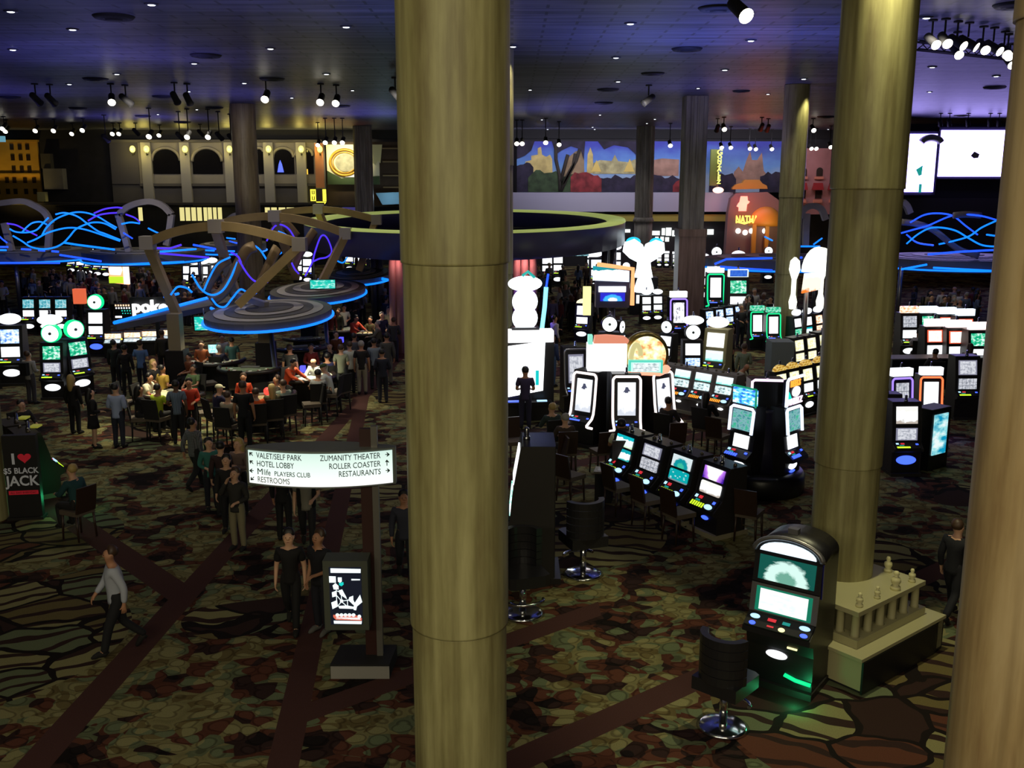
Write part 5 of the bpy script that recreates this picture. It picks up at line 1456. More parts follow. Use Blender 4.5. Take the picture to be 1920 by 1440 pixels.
m_(TALLB, 1384, 505, 2.19, 0, 'machine with a wide blue screen in a white frame under the silver-hooped canopy', {'topper': screen('blue_flat', 'frame', (40, 90, 200), (235, 250, 245), (60, 120, 220), 1.1), 'upper_screen': GRN}, 1.35)
m_(TALLD, 1385, 470, 2.15, 0, 'machine with a white fan-shaped top above the silver-hooped canopy', None, 1.3)
m_(TALLW, 1441, 462, 2.54, 0, 'far machine with a white ball topper left of the slim column', None, 1.0)
# centre
m_(TALLW, 1143, 592, 2.54, 0, 'wheel machine with a white arched wheel below the turquoise box sign', {'upper_screen': WHITE_S}, 0.95)
m_(TALLD, 1094, 560, 2.15, -20, 'small machine with a pale yellow dome left of the turquoise box sign', {'topper': PALEY}, 0.9)
m_(PORT, 1078, 650, 2.08, 10, 'dark portrait machine with white reels left of the neon-outlined group', {'screen': SC['frameg'], 'neon_outline': STEEL}, 1.0)
m_(TALLW, 1163, 610, 2.3, 60, 'edge-on machine with a white-lit side right of the arched wheel', None, 0.8)
for i, (px, py) in enumerate(((1026, 464), (1046, 463), (1110, 455), (1155, 458), (1118, 470))):
    m_(TALL, px, py, 2.3, 0, '%s from the left of five far white-lit machines beyond the round bar' % ORD[i], None, 1.15, (), 'five far machines beyond the round bar')
# turquoise-white box sign with orange edge over a bank of machines
sg = Kit()
sg.add('pole', MB().lathe([(0.12, 0), (0.12, 2.4)], 10), STEEL)
f_ = sg.add('sign_box', MB().box((0, 0, 3.05), (1.30, 0.5, 1.5)), mat('sign_violet_grey', rgb(86, 80, 110), 0.5))
sg.add('upper_face', MB().slab([(-0.78, -0.30, 3.36), (0.62, -0.30, 3.30), (0.62, -0.30, 3.72), (-0.78, -0.30, 3.92)], (0, 0.05, 0)), screen('ice', 'sky', (240, 248, 255), (20, 130, 140), (225, 240, 250), 1.5), f_)
sg.add('orange_edge', MB().tube([(-0.62, -0.28, 3.98), (0.76, -0.28, 3.80), (0.76, -0.28, 2.40)], 0.085, 6), glow('edge_orange', 255, 170, 110, 1.5), f_)
sg.add('middle_face', MB().box((-0.02, -0.27, 3.02), (1.05, 0.05, 0.22)), GLX['w'], f_)
sg.add('blue_face', MB().box((0.0, -0.27, 2.72), (0.95, 0.05, 0.32)), screen('blue_oval', 'arch', (40, 40, 190), (60, 170, 255), (240, 245, 255), 1.3), f_)
sg.add('yellow_pylon', MB().box((-0.98, -0.1, 2.55), (0.30, 0.25, 1.1)), glow('pylon_yellow', 250, 250, 150, 1.6))
q = atz(1147, 573, 2.35)
sg.put('box_sign', 'turquoise and white box sign with an orange edge and yellow pylon', 'sign', (q.x, q.y, 0), 0, 1.0)
# spoon-shaped sign
sp = Kit()
for sx, nm in ((-0.55, 'spoon_pylon'), (0.62, 'spoon_pylon')):
    sp.add(nm, MB().slab([(sx + x, 0, z) for x, z in [(-0.10, 2.0), (0.10, 2.0), (0.14, 2.3), (0.06, 2.6), (0.06, 3.2), (0.20, 3.6), (0.16, 3.95), (0.0, 4.1), (-0.16, 3.95), (-0.20, 3.6), (-0.06, 3.2), (-0.06, 2.6), (-0.14, 2.3)]], (0, 0.2, 0)), glow('spoon', 250, 252, 235, 1.8))
sp.add('cap', MB().slab([(x, -0.05, z) for x, z in shape('lens', -0.2, 1.15, 3.5, 4.5)], (0, 0.3, 0)), glow('spoon', 250, 252, 235, 1.8))
sp.add('orange_panel', MB().slab([(-0.25, -0.08, 2.65), (0.5, -0.08, 2.8), (0.55, -0.08, 3.5), (-0.18, -0.08, 3.45)], (0, 0.1, 0)), screen('spoon_orange', 'sky', (255, 240, 215), (255, 250, 240), (250, 120, 40), 1.3))
sp.add('post', MB().lathe([(0.1, 0), (0.1, 3.0)], 10, 0, None, (0.1, 0.3, 0)), STEEL)
q = atz(1512, 575, 2.1)
sp.put('spoon_sign', 'white sign shaped like two tall spoons with an orange panel', 'sign', (q.x, q.y, 0), 8, 1.0)
# giant white display left of centre-right
gd = Kit()
gd.add('cabinet', MB().box((0, 0.3, 1.2), (1.6, 1.0, 2.4)), CAB)
gd.add('display', MB().slab([(-0.72, -0.22, 0.75), (0.46, -0.22, 0.95), (0.52, -0.22, 2.45), (-0.72, -0.22, 2.30)], (0, -0.05, 0)), screen('blaze', 'noise', (225, 245, 250), (255, 255, 255), (255, 255, 255), 2.4))
gd.add('header', MB().box((0.02, -0.05, 2.60), (1.5, 0.5, 0.34)), glow('header_white', 255, 255, 255, 2.2))
gd.add('teal_strip', MB().box((-0.66, -0.28, 1.1), (0.10, 0.02, 0.6)), glow('strip_teal', 10, 190, 190, 1.2))
gd.add('teal_strip', MB().box((0.28, -0.29, 1.35), (0.10, 0.02, 0.45)), glow('strip_teal', 10, 190, 190, 1.2))
gd.add('button_deck', MB().box((0, -0.45, 0.62), (1.4, 0.4, 0.12)), BLACK)
gd.add('blue_button', MB().box((-0.45, -0.5, 0.69), (0.4, 0.12, 0.03)), GLX['b'])
gd.add('pale_button', MB().box((0.4, -0.5, 0.69), (0.3, 0.12, 0.03)), GLX['p'])
q = atz(988, 618, 2.77)
gp = gd.put('slot_machine', 'big machine with a blazing white wall-like display right of the middle column', R_, (q.x, q.y, 0), 6)
e8 = Kit()
e8.add('ring_stack', MB().ball((0, 0, 1.42), 0.56, 0, 14, None, 0.45, 0.4).ball((0, 0, 0.84), 0.42, 0, 14, None, 1, 0.4).ball((0, 0, 0.30), 0.42, 0, 14, None, 1, 0.4), glow('stack_white', 240, 248, 255, 2.2))
e8.add('foot', MB().box((0, 0, -0.05), (0.9, 0.5, 0.12)), BLACK)
e8.add('green_peak', MB().tube([(-0.1, -0.1, 1.68), (0.08, -0.1, 1.82), (0.30, -0.1, 1.62)], 0.05, 6), glow('peak_green', 40, 180, 170, 1.0))
e8.put('topper_sign', 'white stacked-rings topper standing on the big white machine', 'sign', (q.x - 0.06, q.y + 0.1, 2.83), 6, 0.92)
q2 = Vector((q.x + 0.42, q.y + 0.40, 0))
nt = MB().tube([(q2.x, q2.y, 2.38), (q2.x + 0.12, q2.y, 3.4), (q2.x + 0.16, q2.y, 4.0)], 0.07, 8)
rod = tag(new_obj('neon_rod', nt.mesh('neon_rod'), glow('rod_cyan', 130, 220, 255, 1.8)), 'upright cyan neon rod beside the stacked-rings topper', 'neon light')
new_obj('blue_tip', MB().tube([(q2.x + 0.16, q2.y, 3.98), (q2.x + 0.22, q2.y, 4.4)], 0.035, 8).mesh('blue_tip'), NEONB, rod)
lamp('POINT', 'blue_halo', (q2.x - 0.1, q2.y - 0.6, 3.5), 26, (0.15, 0.2, 1.0), shadow_soft_size=0.2)
# right edge between the columns
m_(TALLP, 1698, 752, 1.92, 2, 'upright machine with white screens beside the tall poster box, right of the right-hand column', {'upper_screen': SC['white2'], 'lower_screen': SC['frameg'], 'belly_glass': GLX['b']}, 0.95)
pb = Kit()
pb.add('case', MB().box((0, 0, 0.98), (0.62, 1.0, 1.96)), BLACK)
pb.add('top_plate', MB().box((0, 0, 1.97), (0.60, 0.98, 0.02)), mat('top_grey', rgb(110, 108, 118), 0.5))
pb.add('lit_poster', MB().box((0.32, -0.02, 1.15), (0.03, 0.72, 1.30)), screen('poster_teal', 'noise', (10, 150, 190), (150, 225, 230), (235, 250, 250), 1.0))
q = atz(1750, 762, 1.58)
pb.put('poster_box', 'black box with a turquoise lit poster on its right side', 'advertising box', (q.x, q.y, 0), -56, 0.80)
m_(PORTO, 1746, 688, 2.35, 0, 'portrait machine with orange neon edges behind the poster box', {'screen': WHITE_S}, 0.84)
m_(PORTP, 1690, 690, 2.35, 12, 'violet-edged portrait machine beside the right-hand column', {'screen': SC['reels']}, 0.84)
m_(TALLP, 1812, 667, 1.92, 2, 'dim upright machine with two grey screens at the right', {'upper_screen': SC['frameg'], 'lower_screen': SC['reels'], 'belly_glass': CAB}, 1.0)
m_(TALLP, 1663, 738, 1.92, 2, 'machine half hidden by the right-hand column, pale yellow screens', {'upper_screen': PALEY, 'lower_screen': PALEY}, 0.95)
for i, (px, py) in enumerate(((1705, 574), (1741, 574), (1775, 576), (1810, 579))):
    m_(TALLB, px, py, 2.19, 4, '%s from the left of four far machines with lit box tops near the right edge' % ORD[i], {'topper': ORNG if i == 0 else glow('box_ice', 225, 242, 255, 1.8), 'upper_screen': [SC['reels'], GRN, REDW, REDW][i]}, 1.0, (), 'far row near the right edge')
for i, (px, py) in enumerate(((1752, 598), (1793, 600), (1834, 604))):
    m_(TALLB, px, py, 2.19, 4, '%s from the left of three glowing machines with pink-red tops at the right' % ORD[i],
       {'topper': glow('pink_white', 255, 225, 220, 2.0), 'upper_screen': REDW if i < 2 else GRN, 'lower_screen': WHITE_S}, 1.0, (), 'three pink-topped machines')
dk = Kit()
dk.add('counter', MB().box((0, 0, 0.5), (3.6, 0.7, 1.0)), BLACK)
dk.add('top', MB().box((0, 0, 1.02), (3.7, 0.8, 0.04)), mat('top_grey', rgb(110, 108, 118), 0.5))
q = atz(1758, 668, 1.04)
dk.put('counter_unit', 'black counter running behind the orange-edged portrait machine', 'counter', (q.x, q.y, 0), 4, 1.0)
lamp('POINT', 'under_deck_blue', (atz(1785, 800, 0.4).x, atz(1785, 800, 0.4).y, 0.5), 6, (0.12, 0.1, 1.0), shadow_soft_size=0.1)
# left side
m_(TALLWO, 93, 590, 2.86, 3, 'machine with a white oval topper and a big white wheel ringed in green', {'wheel_case': NG, 'upper_screen': GRN, 'lower_screen': SC['frameg']}, 0.98)
m_(TALLW, 137, 600, 2.54, 48, 'green-ringed wheel machine turned away, right of the front-facing green wheel', {'wheel_case': NG, 'upper_screen': GRN, 'lower_screen': SC['frameg']}, 1.0)
m_(TALL, 17, 588, 2.30, 8, 'bright machine with a crown-shaped white top at the left edge', {'upper_screen': BLU, 'lower_screen': WHITE_S}, 1.1)
for i, px in enumerate((54, 85, 115)):
    m_(TALLP, px, 557, 1.92, 2, '%s from the left of three machines with turquoise upper screens at far left' % ORD[i], {'upper_screen': screen('teal_flat', 'noise', (40, 150, 170), (110, 200, 215), (200, 235, 240), 0.9)}, 0.9, (), 'row of three turquoise machines')
m_(TALLW, 178, 552, 2.54, 0, 'machine with a white arched wheel in a green halo right of the orange sign', {'wheel_case': NG, 'upper_screen': WHITE_S, 'belly_glass': GLX['b']}, 1.0)
for i, (px, py) in enumerate(((133, 464), (150, 466), (166, 467), (182, 469), (198, 470), (214, 472))):
    m_(TALLB, px, py, 2.19, 0, '%s from the left of six far white-lit machines between the two left canopies' % ORD[i], None, 0.95, (), 'six far machines between the left canopies')
for i, (px, py) in enumerate(((352, 484), (366, 486), (381, 485), (397, 483), (560, 470), (576, 472))):
    m_(TALL, px, py, 2.3, 0, '%s from the left of six far white-lit machines behind the nearest neon waves' % ORD[i], None, 1.0, (), 'six far machines behind the neon waves')
for i, (px, py) in enumerate(((655, 459), (671, 460), (690, 461))):
    m_(TALLB, px, py, 2.19, 0, '%s from the left of three far white-lit machines left of the middle column' % ORD[i], None, 1.0, (), 'three far machines left of the middle column')
# bar-top poker machines with orange headers
pk = Kit()
pk.add('cabinet', cabinet([(-0.30, 0), (-0.30, 0.7), (-0.42, 0.74), (-0.40, 0.82), (-0.10, 1.0), (-0.05, 1.35)], 0.3, 0.9), CAB)
fp = [(-0.30, 0), (-0.30, 0.7), (-0.42, 0.74), (-0.40, 0.82), (-0.10, 1.0), (-0.05, 1.35)]
pk.add('header_screen', panel(MB(), fp, 'rect', -0.42, 0.42, 1.03, 1.30, 0.03), screen('orange_head', 'noise', (255, 150, 90), (255, 225, 190), (255, 255, 250), 1.5))
pk.add('slant_screen', panel(MB(), fp, 'rect', -0.40, 0.40, 0.84, 0.98, 0.02), screen('grey_slant', 'noise', (110, 130, 150), (190, 215, 225), (245, 250, 250), 1.0))
pk.add('side_lamp', MB().ball((0.47, -0.2, 1.02), 0.05), glow('side_lamp', 255, 220, 70, 2.0))
for i, px in enumerate((212, 248, 282, 314)):
    q = atz(px, 617 + (3 - i) * 2.2, 1.35 * 0.76)
    pk.put('poker_machine', '%s poker machine from the left in the row with orange-white headers' % ORD[i], 'slot machine', (q.x, q.y, 0), 6, 0.76, 'poker machines with orange headers')
# number board and poker sign
q = atz(234, 583, 1.41)
nb = Kit()
nb.add('board', MB().box((0, 0, 2.35), (1.5, 0.2, 1.15)), mat('board_dark', rgb(16, 14, 20), 0.5))
for row in range(4):
    for i in range(7):
        if row > 1 and i < 2:
            continue
        nb.add('lit_figure', MB().box((-0.60 + i * 0.19 + row * 0.03, -0.11, 2.78 - row * 0.20), (0.11 - row * 0.015, 0.02, 0.13 - row * 0.02)), [glow('figure_peach', 255, 205, 170, 1.5), GLX['w'], glow('figure_teal', 40, 210, 190, 1.2), glow('figure_teal', 40, 210, 190, 1.2)][row])
nb.add('lit_strip', MB().box((-0.45, -0.11, 1.92), (0.48, 0.02, 0.14)), GLX['w'])
nb.add('teal_edge', MB().box((0.72, -0.11, 2.35), (0.03, 0.02, 0.9)), glow('edge_teal', 20, 150, 160, 0.8))
nb.add('leg', MB().box((-0.6, 0.05, 0.9), (0.1, 0.1, 1.8)), MATTE)
nb.add('leg', MB().box((0.6, 0.05, 0.9), (0.1, 0.1, 1.8)), MATTE)
nb.put('number_board', 'dark board of lit jackpot figures left of the white lettered sign', 'sign', (q.x, q.y, 0), 3, 0.60)
q = atz(249, 572, 2.5)
ps = empty('lettered_sign', (q.x, q.y, 0))
tag(ps, 'white glowing poker sign in lower-case letters beside the bronze post', 'sign')
me = text_mesh('poker', 0.66, 0.05, 'LEFT', 1.0, 0.02)
me.transform(Matrix.Translation((0.0, -0.1, 2.24)))
new_obj('lettering', me, glow('sign_white', 255, 255, 255, 2.0), ps)
new_obj('back_panel', MB().box((0.85, 0.06, 2.42), (1.9, 0.1, 0.75)).mesh('back_panel'), mat('board_dark', rgb(16, 14, 20), 0.5), ps)
new_obj('post', MB().box((0.85, 0.12, 1.05), (0.14, 0.1, 2.1)).mesh('post'), MATTE, ps)
# orange signs at left
rect_ = rect(MB(), 117, 542, 139, 570, 44, 0.25)
rect_.box((wx(128, 44), 44.12, wz(570, 44) / 2), (0.10, 0.10, wz(570, 44)), 1)
tag(new_obj('poster_sign', rect_.mesh('poster_sign'), [glow('sign_salmon', 240, 110, 70, 0.9), MATTE]), 'plain orange-red lit sign above the turquoise-screened machines', 'sign')
js = at_base('jackpot_sign', 'orange-edged white and lime lit sign hanging under the long canopy at left', 'sign', 205, 530, 52.3)
part('edge', poly(MB(), [(193, 489), (220, 494), (226, 498), (226, 534), (190, 530), (190, 494)], 52.4, 0.2), glow('edge_orange', 255, 170, 110, 1.5), js)
part('white_face', poly(MB(), [(190, 505), (193, 499), (212, 500), (214, 507), (210, 516), (192, 515)], 52.25, 0.15), GLX['w'], js)
part('lime_face', rect(MB(), 189, 519, 216, 531, 52.25, 0.15), glow('lime_face', 190, 225, 50, 1.2), js)
part('pale_side', rect(MB(), 217, 494, 227, 533, 52.2, 0.15), glow('side_peach', 255, 232, 215, 1.6), js)
part('hanger', rect(MB(), 205, 474, 207, 492, 52.5, 0.1), MATTE, js)
# ================================================================== foreground: wayfinding post, kiosk, plinth, furniture
WY = 13.75
wb = Vector(((690 - 960) / F * 14.6, WY, 0))
ws = empty('wayfinding_sign', wb)
tag(ws, 'wayfinding post with a lit white direction panel and a lit map board', 'sign')
def sp_(nm, mb, m, par=None, label=None):
    o = new_obj(nm, mb.mesh(nm) if isinstance(mb, MB) else mb, m, par or ws)
    if label:
        o['label'] = label
    return o
sp_('base_block', MB().slab([(-0.55, -0.34, 0), (0.32, -0.34, 0), (0.36, 0.30, 0), (-0.50, 0.30, 0)], (0, 0, 0.22)), MATTE)
sp_('base_face', MB().box((-0.11, -0.352, 0.10), (0.86, 0.02, 0.19)), mat('base_face_grey', rgb(150, 146, 140), 0.6))
sp_('red_post', MB().box((0.02, 0.02, 1.95), (0.17, 0.10, 3.5)), mat('oxblood_post', rgb(58, 28, 24), 0.5))
sp_('steel_post', MB().box((0.15, -0.02, 1.98), (0.09, 0.09, 3.54)), mat('post_steel', rgb(128, 124, 118), 0.4, 0.5))
# lens-shaped lit panel
cx, z0, z1, hw = -0.62, 2.90, 3.44, 1.07
def bow(x):
    t = (x - cx) / hw
    return -0.05 - 0.24 * (1 - t * t)
N_ = 24
fx = [cx - hw + 2 * hw * i / N_ for i in range(N_ + 1)]
out = [(x, bow(x), z0) for x in fx] + [(x, 0.05 + 0.24 * (1 - ((x - cx) / hw) ** 2), z0) for x in reversed(fx)]
hd = sp_('panel_housing', MB().slab(out, (0, 0, z1 - z0)), mat('housing_grey', rgb(120, 124, 118), 0.45, 0.3))
b = MB()
for i in range(N_):
    xa, xb = fx[i] + (0.04 if i == 0 else 0), fx[i + 1] - (0.04 if i == N_ - 1 else 0)
    b.add([(xa, bow(xa) - 0.012, z0 + 0.025), (xb, bow(xb) - 0.012, z0 + 0.025), (xb, bow(xb) - 0.012, z1 - 0.03), (xa, bow(xa) - 0.012, z1 - 0.03)], [(0, 1, 2, 3)], 0, True)
def panel_mat():
    g = NB('lit_panel', 0.5)
    sp = g.n('SeparateXYZ', {0: g.tc.outputs['Generated']})
    g.b.inputs['Base Color'].default_value = (0.3, 0.3, 0.3, 1)
    g.put(g.b.inputs['Emission Color'], g.ramp(sp.outputs[2], [(0.0, rgb(255, 255, 255)), (0.3, rgb(238, 255, 246)), (1.0, rgb(204, 232, 222))]))
    g.b.inputs['Emission Strength'].default_value = 1.05
    return g.m
sp_('lit_face', b, panel_mat(), hd)
INK = mat('sign_ink', rgb(44, 60, 58), 0.7)
INKF = mat('sign_ink_faded', rgb(150, 158, 152), 0.7)
def sign_text(t, x, z, size, align, m=INK, sx=0.95, bold=0.0):
    me = text_mesh(t, size, 0.003, align, sx, bold)
    for v in me.vertices:
        X = v.co.x + x
        v.co = (X, bow(X) - 0.018 + v.co.y, v.co.z + z)
    sp_('lettering', me, m, hd)
def arrow(x, z, ang, s=0.075, m=INK):
    b = MB()
    pts = [(-1, 0.12), (0.25, 0.12), (-0.1, 0.62), (0.22, 0.62), (0.95, 0), (0.22, -0.62), (-0.1, -0.62), (0.25, -0.12), (-1, -0.12)]
    c, s_ = cos(radians(ang)), sin(radians(ang))
    P = [(x + s * 0.62 * (u * c - v * s_), bow(x) - 0.016, z + s * 0.62 * (u * s_ + v * c)) for u, v in pts]
    b.slab(P, (0, -0.004, 0))
    sp_('arrow', b, m, hd)
lx = cx - hw + 0.17
for t, z, an, m_k in (('VALET/SELF PARK', 3.31, 135, INK), ('HOTEL LOBBY', 3.19, 135, INK), ('RESTROOMS', 2.955, 225, INKF)):
    sign_text(t, lx, z, 0.118, 'LEFT', m_k, 0.74)
    arrow(lx - 0.075, z + 0.042, an)
sign_text('M', lx, 3.068, 0.13, 'LEFT', INK, 0.95, 0.0)
sign_text('life', lx + 0.105, 3.068, 0.122, 'LEFT', INK, 0.75)
sign_text('PLAYERS CLUB', lx + 0.265, 3.068, 0.098, 'LEFT', INK, 0.82)
arrow(lx - 0.075, 3.11, 180)
rx = cx + hw - 0.20
for t, z, an in (('ZUMANITY THEATER', 3.31, 0), ('ROLLER COASTER', 3.19, 90), ('RESTAURANTS', 3.072, 0)):
    sign_text(t, rx, z, 0.118, 'RIGHT', INK, 0.74)
    arrow(rx + 0.085, z + 0.042, an)
# map board
mb_ = sp_('map_case', MB().box((-0.27, -0.22, 1.32), (0.64, 0.34, 1.06)), mat('map_case', rgb(78, 82, 72), 0.6))
mx, mz, my = -0.27, 1.32, -0.395
sp_('map_screen', MB().box((mx, my, mz), (0.46, 0.012, 0.88)), mat('map_black', (0.008, 0.009, 0.014, 1), 0.3, 0, rgb(30, 34, 50), 0.5), mb_)
def mp(x, y):                                    # position on the map from the close-up
    return (mx + (x - 540) / 650 * 0.46, mz - (y - 720) / 1150 * 0.86)
MW = glow('map_white', 225, 240, 240, 1.4)
def mpoly(nm, pts, m):
    sp_(nm, MB().slab([(mp(*p)[0], my - 0.007, mp(*p)[1]) for p in pts], (0, -0.004, 0)), m, mb_)
mpoly('map_header', [(250, 150), (860, 165), (855, 245), (250, 240)], MW)
mpoly('map_footer', [(275, 1225), (850, 1235), (840, 1295), (280, 1285)], MW)
mpoly('map_red_bar', [(270, 1105), (740, 1115), (850, 1170), (850, 1225), (320, 1205), (270, 1150)], glow('map_red', 225, 110, 90, 1.0))
mpoly('map_caption', [(330, 1150), (820, 1160), (830, 1205), (330, 1190)], MW)
for i in range(5):
    mpoly('map_dot', [(355 + 82 * i + 40 * cos(a), 1110 + 38 * sin(a)) for a in [2 * pi * j / 10 for j in range(10)]], MW)
mpoly('map_dot', [(800 + 38 * cos(a), 1140 + 40 * sin(a)) for a in [2 * pi * j / 10 for j in range(10)]], MW)
mpoly('map_note', [(215, 310), (350, 315), (350, 440), (215, 440)], MW)
mpoly('map_note', [(665, 365), (840, 370), (840, 392), (665, 395)], MW)
mpoly('map_shield', [(390, 335), (470, 335), (470, 420), (430, 445), (392, 420)], MW)
mpoly('map_pin', [(410, 450), (500, 430), (505, 480), (460, 515), (415, 490)], glow('map_teal', 20, 200, 190, 1.2))
for pts in ([(280, 500), (340, 450), (400, 510), (400, 580), (300, 580)], [(260, 640), (340, 610), (345, 720), (265, 740)], [(400, 600), (470, 580), (550, 740), (560, 780), (420, 680)],
            [(240, 850), (360, 800), (370, 930), (260, 985)], [(590, 800), (610, 740), (690, 710), (690, 800), (720, 860), (690, 900)], [(700, 880), (830, 690), (870, 840), (760, 930), (740, 1010), (690, 1000)],
            [(420, 790), (480, 790), (480, 850), (420, 850)], [(380, 920), (560, 910), (700, 940), (700, 980), (400, 970)]):
    mpoly('map_block', pts, MW)
def mline(a, b_):
    p, q = Vector(mp(*a)), Vector(mp(*b_))
    d = (q - p).normalized() * 0.005
    n_ = Vector((-d.y, d.x))
    sp_('map_path', MB().slab([(v.x, my - 0.006, v.y) for v in (p + n_, q + n_, q - n_, p - n_)], (0, -0.004, 0)), MW, mb_)
for a_, b_ in (((350, 580), (350, 930)), ((350, 700), (450, 820)), ((450, 640), (450, 800)), ((450, 820), (600, 800)), ((450, 830), (570, 940)), ((570, 790), (570, 940)), ((360, 930), (450, 830)), ((360, 610), (460, 650))):
    mline(a_, b_)

# black poster stand by the left column
pq = atz(52, 971, 0)
ps_ = empty('poster_stand', (pq.x, pq.y, 0), 8)
tag(ps_, 'black poster stand with a red heart and white blackjack lettering at the left edge', 'poster stand')
new_obj('panel', MB().box((0, 0, 0.93), (0.68, 0.16, 1.86)).mesh('panel'), mat('poster_black', (0.008, 0.007, 0.008, 1), 0.5), ps_)
PW = mat('poster_white', rgb(150, 148, 144), 0.6, 0, rgb(170, 168, 164), 0.18)
PR = mat('poster_red', rgb(150, 20, 34), 0.6, 0, rgb(190, 30, 45), 0.25)
def ptext(t, x, z, s, al, m, sx=1.0, bold=0.003):
    me = text_mesh(t, s, 0.004, al, sx, bold)
    me.transform(Matrix.Translation((x, -0.084, z)))
    new_obj('lettering', me, m, ps_)
ptext('I', -0.19, 1.24, 0.33, 'LEFT', PW, 1.1, 0.008)
ptext('$5 BLACK', -0.01, 1.03, 0.175, 'CENTER', PW, 0.92)
ptext('JACK', 0.0, 0.76, 0.31, 'CENTER', PW, 0.93, 0.006)
hp = []
for i in range(40):
    t = 2 * pi * i / 40
    hp.append((0.085 + 0.0085 * 16 * sin(t) ** 3, -0.081, 1.37 + 0.0075 * (13 * cos(t) - 5 * cos(2 * t) - 2 * cos(3 * t) - cos(4 * t))))
new_obj('heart', MB().slab(hp, (0, -0.006, 0)).mesh('heart'), PR, ps_)
new_obj('red_strip', MB().box((0, -0.083, 0.60), (0.60, 0.01, 0.085)).mesh('red_strip'), PR, ps_)
me = text_mesh('ALL DAY EVERYDAY', 0.062, 0.002, 'CENTER', 0.95)
me.transform(Matrix.Translation((0, -0.091, 0.58)))
new_obj('lettering', me, mat('strip_ink', rgb(40, 16, 16), 0.6), ps_)
new_obj('kick_plate', MB().box((0, 0, 0.03), (0.74, 0.30, 0.06)).mesh('kick_plate'), MATTE, ps_)

# the machines behind it that face right, brown-sided
LOWB = low_kit(mat('cabinet_brown', rgb(44, 36, 26), 0.6), mat('cabinet_brown', rgb(44, 36, 26), 0.6))
for px, py, lb in ((62, 802, 'brown-sided slot machine seen from behind beside the blackjack poster, facing the seated woman'), (40, 786, 'brown-sided slot machine seen from behind, the further of two by the left column')):
    q = atz(px, py, 1.60)
    LOWB.put('slot_machine', lb, 'slot machine', (q.x, q.y, 0), 128, 1.08)
    tag(new_obj('top_glow_slab', MB().box((q.x, q.y + 0.12, 1.61), (0.20, 0.24, 0.04)).mesh('top_glow_slab'), mat('top_glow', rgb(150, 150, 60), 0.4, 0, rgb(170, 170, 60), 0.35)), 'yellow-green glow slab for light on the %s brown-sided machine top' % ('nearer' if px == 62 else 'further'), 'tray')
q = atz(118, 950, 0.1)
lamp('POINT', 'green_foot_glow', (q.x, q.y, 0.35), 5, (0.05, 1.0, 0.35), shadow_soft_size=0.05)

# colonnade box round the foot of the right-hand column
pl = empty('column_plinth', (5.22, 14.36, 0), 39)
tag(pl, 'pale colonnade box with finials on a black-skirted base around the right-hand column', 'plinth')
CREAM = mat('plinth_cream', rgb(168, 162, 122), 0.6)
def pp_(nm, mb, m, par=None):
    return new_obj(nm, mb.mesh(nm), m, par or pl)
LX, LY = 1.15, 0.95
pp_('base_box', MB().box((0, 0, 0.29), (2 * LX - 0.06, 2 * LY, 0.46)), CREAM)
pp_('kick_plate', MB().box((0, 0, 0.03), (2 * LX - 0.16, 2 * LY - 0.1, 0.06)), MATTE)
sk = [(-LX + 0.02, -LY - 0.03), (LX - 0.3, -LY - 0.03)] + [(LX - 0.3 + 0.36 * sin(a), -LY + 0.33 - 0.36 * cos(a)) for a in [pi / 2 * i / 6 for i in range(7)]] + [(LX + 0.06, LY), (LX, LY), (LX, -LY), (-LX + 0.02, -LY)]
pp_('black_skirt', MB().slab([(x, y, 0.02) for x, y in sk], (0, 0, 0.49)), mat('skirt_black', (0.006, 0.006, 0.007, 1), 0.5))
pp_('ledge', MB().box((0, 0, 0.545), (2 * LX + 0.04, 2 * LY + 0.04, 0.05)), CREAM)
pp_('step', MB().box((0, 0, 0.63), (2 * LX - 0.42, 2 * LY - 0.42, 0.13)), CREAM)
pp_('core', MB().box((0, 0, 0.87), (2 * LX - 0.85, 2 * LY - 0.85, 0.36)), mat('plinth_core', rgb(120, 114, 84), 0.8))
for i in range(6):
    for sgn in (-1, 1):
        t = -1 + 2 * i / 5
        for x, y in ((t * (LX - 0.33), sgn * (LY - 0.33)),) + (((sgn * (LX - 0.33), t * (LY - 0.33)),) if 0 < i < 5 else ()):
            pp_('colonnette', MB().lathe([(0.075, 0.695), (0.06, 0.72), (0.055, 1.02), (0.075, 1.05)], 12, 0, None, (x, y, 0)), CREAM)
pp_('top_slab', MB().box((0, 0, 1.085), (2 * LX - 0.46, 2 * LY - 0.46, 0.07)), CREAM)
fk = Kit()
fk.add('figure', MB().lathe([(0.0, 0), (0.075, 0), (0.075, 0.05), (0.045, 0.07), (0.075, 0.13), (0.07, 0.18), (0.03, 0.21), (0.045, 0.25), (0.03, 0.29), (0.0, 0.30)], 12), mat('finial_cream', rgb(206, 200, 150), 0.55))
Mx = Matrix.Translation((5.22, 14.36, 0)) @ Matrix.Rotation(radians(39), 4, 'Z')
for i, (x, y) in enumerate(((-0.72, -0.60), (-0.25, -0.60), (0.25, -0.60), (0.72, -0.60), (0.80, -0.15))):
    q = Mx @ Vector((x, y, 1.12))
    fk.put('finial', '%s small pale finial from the left on top of the colonnade box' % ORD[i], 'finial', q, 0, [0.72, 0.62, 1.0, 0.72, 0.85][i], 'finials on the colonnade box')

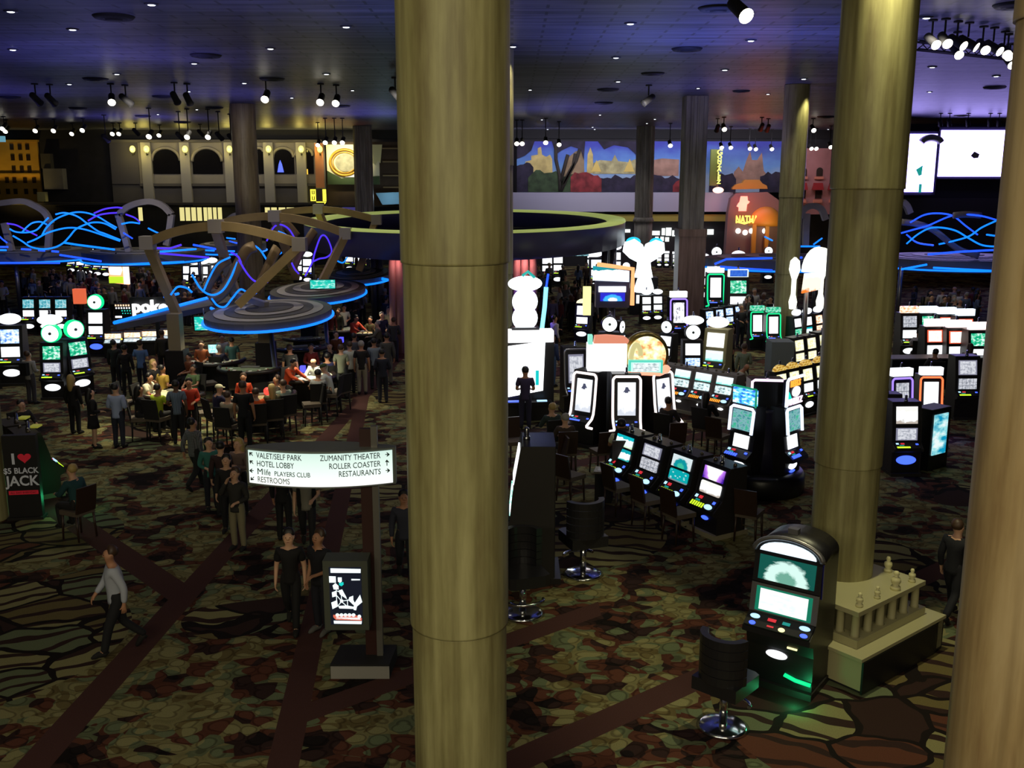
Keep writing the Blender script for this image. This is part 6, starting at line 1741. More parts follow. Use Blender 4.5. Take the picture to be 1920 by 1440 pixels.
# ---------------------------------------------------------------- seats
LEATH = mat('black_leather', rgb(34, 33, 36), 0.32)
WOODC = mat('brown_wood', rgb(52, 34, 24), 0.45)
SEATF = mat('seat_taupe', rgb(92, 80, 68), 0.8)
sw = Kit()
sw.add('base_disc', MB().lathe([(0.0, 0.05), (0.10, 0.05), (0.24, 0.03), (0.29, 0.0)], 28), CHROME)
sw.add('post', MB().lathe([(0.045, 0.03), (0.045, 0.46)], 14), CHROME)
sw.add('footrest', MB().tube([(0.22 * cos(a), -0.16 + 0.14 * sin(a), 0.24) for a in [pi + pi * i / 12 for i in range(13)]], 0.022, 8), CHROME)
sw.add('seat', MB().slab([(-0.27, -0.26, 0.46), (-0.2, -0.30, 0.46), (0.2, -0.30, 0.46), (0.27, -0.26, 0.46), (0.27, 0.24, 0.46), (-0.27, 0.24, 0.46)], (0, 0, 0.15)), LEATH)
b = MB()
for i in range(5):
    z0_, z1_ = 0.60 + i * 0.105, 0.60 + (i + 1) * 0.105 - 0.008
    b.slab([(0.28 * cos(a), 0.02 + 0.26 * sin(a), z0_) for a in [pi * (0.02 + 0.96 * j / 14) for j in range(15)]] + [(0.20 * cos(a), 0.02 + 0.18 * sin(a), z0_) for a in [pi * (0.98 - 0.96 * j / 14) for j in range(15)]], (0, 0, z1_ - z0_))
sw.add('backrest', b, LEATH)
ch = Kit()
ch.add('seat', MB().slab([(-0.23, -0.24, 0.50), (0.23, -0.24, 0.50), (0.21, 0.22, 0.50), (-0.21, 0.22, 0.50)], (0, 0, 0.09)), SEATF)
ch.add('backrest', MB().slab([(-0.21, 0.20, 0.56), (-0.22, 0.25, 0.85), (-0.21, 0.29, 1.08), (-0.21, 0.33, 1.08), (-0.22, 0.29, 0.85), (-0.21, 0.24, 0.56)], (0.43, 0, 0)), WOODC)
for x, y in ((-0.19, -0.20), (0.19, -0.20), (-0.19, 0.19), (0.19, 0.19)):
    ch.add('leg', MB().tube([(x, y, 0.51), (x * 1.08, y * 1.12, 0.0)], 0.026, 6, rs=[0.028, 0.018]), WOODC)
ch.add('footrail', MB().tube([(-0.2, -0.215, 0.2), (0.2, -0.215, 0.2)], 0.014, 6), mat('rail_brass', rgb(120, 108, 84), 0.4, 0.5))

q = atz(1093, 1076, 0)
sw.put('swivel_chair', 'black padded swivel chair with chrome base standing in front of the middle chairs', 'chair', (q.x, q.y, 0), -160, 1.32)
q = atz(1355, 1362, 0)
sw.put('swivel_chair', 'black swivel chair with chrome base in front of the lone arched machine', 'chair', (q.x, q.y, 0), 138, 1.22)
q = atz(980, 1150, 0)
sw.put('swivel_chair', 'black swivel chair half hidden behind the middle column', 'chair', (q.x, q.y, 0), 20, 1.30)
# chairs at the row of four
yw = radians(yaw4)
fwd = Vector((sin(yw), -cos(yw), 0))
for i in range(4):
    q = cen[i] + fwd * (1.02 if i else 1.30) + (Vector((-0.25, 0.1, 0)) if i == 0 else Vector((0, 0, 0)))
    ch.put('dining_chair', ['brown chair standing apart beside the grey bin, facing the first low machine', 'brown chair at the second low machine of the row', 'brown chair at the third low machine of the row', 'brown chair with a pale footrail at the nearest low machine of the row'][i], 'chair', q, yaw4 + 180 + (14 if i == 0 else 0), 1.06, 'chairs at the row of four')
for px, py, ya, lb in ((1037, 905, -80, 'brown chair facing the dark machine right of the middle column'), (1402, 1012, 150, 'brown chair between the row of four and the round tower'),
                       (1128, 888, 200, 'brown chair pulled out before the neon-outlined group'), (966, 868, 20, 'brown chair behind the dark machine right of the middle column'),
                       (1262, 868, 190, 'brown chair in front of the right neon-outlined machine'), (1345, 858, 140, 'brown chair in front of the nearest grey-sided machine')):
    q = atz(px, py, 0)
    ch.put('dining_chair', lb, 'chair', (q.x, q.y, 0), ya, 1.06)
# bins
bn = Kit()
bn.add('body', MB().box((0, 0, 0.36), (0.40, 0.40, 0.72)), MATTE)
bn.add('rim', MB().slab([(-0.23, -0.23, 0.72), (0.23, -0.23, 0.72), (0.23, 0.23, 0.72), (-0.23, 0.23, 0.72)], (0, 0, 0.05)), mat('rim_taupe', rgb(130, 122, 104), 0.5))
bn.add('opening', MB().box((0, 0, 0.772), (0.30, 0.30, 0.006)), BLACK)
q = atz(1132, 938, 0)
bn.put('waste_bin', 'square dark bin with a pale rim left of the row of four low machines', 'bin', (q.x, q.y, 0), -12, 0.95)
bn2 = Kit()
bn2.add('body', MB().lathe([(0.13, 0), (0.12, 0.5), (0.13, 0.62)], 18), mat('bin_steel', rgb(96, 92, 88), 0.4, 0.6))
bn2.add('tray', MB().lathe([(0.0, 0.62), (0.16, 0.62), (0.17, 0.72), (0.15, 0.72), (0.14, 0.65), (0.0, 0.65)], 18), CHROME)
q = atz(1016, 1040, 0)
bn2.put('ash_bin', 'slim steel pedestal bin with a bright tray beside the dark machine', 'bin', (q.x, q.y, 0))
# dark machine behind the middle column, facing left
dkm = aty(990, 900, 17.4)
TALLP.put('slot_machine', 'dark tall slot machine seen from its side right behind the middle column', 'slot machine', (dkm.x, 17.4, 0), -90, 1.34, None, {'lower_screen': screen('green_lit', 'noise', (30, 190, 150), (200, 245, 235), (255, 255, 255), 1.4)})

# ---------------------------------------------------------------- gaming tables
RAILM = mat('rail_leather', rgb(34, 24, 20), 0.4)
def felt(nm, c, st=0.0):
    return mat('felt_' + nm, rgb(*c), 0.9, noise=(6, 0.25))
tk = Kit()
half = [(1.02 * cos(a), 0.35 - 1.12 * sin(a)) for a in [pi * i / 20 for i in range(21)]]
tk.add('felt_top', MB().slab([(x, y, 0.90) for x, y in half], (0, 0, 0.05)), felt('cream', (196, 192, 160)))
tk.add('padded_rail', MB().tube([(1.06 * cos(a), 0.35 - 1.16 * sin(a), 0.95) for a in [pi * i / 24 for i in range(25)]], 0.075, 8), RAILM)
tk.add('pedestal', MB().slab([(x * 0.62, y * 0.62 - 0.02, 0.0) for x, y in half], (0, 0, 0.9)), MATTE)
tk.add('chip_tray', MB().box((0, 0.24, 0.975), (0.62, 0.16, 0.05)), mat('chip_tray', rgb(140, 140, 136), 0.4, 0.4))
b = MB()
for i in range(6):
    a = pi * (0.14 + 0.72 * i / 5)
    b.box((0.66 * cos(a), 0.35 - 0.74 * sin(a), 0.953), (0.10, 0.14, 0.006), 0, None)
tk.add('cards', b, mat('card_white', rgb(240, 240, 235), 0.5))
b = MB()
for i in range(6):
    a = pi * (0.18 + 0.72 * i / 5)
    b.lathe([(0.025, 0.95), (0.025, 0.99)], 8, 0, None, (0.80 * cos(a), 0.35 - 0.88 * sin(a), 0))
tk.add('chips', b, mat('chip_red', rgb(150, 40, 40), 0.5))
TABLES = {}
for key, px, py, ya, lb, fc in (('lime', 318, 737, -30, 'lit card table beside the player in the lime shirt', None), ('orange', 486, 744, 20, 'card table between the orange-shirted player and the blonde player', (170, 160, 120)),
                                ('white', 578, 706, 70, 'brightly lit card table where a dealer in orange leans over white cards', (215, 215, 196)), ('back', 398, 678, 10, 'cream-topped table with a monitor behind the lime-shirted player', (190, 186, 160)),
                                ('green', 466, 692, 0, 'empty card table with a pale green layout', (120, 134, 108)), ('far', 566, 652, 30, 'empty dark card table behind the dealer in orange', (60, 60, 52)),
                                ('far2', 575, 628, 20, 'pale-topped card table far behind the brightly lit one', (150, 150, 126)), ('right', 694, 622, 70, 'card table where the furthest dealer in orange reaches across', (205, 190, 150)),
                                ('mid', 640, 612, 60, 'small pale table left of the furthest dealer in orange', (180, 180, 150))):
    q = atz(px, py, 0.95)
    ov = {'felt_top': felt(key, fc)} if fc else None
    tk.put('card_table', lb, 'table', (q.x, q.y, 0), ya, 1.0 if key not in ('far2', 'mid') else 0.85, None, ov)
    TABLES[key] = (q.x, q.y, ya)
    if key not in ('far', 'far2'):
        zl, pw = {'lime': (4.6, 900), 'orange': (4.6, 520), 'white': (2.42, 240), 'back': (2.42, 50), 'green': (2.42, 40), 'right': (2.42, 90), 'mid': (2.42, 45)}[key]
        lamp('SPOT', 'pit_light', (q.x, q.y - 0.2, zl), pw, (1.0, 0.92, 0.62), (q.x, q.y - 0.15, 0.9), spot_size=radians(75 if zl > 3 else 125), spot_blend=0.8, shadow_soft_size=0.1)
# chairs round the tables
CHD = Kit()
CHD.parts = [(n_, me, [MATTE] if n_ in ('backrest', 'leg') else mm, p_, l_) for n_, me, mm, p_, l_ in ch.parts]
def tchairs(key, angs, name):
    x, y, ya = TABLES[key]
    X = Matrix.Translation((x, y, 0)) @ Matrix.Rotation(radians(ya), 4, 'Z')
    out = []
    for i, a in enumerate(angs):
        p = X @ Vector((1.55 * cos(radians(a)), 0.3 - 1.6 * sin(radians(a)), 0))
        f = (X.to_3x3() @ Vector((0, 0.0, 0)))
        d = Vector((x, y, 0)) - p
        yy = math.degrees(atan2(d.x, -d.y))
        CHD.put('high_chair', '%s dark high-backed chair along the front of the %s' % (ORD[i], name), 'chair', p, yy, 1.12, 'chairs at the card tables')
        out.append((p, yy))
    return out
SEATS = {}
SEATS['lime'] = tchairs('lime', (150,), 'lime-shirt table')
SEATS['orange'] = tchairs('orange', (12, 165), 'orange-shirt table')
SEATS['white'] = tchairs('white', (10, 100), 'brightly lit card table')
SEATS['green'] = tchairs('green', (40, 90, 140), 'empty pale green table')
# computer monitors and lamps on the tables
cm = Kit()
cm.add('screen', MB().box((0, 0, 0.28), (0.42, 0.05, 0.34)), BLACK)
cm.add('display', MB().box((0, -0.03, 0.28), (0.38, 0.01, 0.30)), screen('pit_monitor', 'noise', (120, 220, 215), (180, 240, 235), (235, 255, 250), 1.2))
cm.add('foot', MB().box((0, 0.02, 0.05), (0.2, 0.16, 0.1)), BLACK)
q = atz(402, 668, 0.96)
cm.put('pit_monitor', 'small turquoise computer monitor on the cream-topped table', 'monitor', (q.x, q.y, 0.957), 10, 1.0)
q = atz(502, 741, 0.96)
tag(new_obj('table_lamp', MB().ball((q.x, q.y, 1.08), 0.12).mesh('table_lamp'), glow('lamp_red', 255, 60, 50, 1.8)), 'round glowing red lamp on the table beside the blonde player', 'lamp')
for px, py, lb in ((568, 695, 'blue-lit card shuffler on the brightly lit card table'), (640, 640, 'blue-lit card shuffler on the far table by the bald man')):
    q = atz(px, py, 0.99)
    tag(new_obj('card_shuffler', MB().box((q.x, q.y, 1.05), (0.16, 0.2, 0.2)).mesh('card_shuffler'), glow('shuffler', 80, 80, 255, 1.5)), lb, 'card shuffler')
# ================================================================== people
def skin(name, V, E, R, sub=1, root=0):
    me = bpy.data.meshes.new(name)
    me.from_pydata([tuple(v) for v in V], E, [])
    o = bpy.data.objects.new(name, me)
    COL.objects.link(o)
    o.modifiers.new('skin', 'SKIN').use_smooth_shade = True
    sd = me.skin_vertices[0].data
    for i, r in enumerate(R):
        sd[i].radius = (r, r) if not isinstance(r, tuple) else r
        sd[i].use_root = (i == root)
    s = o.modifiers.new('sub', 'SUBSURF')
    s.levels = s.render_levels = sub
    bpy.context.view_layer.update()
    out = bpy.data.meshes.new_from_object(o.evaluated_get(bpy.context.evaluated_depsgraph_get()))
    out.name = name
    bpy.data.objects.remove(o)
    bpy.data.meshes.remove(me)
    for p in out.polygons:
        p.use_smooth = True
    return out

ARMS = {'down': ((.06, .03, -.29), (.07, -.05, -.54)), 'bent': ((.07, .03, -.28), (-.03, -.22, -.31)), 'table': ((.08, -.15, -.25), (-.04, -.40, -.28)),
        'cross': ((.06, -.03, -.28), (-.16, -.19, -.22)), 'phone': ((.12, -.13, -.20), (-.06, -.15, .10)), 'reach': ((.06, -.20, -.18), (.00, -.47, -.26)),
        'chin': ((.04, -.22, -.22), (-.12, -.20, .04)), 'swing': ((.08, .12, -.26), (.09, .10, -.52)), 'swingf': ((.07, -.10, -.27), (.06, -.26, -.47))}
_PB = {}
def body_parts(legs, armL, armR, lean, long_sleeve, hair):
    """meshes of one pose: body, shirt, trousers, shoes, hair, face"""
    key = (legs, armL, armR, lean, long_sleeve, hair)
    if key in _PB:
        return _PB[key]
    seated = legs == 'sit'
    P0 = Vector((0, 0, 0.74 if seated else 0.95))
    a = radians(lean)
    def up(x, y, z):
        return P0 + Vector((x, y * cos(a) - z * sin(a), z * cos(a) + y * sin(a)))
    J = {'pelvis': P0, 'waist': up(0, 0, .14), 'chest': up(0, -.01, .33), 'upper': up(0, 0, .45), 'neck': up(0, .0, .56), 'jaw': up(0, -.03, .645), 'skull': up(0, -.005, .735), 'crown': up(0, .0, .80),
         'nose': up(0, -.115, .69)}
    RR = {'pelvis': .125, 'waist': .118, 'chest': .140, 'upper': .11, 'neck': .052, 'jaw': .078, 'skull': .098, 'crown': .062, 'nose': .016}
    for s, sd in ((1, 'L'), (-1, 'R')):
        J['ear' + sd] = up(.098 * s, .01, .70)
        RR['ear' + sd] = .018
        J['hip' + sd] = P0 + Vector((.095 * s, 0, -.05)); RR['hip' + sd] = .09
        if legs == 'stand':
            kn, an, to = (.10, -.015, .50), (.105, .02, .09), (.125, -.14, .035)
        elif legs == 'walk':
            kn, an, to = ((.095, -.17, .50), (.095, -.26, .11), (.10, -.41, .06)) if s > 0 else ((.095, .06, .49), (.095, .36, .20), (.10, .26, .05))
        else:
            kn, an, to = (.14, -.43, .70), (.13, -.38, .27), (.14, -.52, .21)
        J['knee' + sd] = Vector((kn[0] * s, kn[1], kn[2])); RR['knee' + sd] = .062
        J['ank' + sd] = Vector((an[0] * s, an[1], an[2])); RR['ank' + sd] = .042
        J['toe' + sd] = Vector((to[0] * s, to[1], to[2])); RR['toe' + sd] = .036
        J['sho' + sd] = up(.175 * s, 0, .47); RR['sho' + sd] = .064
        e, w = ARMS[armL if s > 0 else armR]
        J['elb' + sd] = J['sho' + sd] + Vector((e[0] * s, e[1], e[2])); RR['elb' + sd] = .045
        J['wri' + sd] = J['sho' + sd] + Vector((w[0] * s, w[1], w[2])); RR['wri' + sd] = .030
    V, E, R, idx = [], [], [], {}
    def node(n, p=None, r=None):
        idx[n] = len(V)
        V.append(J[n] if p is None else p)
        R.append(RR[n] if r is None else r)
    def link(a_, b_):
        E.append((idx[a_], idx[b_]))
    for n_ in J:
        node(n_)
    ch_ = [('pelvis', 'waist'), ('waist', 'chest'), ('chest', 'upper'), ('upper', 'neck'), ('neck', 'jaw'), ('jaw', 'skull'), ('skull', 'crown'), ('skull', 'nose'), ('skull', 'earL'), ('skull', 'earR')]
    for sd in 'LR':
        ch_ += [('pelvis', 'hip' + sd), ('hip' + sd, 'knee' + sd), ('knee' + sd, 'ank' + sd), ('ank' + sd, 'toe' + sd), ('upper', 'sho' + sd), ('sho' + sd, 'elb' + sd), ('elb' + sd, 'wri' + sd)]
    for a_, b_ in ch_:
        link(a_, b_)
    for s, sd in ((1, 'L'), (-1, 'R')):          # hands: palm, four unequal bent fingers, a thumb from the side
        d = (J['wri' + sd] - J['elb' + sd]).normalized()
        side = Vector((0, -1, 0)) if abs(d.y) < 0.6 else Vector((-s, 0, 0))
        side = (side - d * side.dot(d)).normalized()
        nrm = d.cross(side) * s
        if nrm.dot(Vector((-s, 0, -0.3))) < 0:
            nrm = -nrm
        pm = J['wri' + sd] + d * .055
        node('palm' + sd, pm, .032); link('wri' + sd, 'palm' + sd)
        for k, (off, ln) in enumerate(((.030, .072), (.010, .082), (-.010, .076), (-.030, .058))):
            f0 = pm + d * .038 + side * off
            f1 = f0 + d * ln * .55 + nrm * ln * .22
            f2 = f1 + d * ln * .30 + nrm * ln * .42
            for q_, p_ in enumerate((f0, f1, f2)):
                node('f%s%d%d' % (sd, k, q_), p_, (.0095, .009, .0075)[q_])
            link('palm' + sd, 'f%s%d0' % (sd, k)); link('f%s%d0' % (sd, k), 'f%s%d1' % (sd, k)); link('f%s%d1' % (sd, k), 'f%s%d2' % (sd, k))
        t0 = pm + side * .038 - d * .005
        t1 = t0 + side * .022 + d * .034 + nrm * .015
        node('t%s0' % sd, t0, .012); node('t%s1' % sd, t1, .010)
        link('palm' + sd, 't%s0' % sd); link('t%s0' % sd, 't%s1' % sd)
    out = {'body': skin('body', V, E, R)}
    # shirt
    g = .020
    v, e, r = [J['pelvis'] + Vector((0, 0, -.24)), J['waist'], J['chest'], J['upper'], J['upper'] + (J['neck'] - J['upper']) * .45], [(0, 1), (1, 2), (2, 3), (3, 4)], [.158, .146, .162, .128, .075]
    for sd in 'LR':
        b0 = len(v)
        el = J['elb' + sd] if long_sleeve else J['sho' + sd].lerp(J['elb' + sd], .72)
        v += [J['sho' + sd], el]; r += [.064 + g, .045 + g + (0 if long_sleeve else .012)]
        e += [(3, b0), (b0, b0 + 1)]
        if long_sleeve:
            v.append(J['elb' + sd].lerp(J['wri' + sd], .93)); r.append(.032 + .014)
            e.append((b0 + 1, b0 + 2))
    out['shirt'] = skin('shirt', v, e, r)
    bm = bmesh.new()
    bm.from_mesh(out['shirt'])
    cut = bmesh.ops.bisect_plane(bm, geom=bm.verts[:] + bm.edges[:] + bm.faces[:], plane_co=(0, 0, J['pelvis'].z - .10), plane_no=(0, 0, -1), clear_outer=True)
    bmesh.ops.holes_fill(bm, edges=[g_ for g_ in cut['geom_cut'] if isinstance(g_, bmesh.types.BMEdge)])
    bm.to_mesh(out['shirt'])
    bm.free()
    # trousers
    v, e, r = [J['waist'] + Vector((0, 0, .04)), J['pelvis']], [(0, 1)], [.122, .142]
    for sd in 'LR':
        b0 = len(v)
        v += [J['hip' + sd], J['hip' + sd].lerp(J['knee' + sd], .5), J['knee' + sd], J['knee' + sd].lerp(J['ank' + sd], 1.08)]
        r += [.106, .096, .078, .064]
        e += [(1, b0), (b0, b0 + 1), (b0 + 1, b0 + 2), (b0 + 2, b0 + 3)]
    out['trousers'] = skin('trousers', v, e, r)
    v, e, r = [], [], []
    b = MB()
    for sd in 'LR':
        an, to = J['ank' + sd], J['toe' + sd]
        hl = an + (an - to).normalized() * .06
        b.tube([Vector((hl.x, hl.y, max(.035, min(hl.z, to.z + .1) - .02))), Vector((an.x, an.y, max(.045, an.z - .035))), an.lerp(to, .6) + Vector((0, 0, .005)), to + Vector((0, 0, 0.0)), to + (to - an).normalized() * .05], .04, 10, rs=[.032, .05, .048, .040, .018])
    out['shoes'] = b.mesh('shoes')
    # hair
    def hn(pts, rr):
        return skin('hair', pts, [(i, i + 1) for i in range(len(pts) - 1)], rr)
    if hair == 'short':
        out['hair'] = hn([up(0, -.035, .795), up(0, .02, .79), up(0, .04, .735), up(0, .045, .66)], [.082, .116, .116, .082])
    elif hair == 'long':
        out['hair'] = hn([up(0, -.035, .80), up(0, .02, .79), up(0, .045, .72), up(0, .07, .60), up(0, .085, .46), up(0, .09, .33)], [.082, .118, .124, .112, .098, .05])
    elif hair == 'bun':
        out['hair'] = hn([up(0, -.035, .795), up(0, .02, .79), up(0, .04, .735), up(0, .10, .76), up(0, .14, .76)], [.082, .116, .112, .055, .045])
    elif hair == 'cap':
        b = MB()
        X = Matrix.Translation(up(0, .005, .745)) @ Matrix.Rotation(a, 4, 'X')
        b.lathe([(.112, -.01), (.112, .03), (.085, .075), (.04, .095), (0.0, .098)], 16, 0, X)
        b.slab([(.085 * cos(t), -.09 - .085 * sin(t), 0.0) for t in [pi * i / 10 for i in range(11)]], (0, 0, .015), 0, X)
        out['hair'] = b.mesh('cap')
    else:
        out['hair'] = None
    b = MB()
    for s in (-1, 1):
        b.ball(up(.036 * s, -.094, .725), .009, 0, 8)
    m0 = up(0, -.100, .648)
    b.slab([m0 + Vector((-.026, 0, 0)), m0 + Vector((0, -.006, -.006)), m0 + Vector((.026, 0, 0)), m0 + Vector((0, -.006, .006))], (0, -.006, 0), 1)
    out['face'] = b.mesh('eyes_and_mouth')
    out['headz'] = J['skull'].z
    out['heady'] = J['skull'].y
    _PB[key] = out
    return out

SK = {'f': mat('skin_fair', rgb(206, 160, 130), 0.6), 'm': mat('skin_medium', rgb(176, 126, 96), 0.6), 'd': mat('skin_dark', rgb(104, 70, 52), 0.6)}
FACEM = [mat('eye_dark', (0.01, 0.008, 0.008, 1), 0.3), mat('lips', rgb(140, 70, 66), 0.5)]
HAIRC = {'k': mat('hair_black', rgb(24, 19, 18), 0.5), 'b': mat('hair_brown', rgb(66, 46, 32), 0.5), 'y': mat('hair_blond', rgb(176, 150, 90), 0.5), 'g': mat('hair_grey', rgb(150, 146, 140), 0.5), 'w': mat('cap_pale', rgb(214, 208, 170), 0.7), 'e': mat('cap_green', rgb(54, 74, 38), 0.7)}
_cl = {}
def cloth(c, tex=None):
    k = (c, tex)
    if k not in _cl:
        if tex:
            g = NB('cloth_%s_%d' % (tex, len(_cl)), 0.85)
            wv = g.n('TexWave', {'Vector': g.mapping(g.tc.outputs['Object'], (1, 1, 1)), 'Scale': 9.0, 'Distortion': 0.3}, wave_type='BANDS', bands_direction='X')
            col = g.ramp(wv.outputs['Fac'], [(0.4, rgb(*c)), (0.7, rgb(*[min(255, v + 70) for v in c]))])
            if tex == 'plaid':
                w2 = g.n('TexWave', {'Vector': g.tc.outputs['Object'], 'Scale': 9.0}, wave_type='BANDS', bands_direction='Z')
                col = g.mix(0.5, col, g.ramp(w2.outputs['Fac'], [(0.4, rgb(*c)), (0.7, rgb(*[min(255, v + 70) for v in c]))]))
            _cl[k] = g.base(col)
        else:
            _cl[k] = mat('cloth_%d_%d_%d' % c, rgb(*c), 0.85)
    return _cl[k]
def person(label, px, py, yaw, legs='stand', arms=('down', 'down'), lean=0, shirt=((40, 40, 44), 1), pants=(26, 26, 32), hair=('short', 'k'), skn='f', s=0.97, tex=None, group=None, extras=None, shoes=(18, 16, 16), loc=None):
    bp = body_parts(legs, arms[0], arms[1], lean, bool(shirt[1]), hair[0])
    if loc is None:
        q = atz(px, py, bp['headz'] * s)         # (px, py) is the head
        off = Matrix.Rotation(radians(yaw), 3, 'Z') @ Vector((0, bp['heady'] * s, 0))
        q = Vector((q.x - off.x, q.y - off.y, 0))
    else:
        q = Vector(loc)
    root = new_obj('person', bp['body'], SK[skn])
    root.location = q
    root.rotation_euler = (0, 0, radians(yaw))
    root.scale = (s, s, s)
    tag(root, label, 'person', group)
    new_obj('shirt', bp['shirt'], cloth(shirt[0], tex), root)
    if pants:
        new_obj('trousers', bp['trousers'], cloth(pants), root)
    new_obj('shoes', bp['shoes'], cloth(shoes), root)
    if bp['hair']:
        new_obj('cap' if hair[0] == 'cap' else 'hair', bp['hair'], HAIRC[hair[1]], root)
    new_obj('eyes_and_mouth', bp['face'], FACEM, root)
    if legs == 'sit' and 'teal top' not in label:
        who = label
        for w_ in (' seated', ' leaning', ' at the', ' with a hand', ' behind', ' beside', ' right of', ' turned', ' watching'):
            who = who.split(w_)[0]
        far_ = q.y > 24.5
        (CHD if far_ else ch).put('high_chair', 'dark high-backed chair under the ' + who, 'chair', (q.x, q.y, 0), yaw, 1.12 * s, 'occupied chairs')
    if extras:
        for nm, mb, m in extras:
            new_obj(nm, mb.mesh(nm), m, root)
    return root
def skirt(z0, z1, r0, r1):
    return MB().lathe([(r1, z0), ((r0 + r1) / 2 * 0.98, (z0 + z1) / 2), (r0, z1)], 20, 0, None, (0, 0, 0), 1.0, 0.85)

D = lambda p: cloth(p)
# foreground walkers
person('man in a pale blue-white shirt walking left across the open carpet, foreground left', 205, 1036, -62, 'walk', ('swing', 'swingf'), 4, ((168, 172, 186), 1), (20, 20, 26), ('short', 'b'), 'm', 0.98)
person('woman in a black short-sleeved top and black trousers walking beside the lit map board', 541, 1004, 4, 'walk', ('down', 'down'), 0, ((16, 14, 16), 0), (15, 14, 17), ('bun', 'k'), 'f', 0.95)
person('man in a dark navy tee beside the lit map board, head turned left', 597, 1004, -34, 'stand', ('bent', 'down'), 0, ((20, 20, 28), 0), (28, 28, 40), ('short', 'b'), 'm', 0.98, shoes=(90, 88, 86))
person('person in a pale shirt and open dark jacket walking under the lit direction panel', 572, 880, 10, 'walk', ('bent', 'down'), 0, ((120, 116, 104), 0), (20, 19, 22), ('short', 'k'), 'f', 0.97,
       extras=[('jacket', MB().lathe([(0.18, 0.90), (0.19, 1.2), (0.20, 1.36), (0.12, 1.46)], 18, 0, None, (0, 0.012, 0), 1.05, 0.88, radians(-55), radians(235)), cloth((14, 14, 16)))])
person('person in black, mostly hidden behind the left half of the direction panel', 528, 868, 170, 'stand', ('down', 'down'), 0, ((18, 17, 20), 1), (16, 16, 19), ('short', 'k'), 'm', 0.97)
person('woman in a dark cardigan and cream trousers with a hand raised to her face', 440, 886, -14, 'stand', ('bent', 'phone'), 0, ((44, 42, 40), 1), (126, 118, 92), ('short', 'b'), 'f', 0.94, shoes=(20, 18, 18))
person('dark-haired woman in a turquoise long-sleeved top with arms held forward', 391, 829, 30, 'stand', ('bent', 'bent'), 0, ((50, 112, 104), 1), (24, 26, 38), ('long', 'k'), 'f', 0.92)
person('woman with long blond hair in a pale pinkish top near the lit direction panel', 446, 831, -20, 'stand', ('cross', 'cross'), 0, ((120, 100, 92), 1), (30, 26, 26), ('long', 'y'), 'f', 0.96)
person('man in a dark checked shirt walking away left of the turquoise top', 361, 791, 150, 'walk', ('swing', 'down'), 0, ((52, 52, 58), 1), (20, 20, 24), ('short', 'k'), 'm', 0.97, 'plaid')
person('dark-haired woman in black between the turquoise top and the blond woman', 424, 861, 5, 'stand', ('down', 'down'), 0, ((30, 28, 30), 1), (18, 18, 22), ('long', 'k'), 'f', 0.93)
person('person in maroon standing half hidden between the turquoise top and the blond woman', 413, 836, 190, 'stand', ('down', 'bent'), 0, ((54, 34, 36), 1), (26, 24, 26), ('short', 'k'), 'f', 0.94)
person('man in a black suit jacket walking away at the right edge beside the tan column', 1797, 985, 130, 'walk', ('down', 'bent'), 0, ((20, 21, 28), 1), (18, 18, 26), ('short', 'b'), 'f', 0.98)
person('person in dark blue clothes almost hidden behind the left side of the middle column', 757, 930, 10, 'walk', ('down', 'down'), 0, ((46, 48, 62), 1), (24, 26, 36), ('short', 'k'), 'm', 0.96)
# left middle
person('man in a pale blue shirt and dark trousers standing with his back turned, left', 216, 726, 175, 'stand', ('bent', 'bent'), 0, ((150, 160, 190), 1), (34, 36, 52), ('short', 'k'), 'f', 1.0)
person('woman with long fair hair all in black standing left of the pale blue shirt', 134, 709, 170, 'stand', ('down', 'down'), 0, ((14, 13, 16), 1), (16, 16, 22), ('long', 'y'), 'f', 0.97)
person('woman in a short black dress with bare legs between two standing figures, left', 170, 735, 120, 'stand', ('down', 'bent'), 0, ((20, 17, 19), 1), None, ('long', 'k'), 'f', 0.93, extras=[('skirt', skirt(0.62, 1.02, 0.15, 0.21), cloth((20, 17, 19)))])
person('person with a dark backpack over a pale grey shirt facing the green wheel machines', 52, 664, 165, 'stand', ('bent', 'bent'), 0, ((150, 150, 150), 1), (60, 58, 66), ('short', 'b'), 'f', 0.98,
       extras=[('backpack', MB().box((0, 0.21, 1.22), (0.26, 0.16, 0.42)), cloth((16, 15, 16)))])
person('person with a rosy face seated low behind the brown-sided machines at left', 40, 757, 60, 'sit', ('table', 'table'), 0, ((24, 18, 22), 1), (20, 18, 20), ('short', 'k'), 'f', 0.95)
tealw = person('woman with grey-blond hair in a dark teal top seated at the brown-sided machine', 134, 880, -118, 'sit', ('table', 'down'), 6, ((26, 66, 70), 1), (26, 24, 26), ('short', 'y'), 'f', 0.98)
q = tealw.location
ch.put('dining_chair', 'brown chair under the woman in the teal top', 'chair', (q.x, q.y, 0), -118, 1.06)
person('man in a sky-blue polo facing the orange-topped poker machines', 262, 644, 178, 'stand', ('bent', 'bent'), 0, ((92, 122, 176), 0), (28, 28, 44), ('short', 'b'), 'f', 1.0)
person('person in black left of the sky-blue polo facing the poker machines', 213, 643, 170, 'stand', ('down', 'bent'), 0, ((14, 13, 17), 1), (14, 14, 18), ('short', 'k'), 'm', 1.0)
person('person in near-black beside the sky-blue polo, to its left', 233, 652, 185, 'stand', ('bent', 'down'), 0, ((22, 20, 24), 1), (16, 16, 20), ('short', 'k'), 'm', 0.98)
person('person in dark olive between the poker machines and the bronze post', 303, 624, 190, 'stand', ('down', 'down'), 0, ((50, 46, 36), 1), (20, 20, 24), ('short', 'b'), 'm', 1.0)
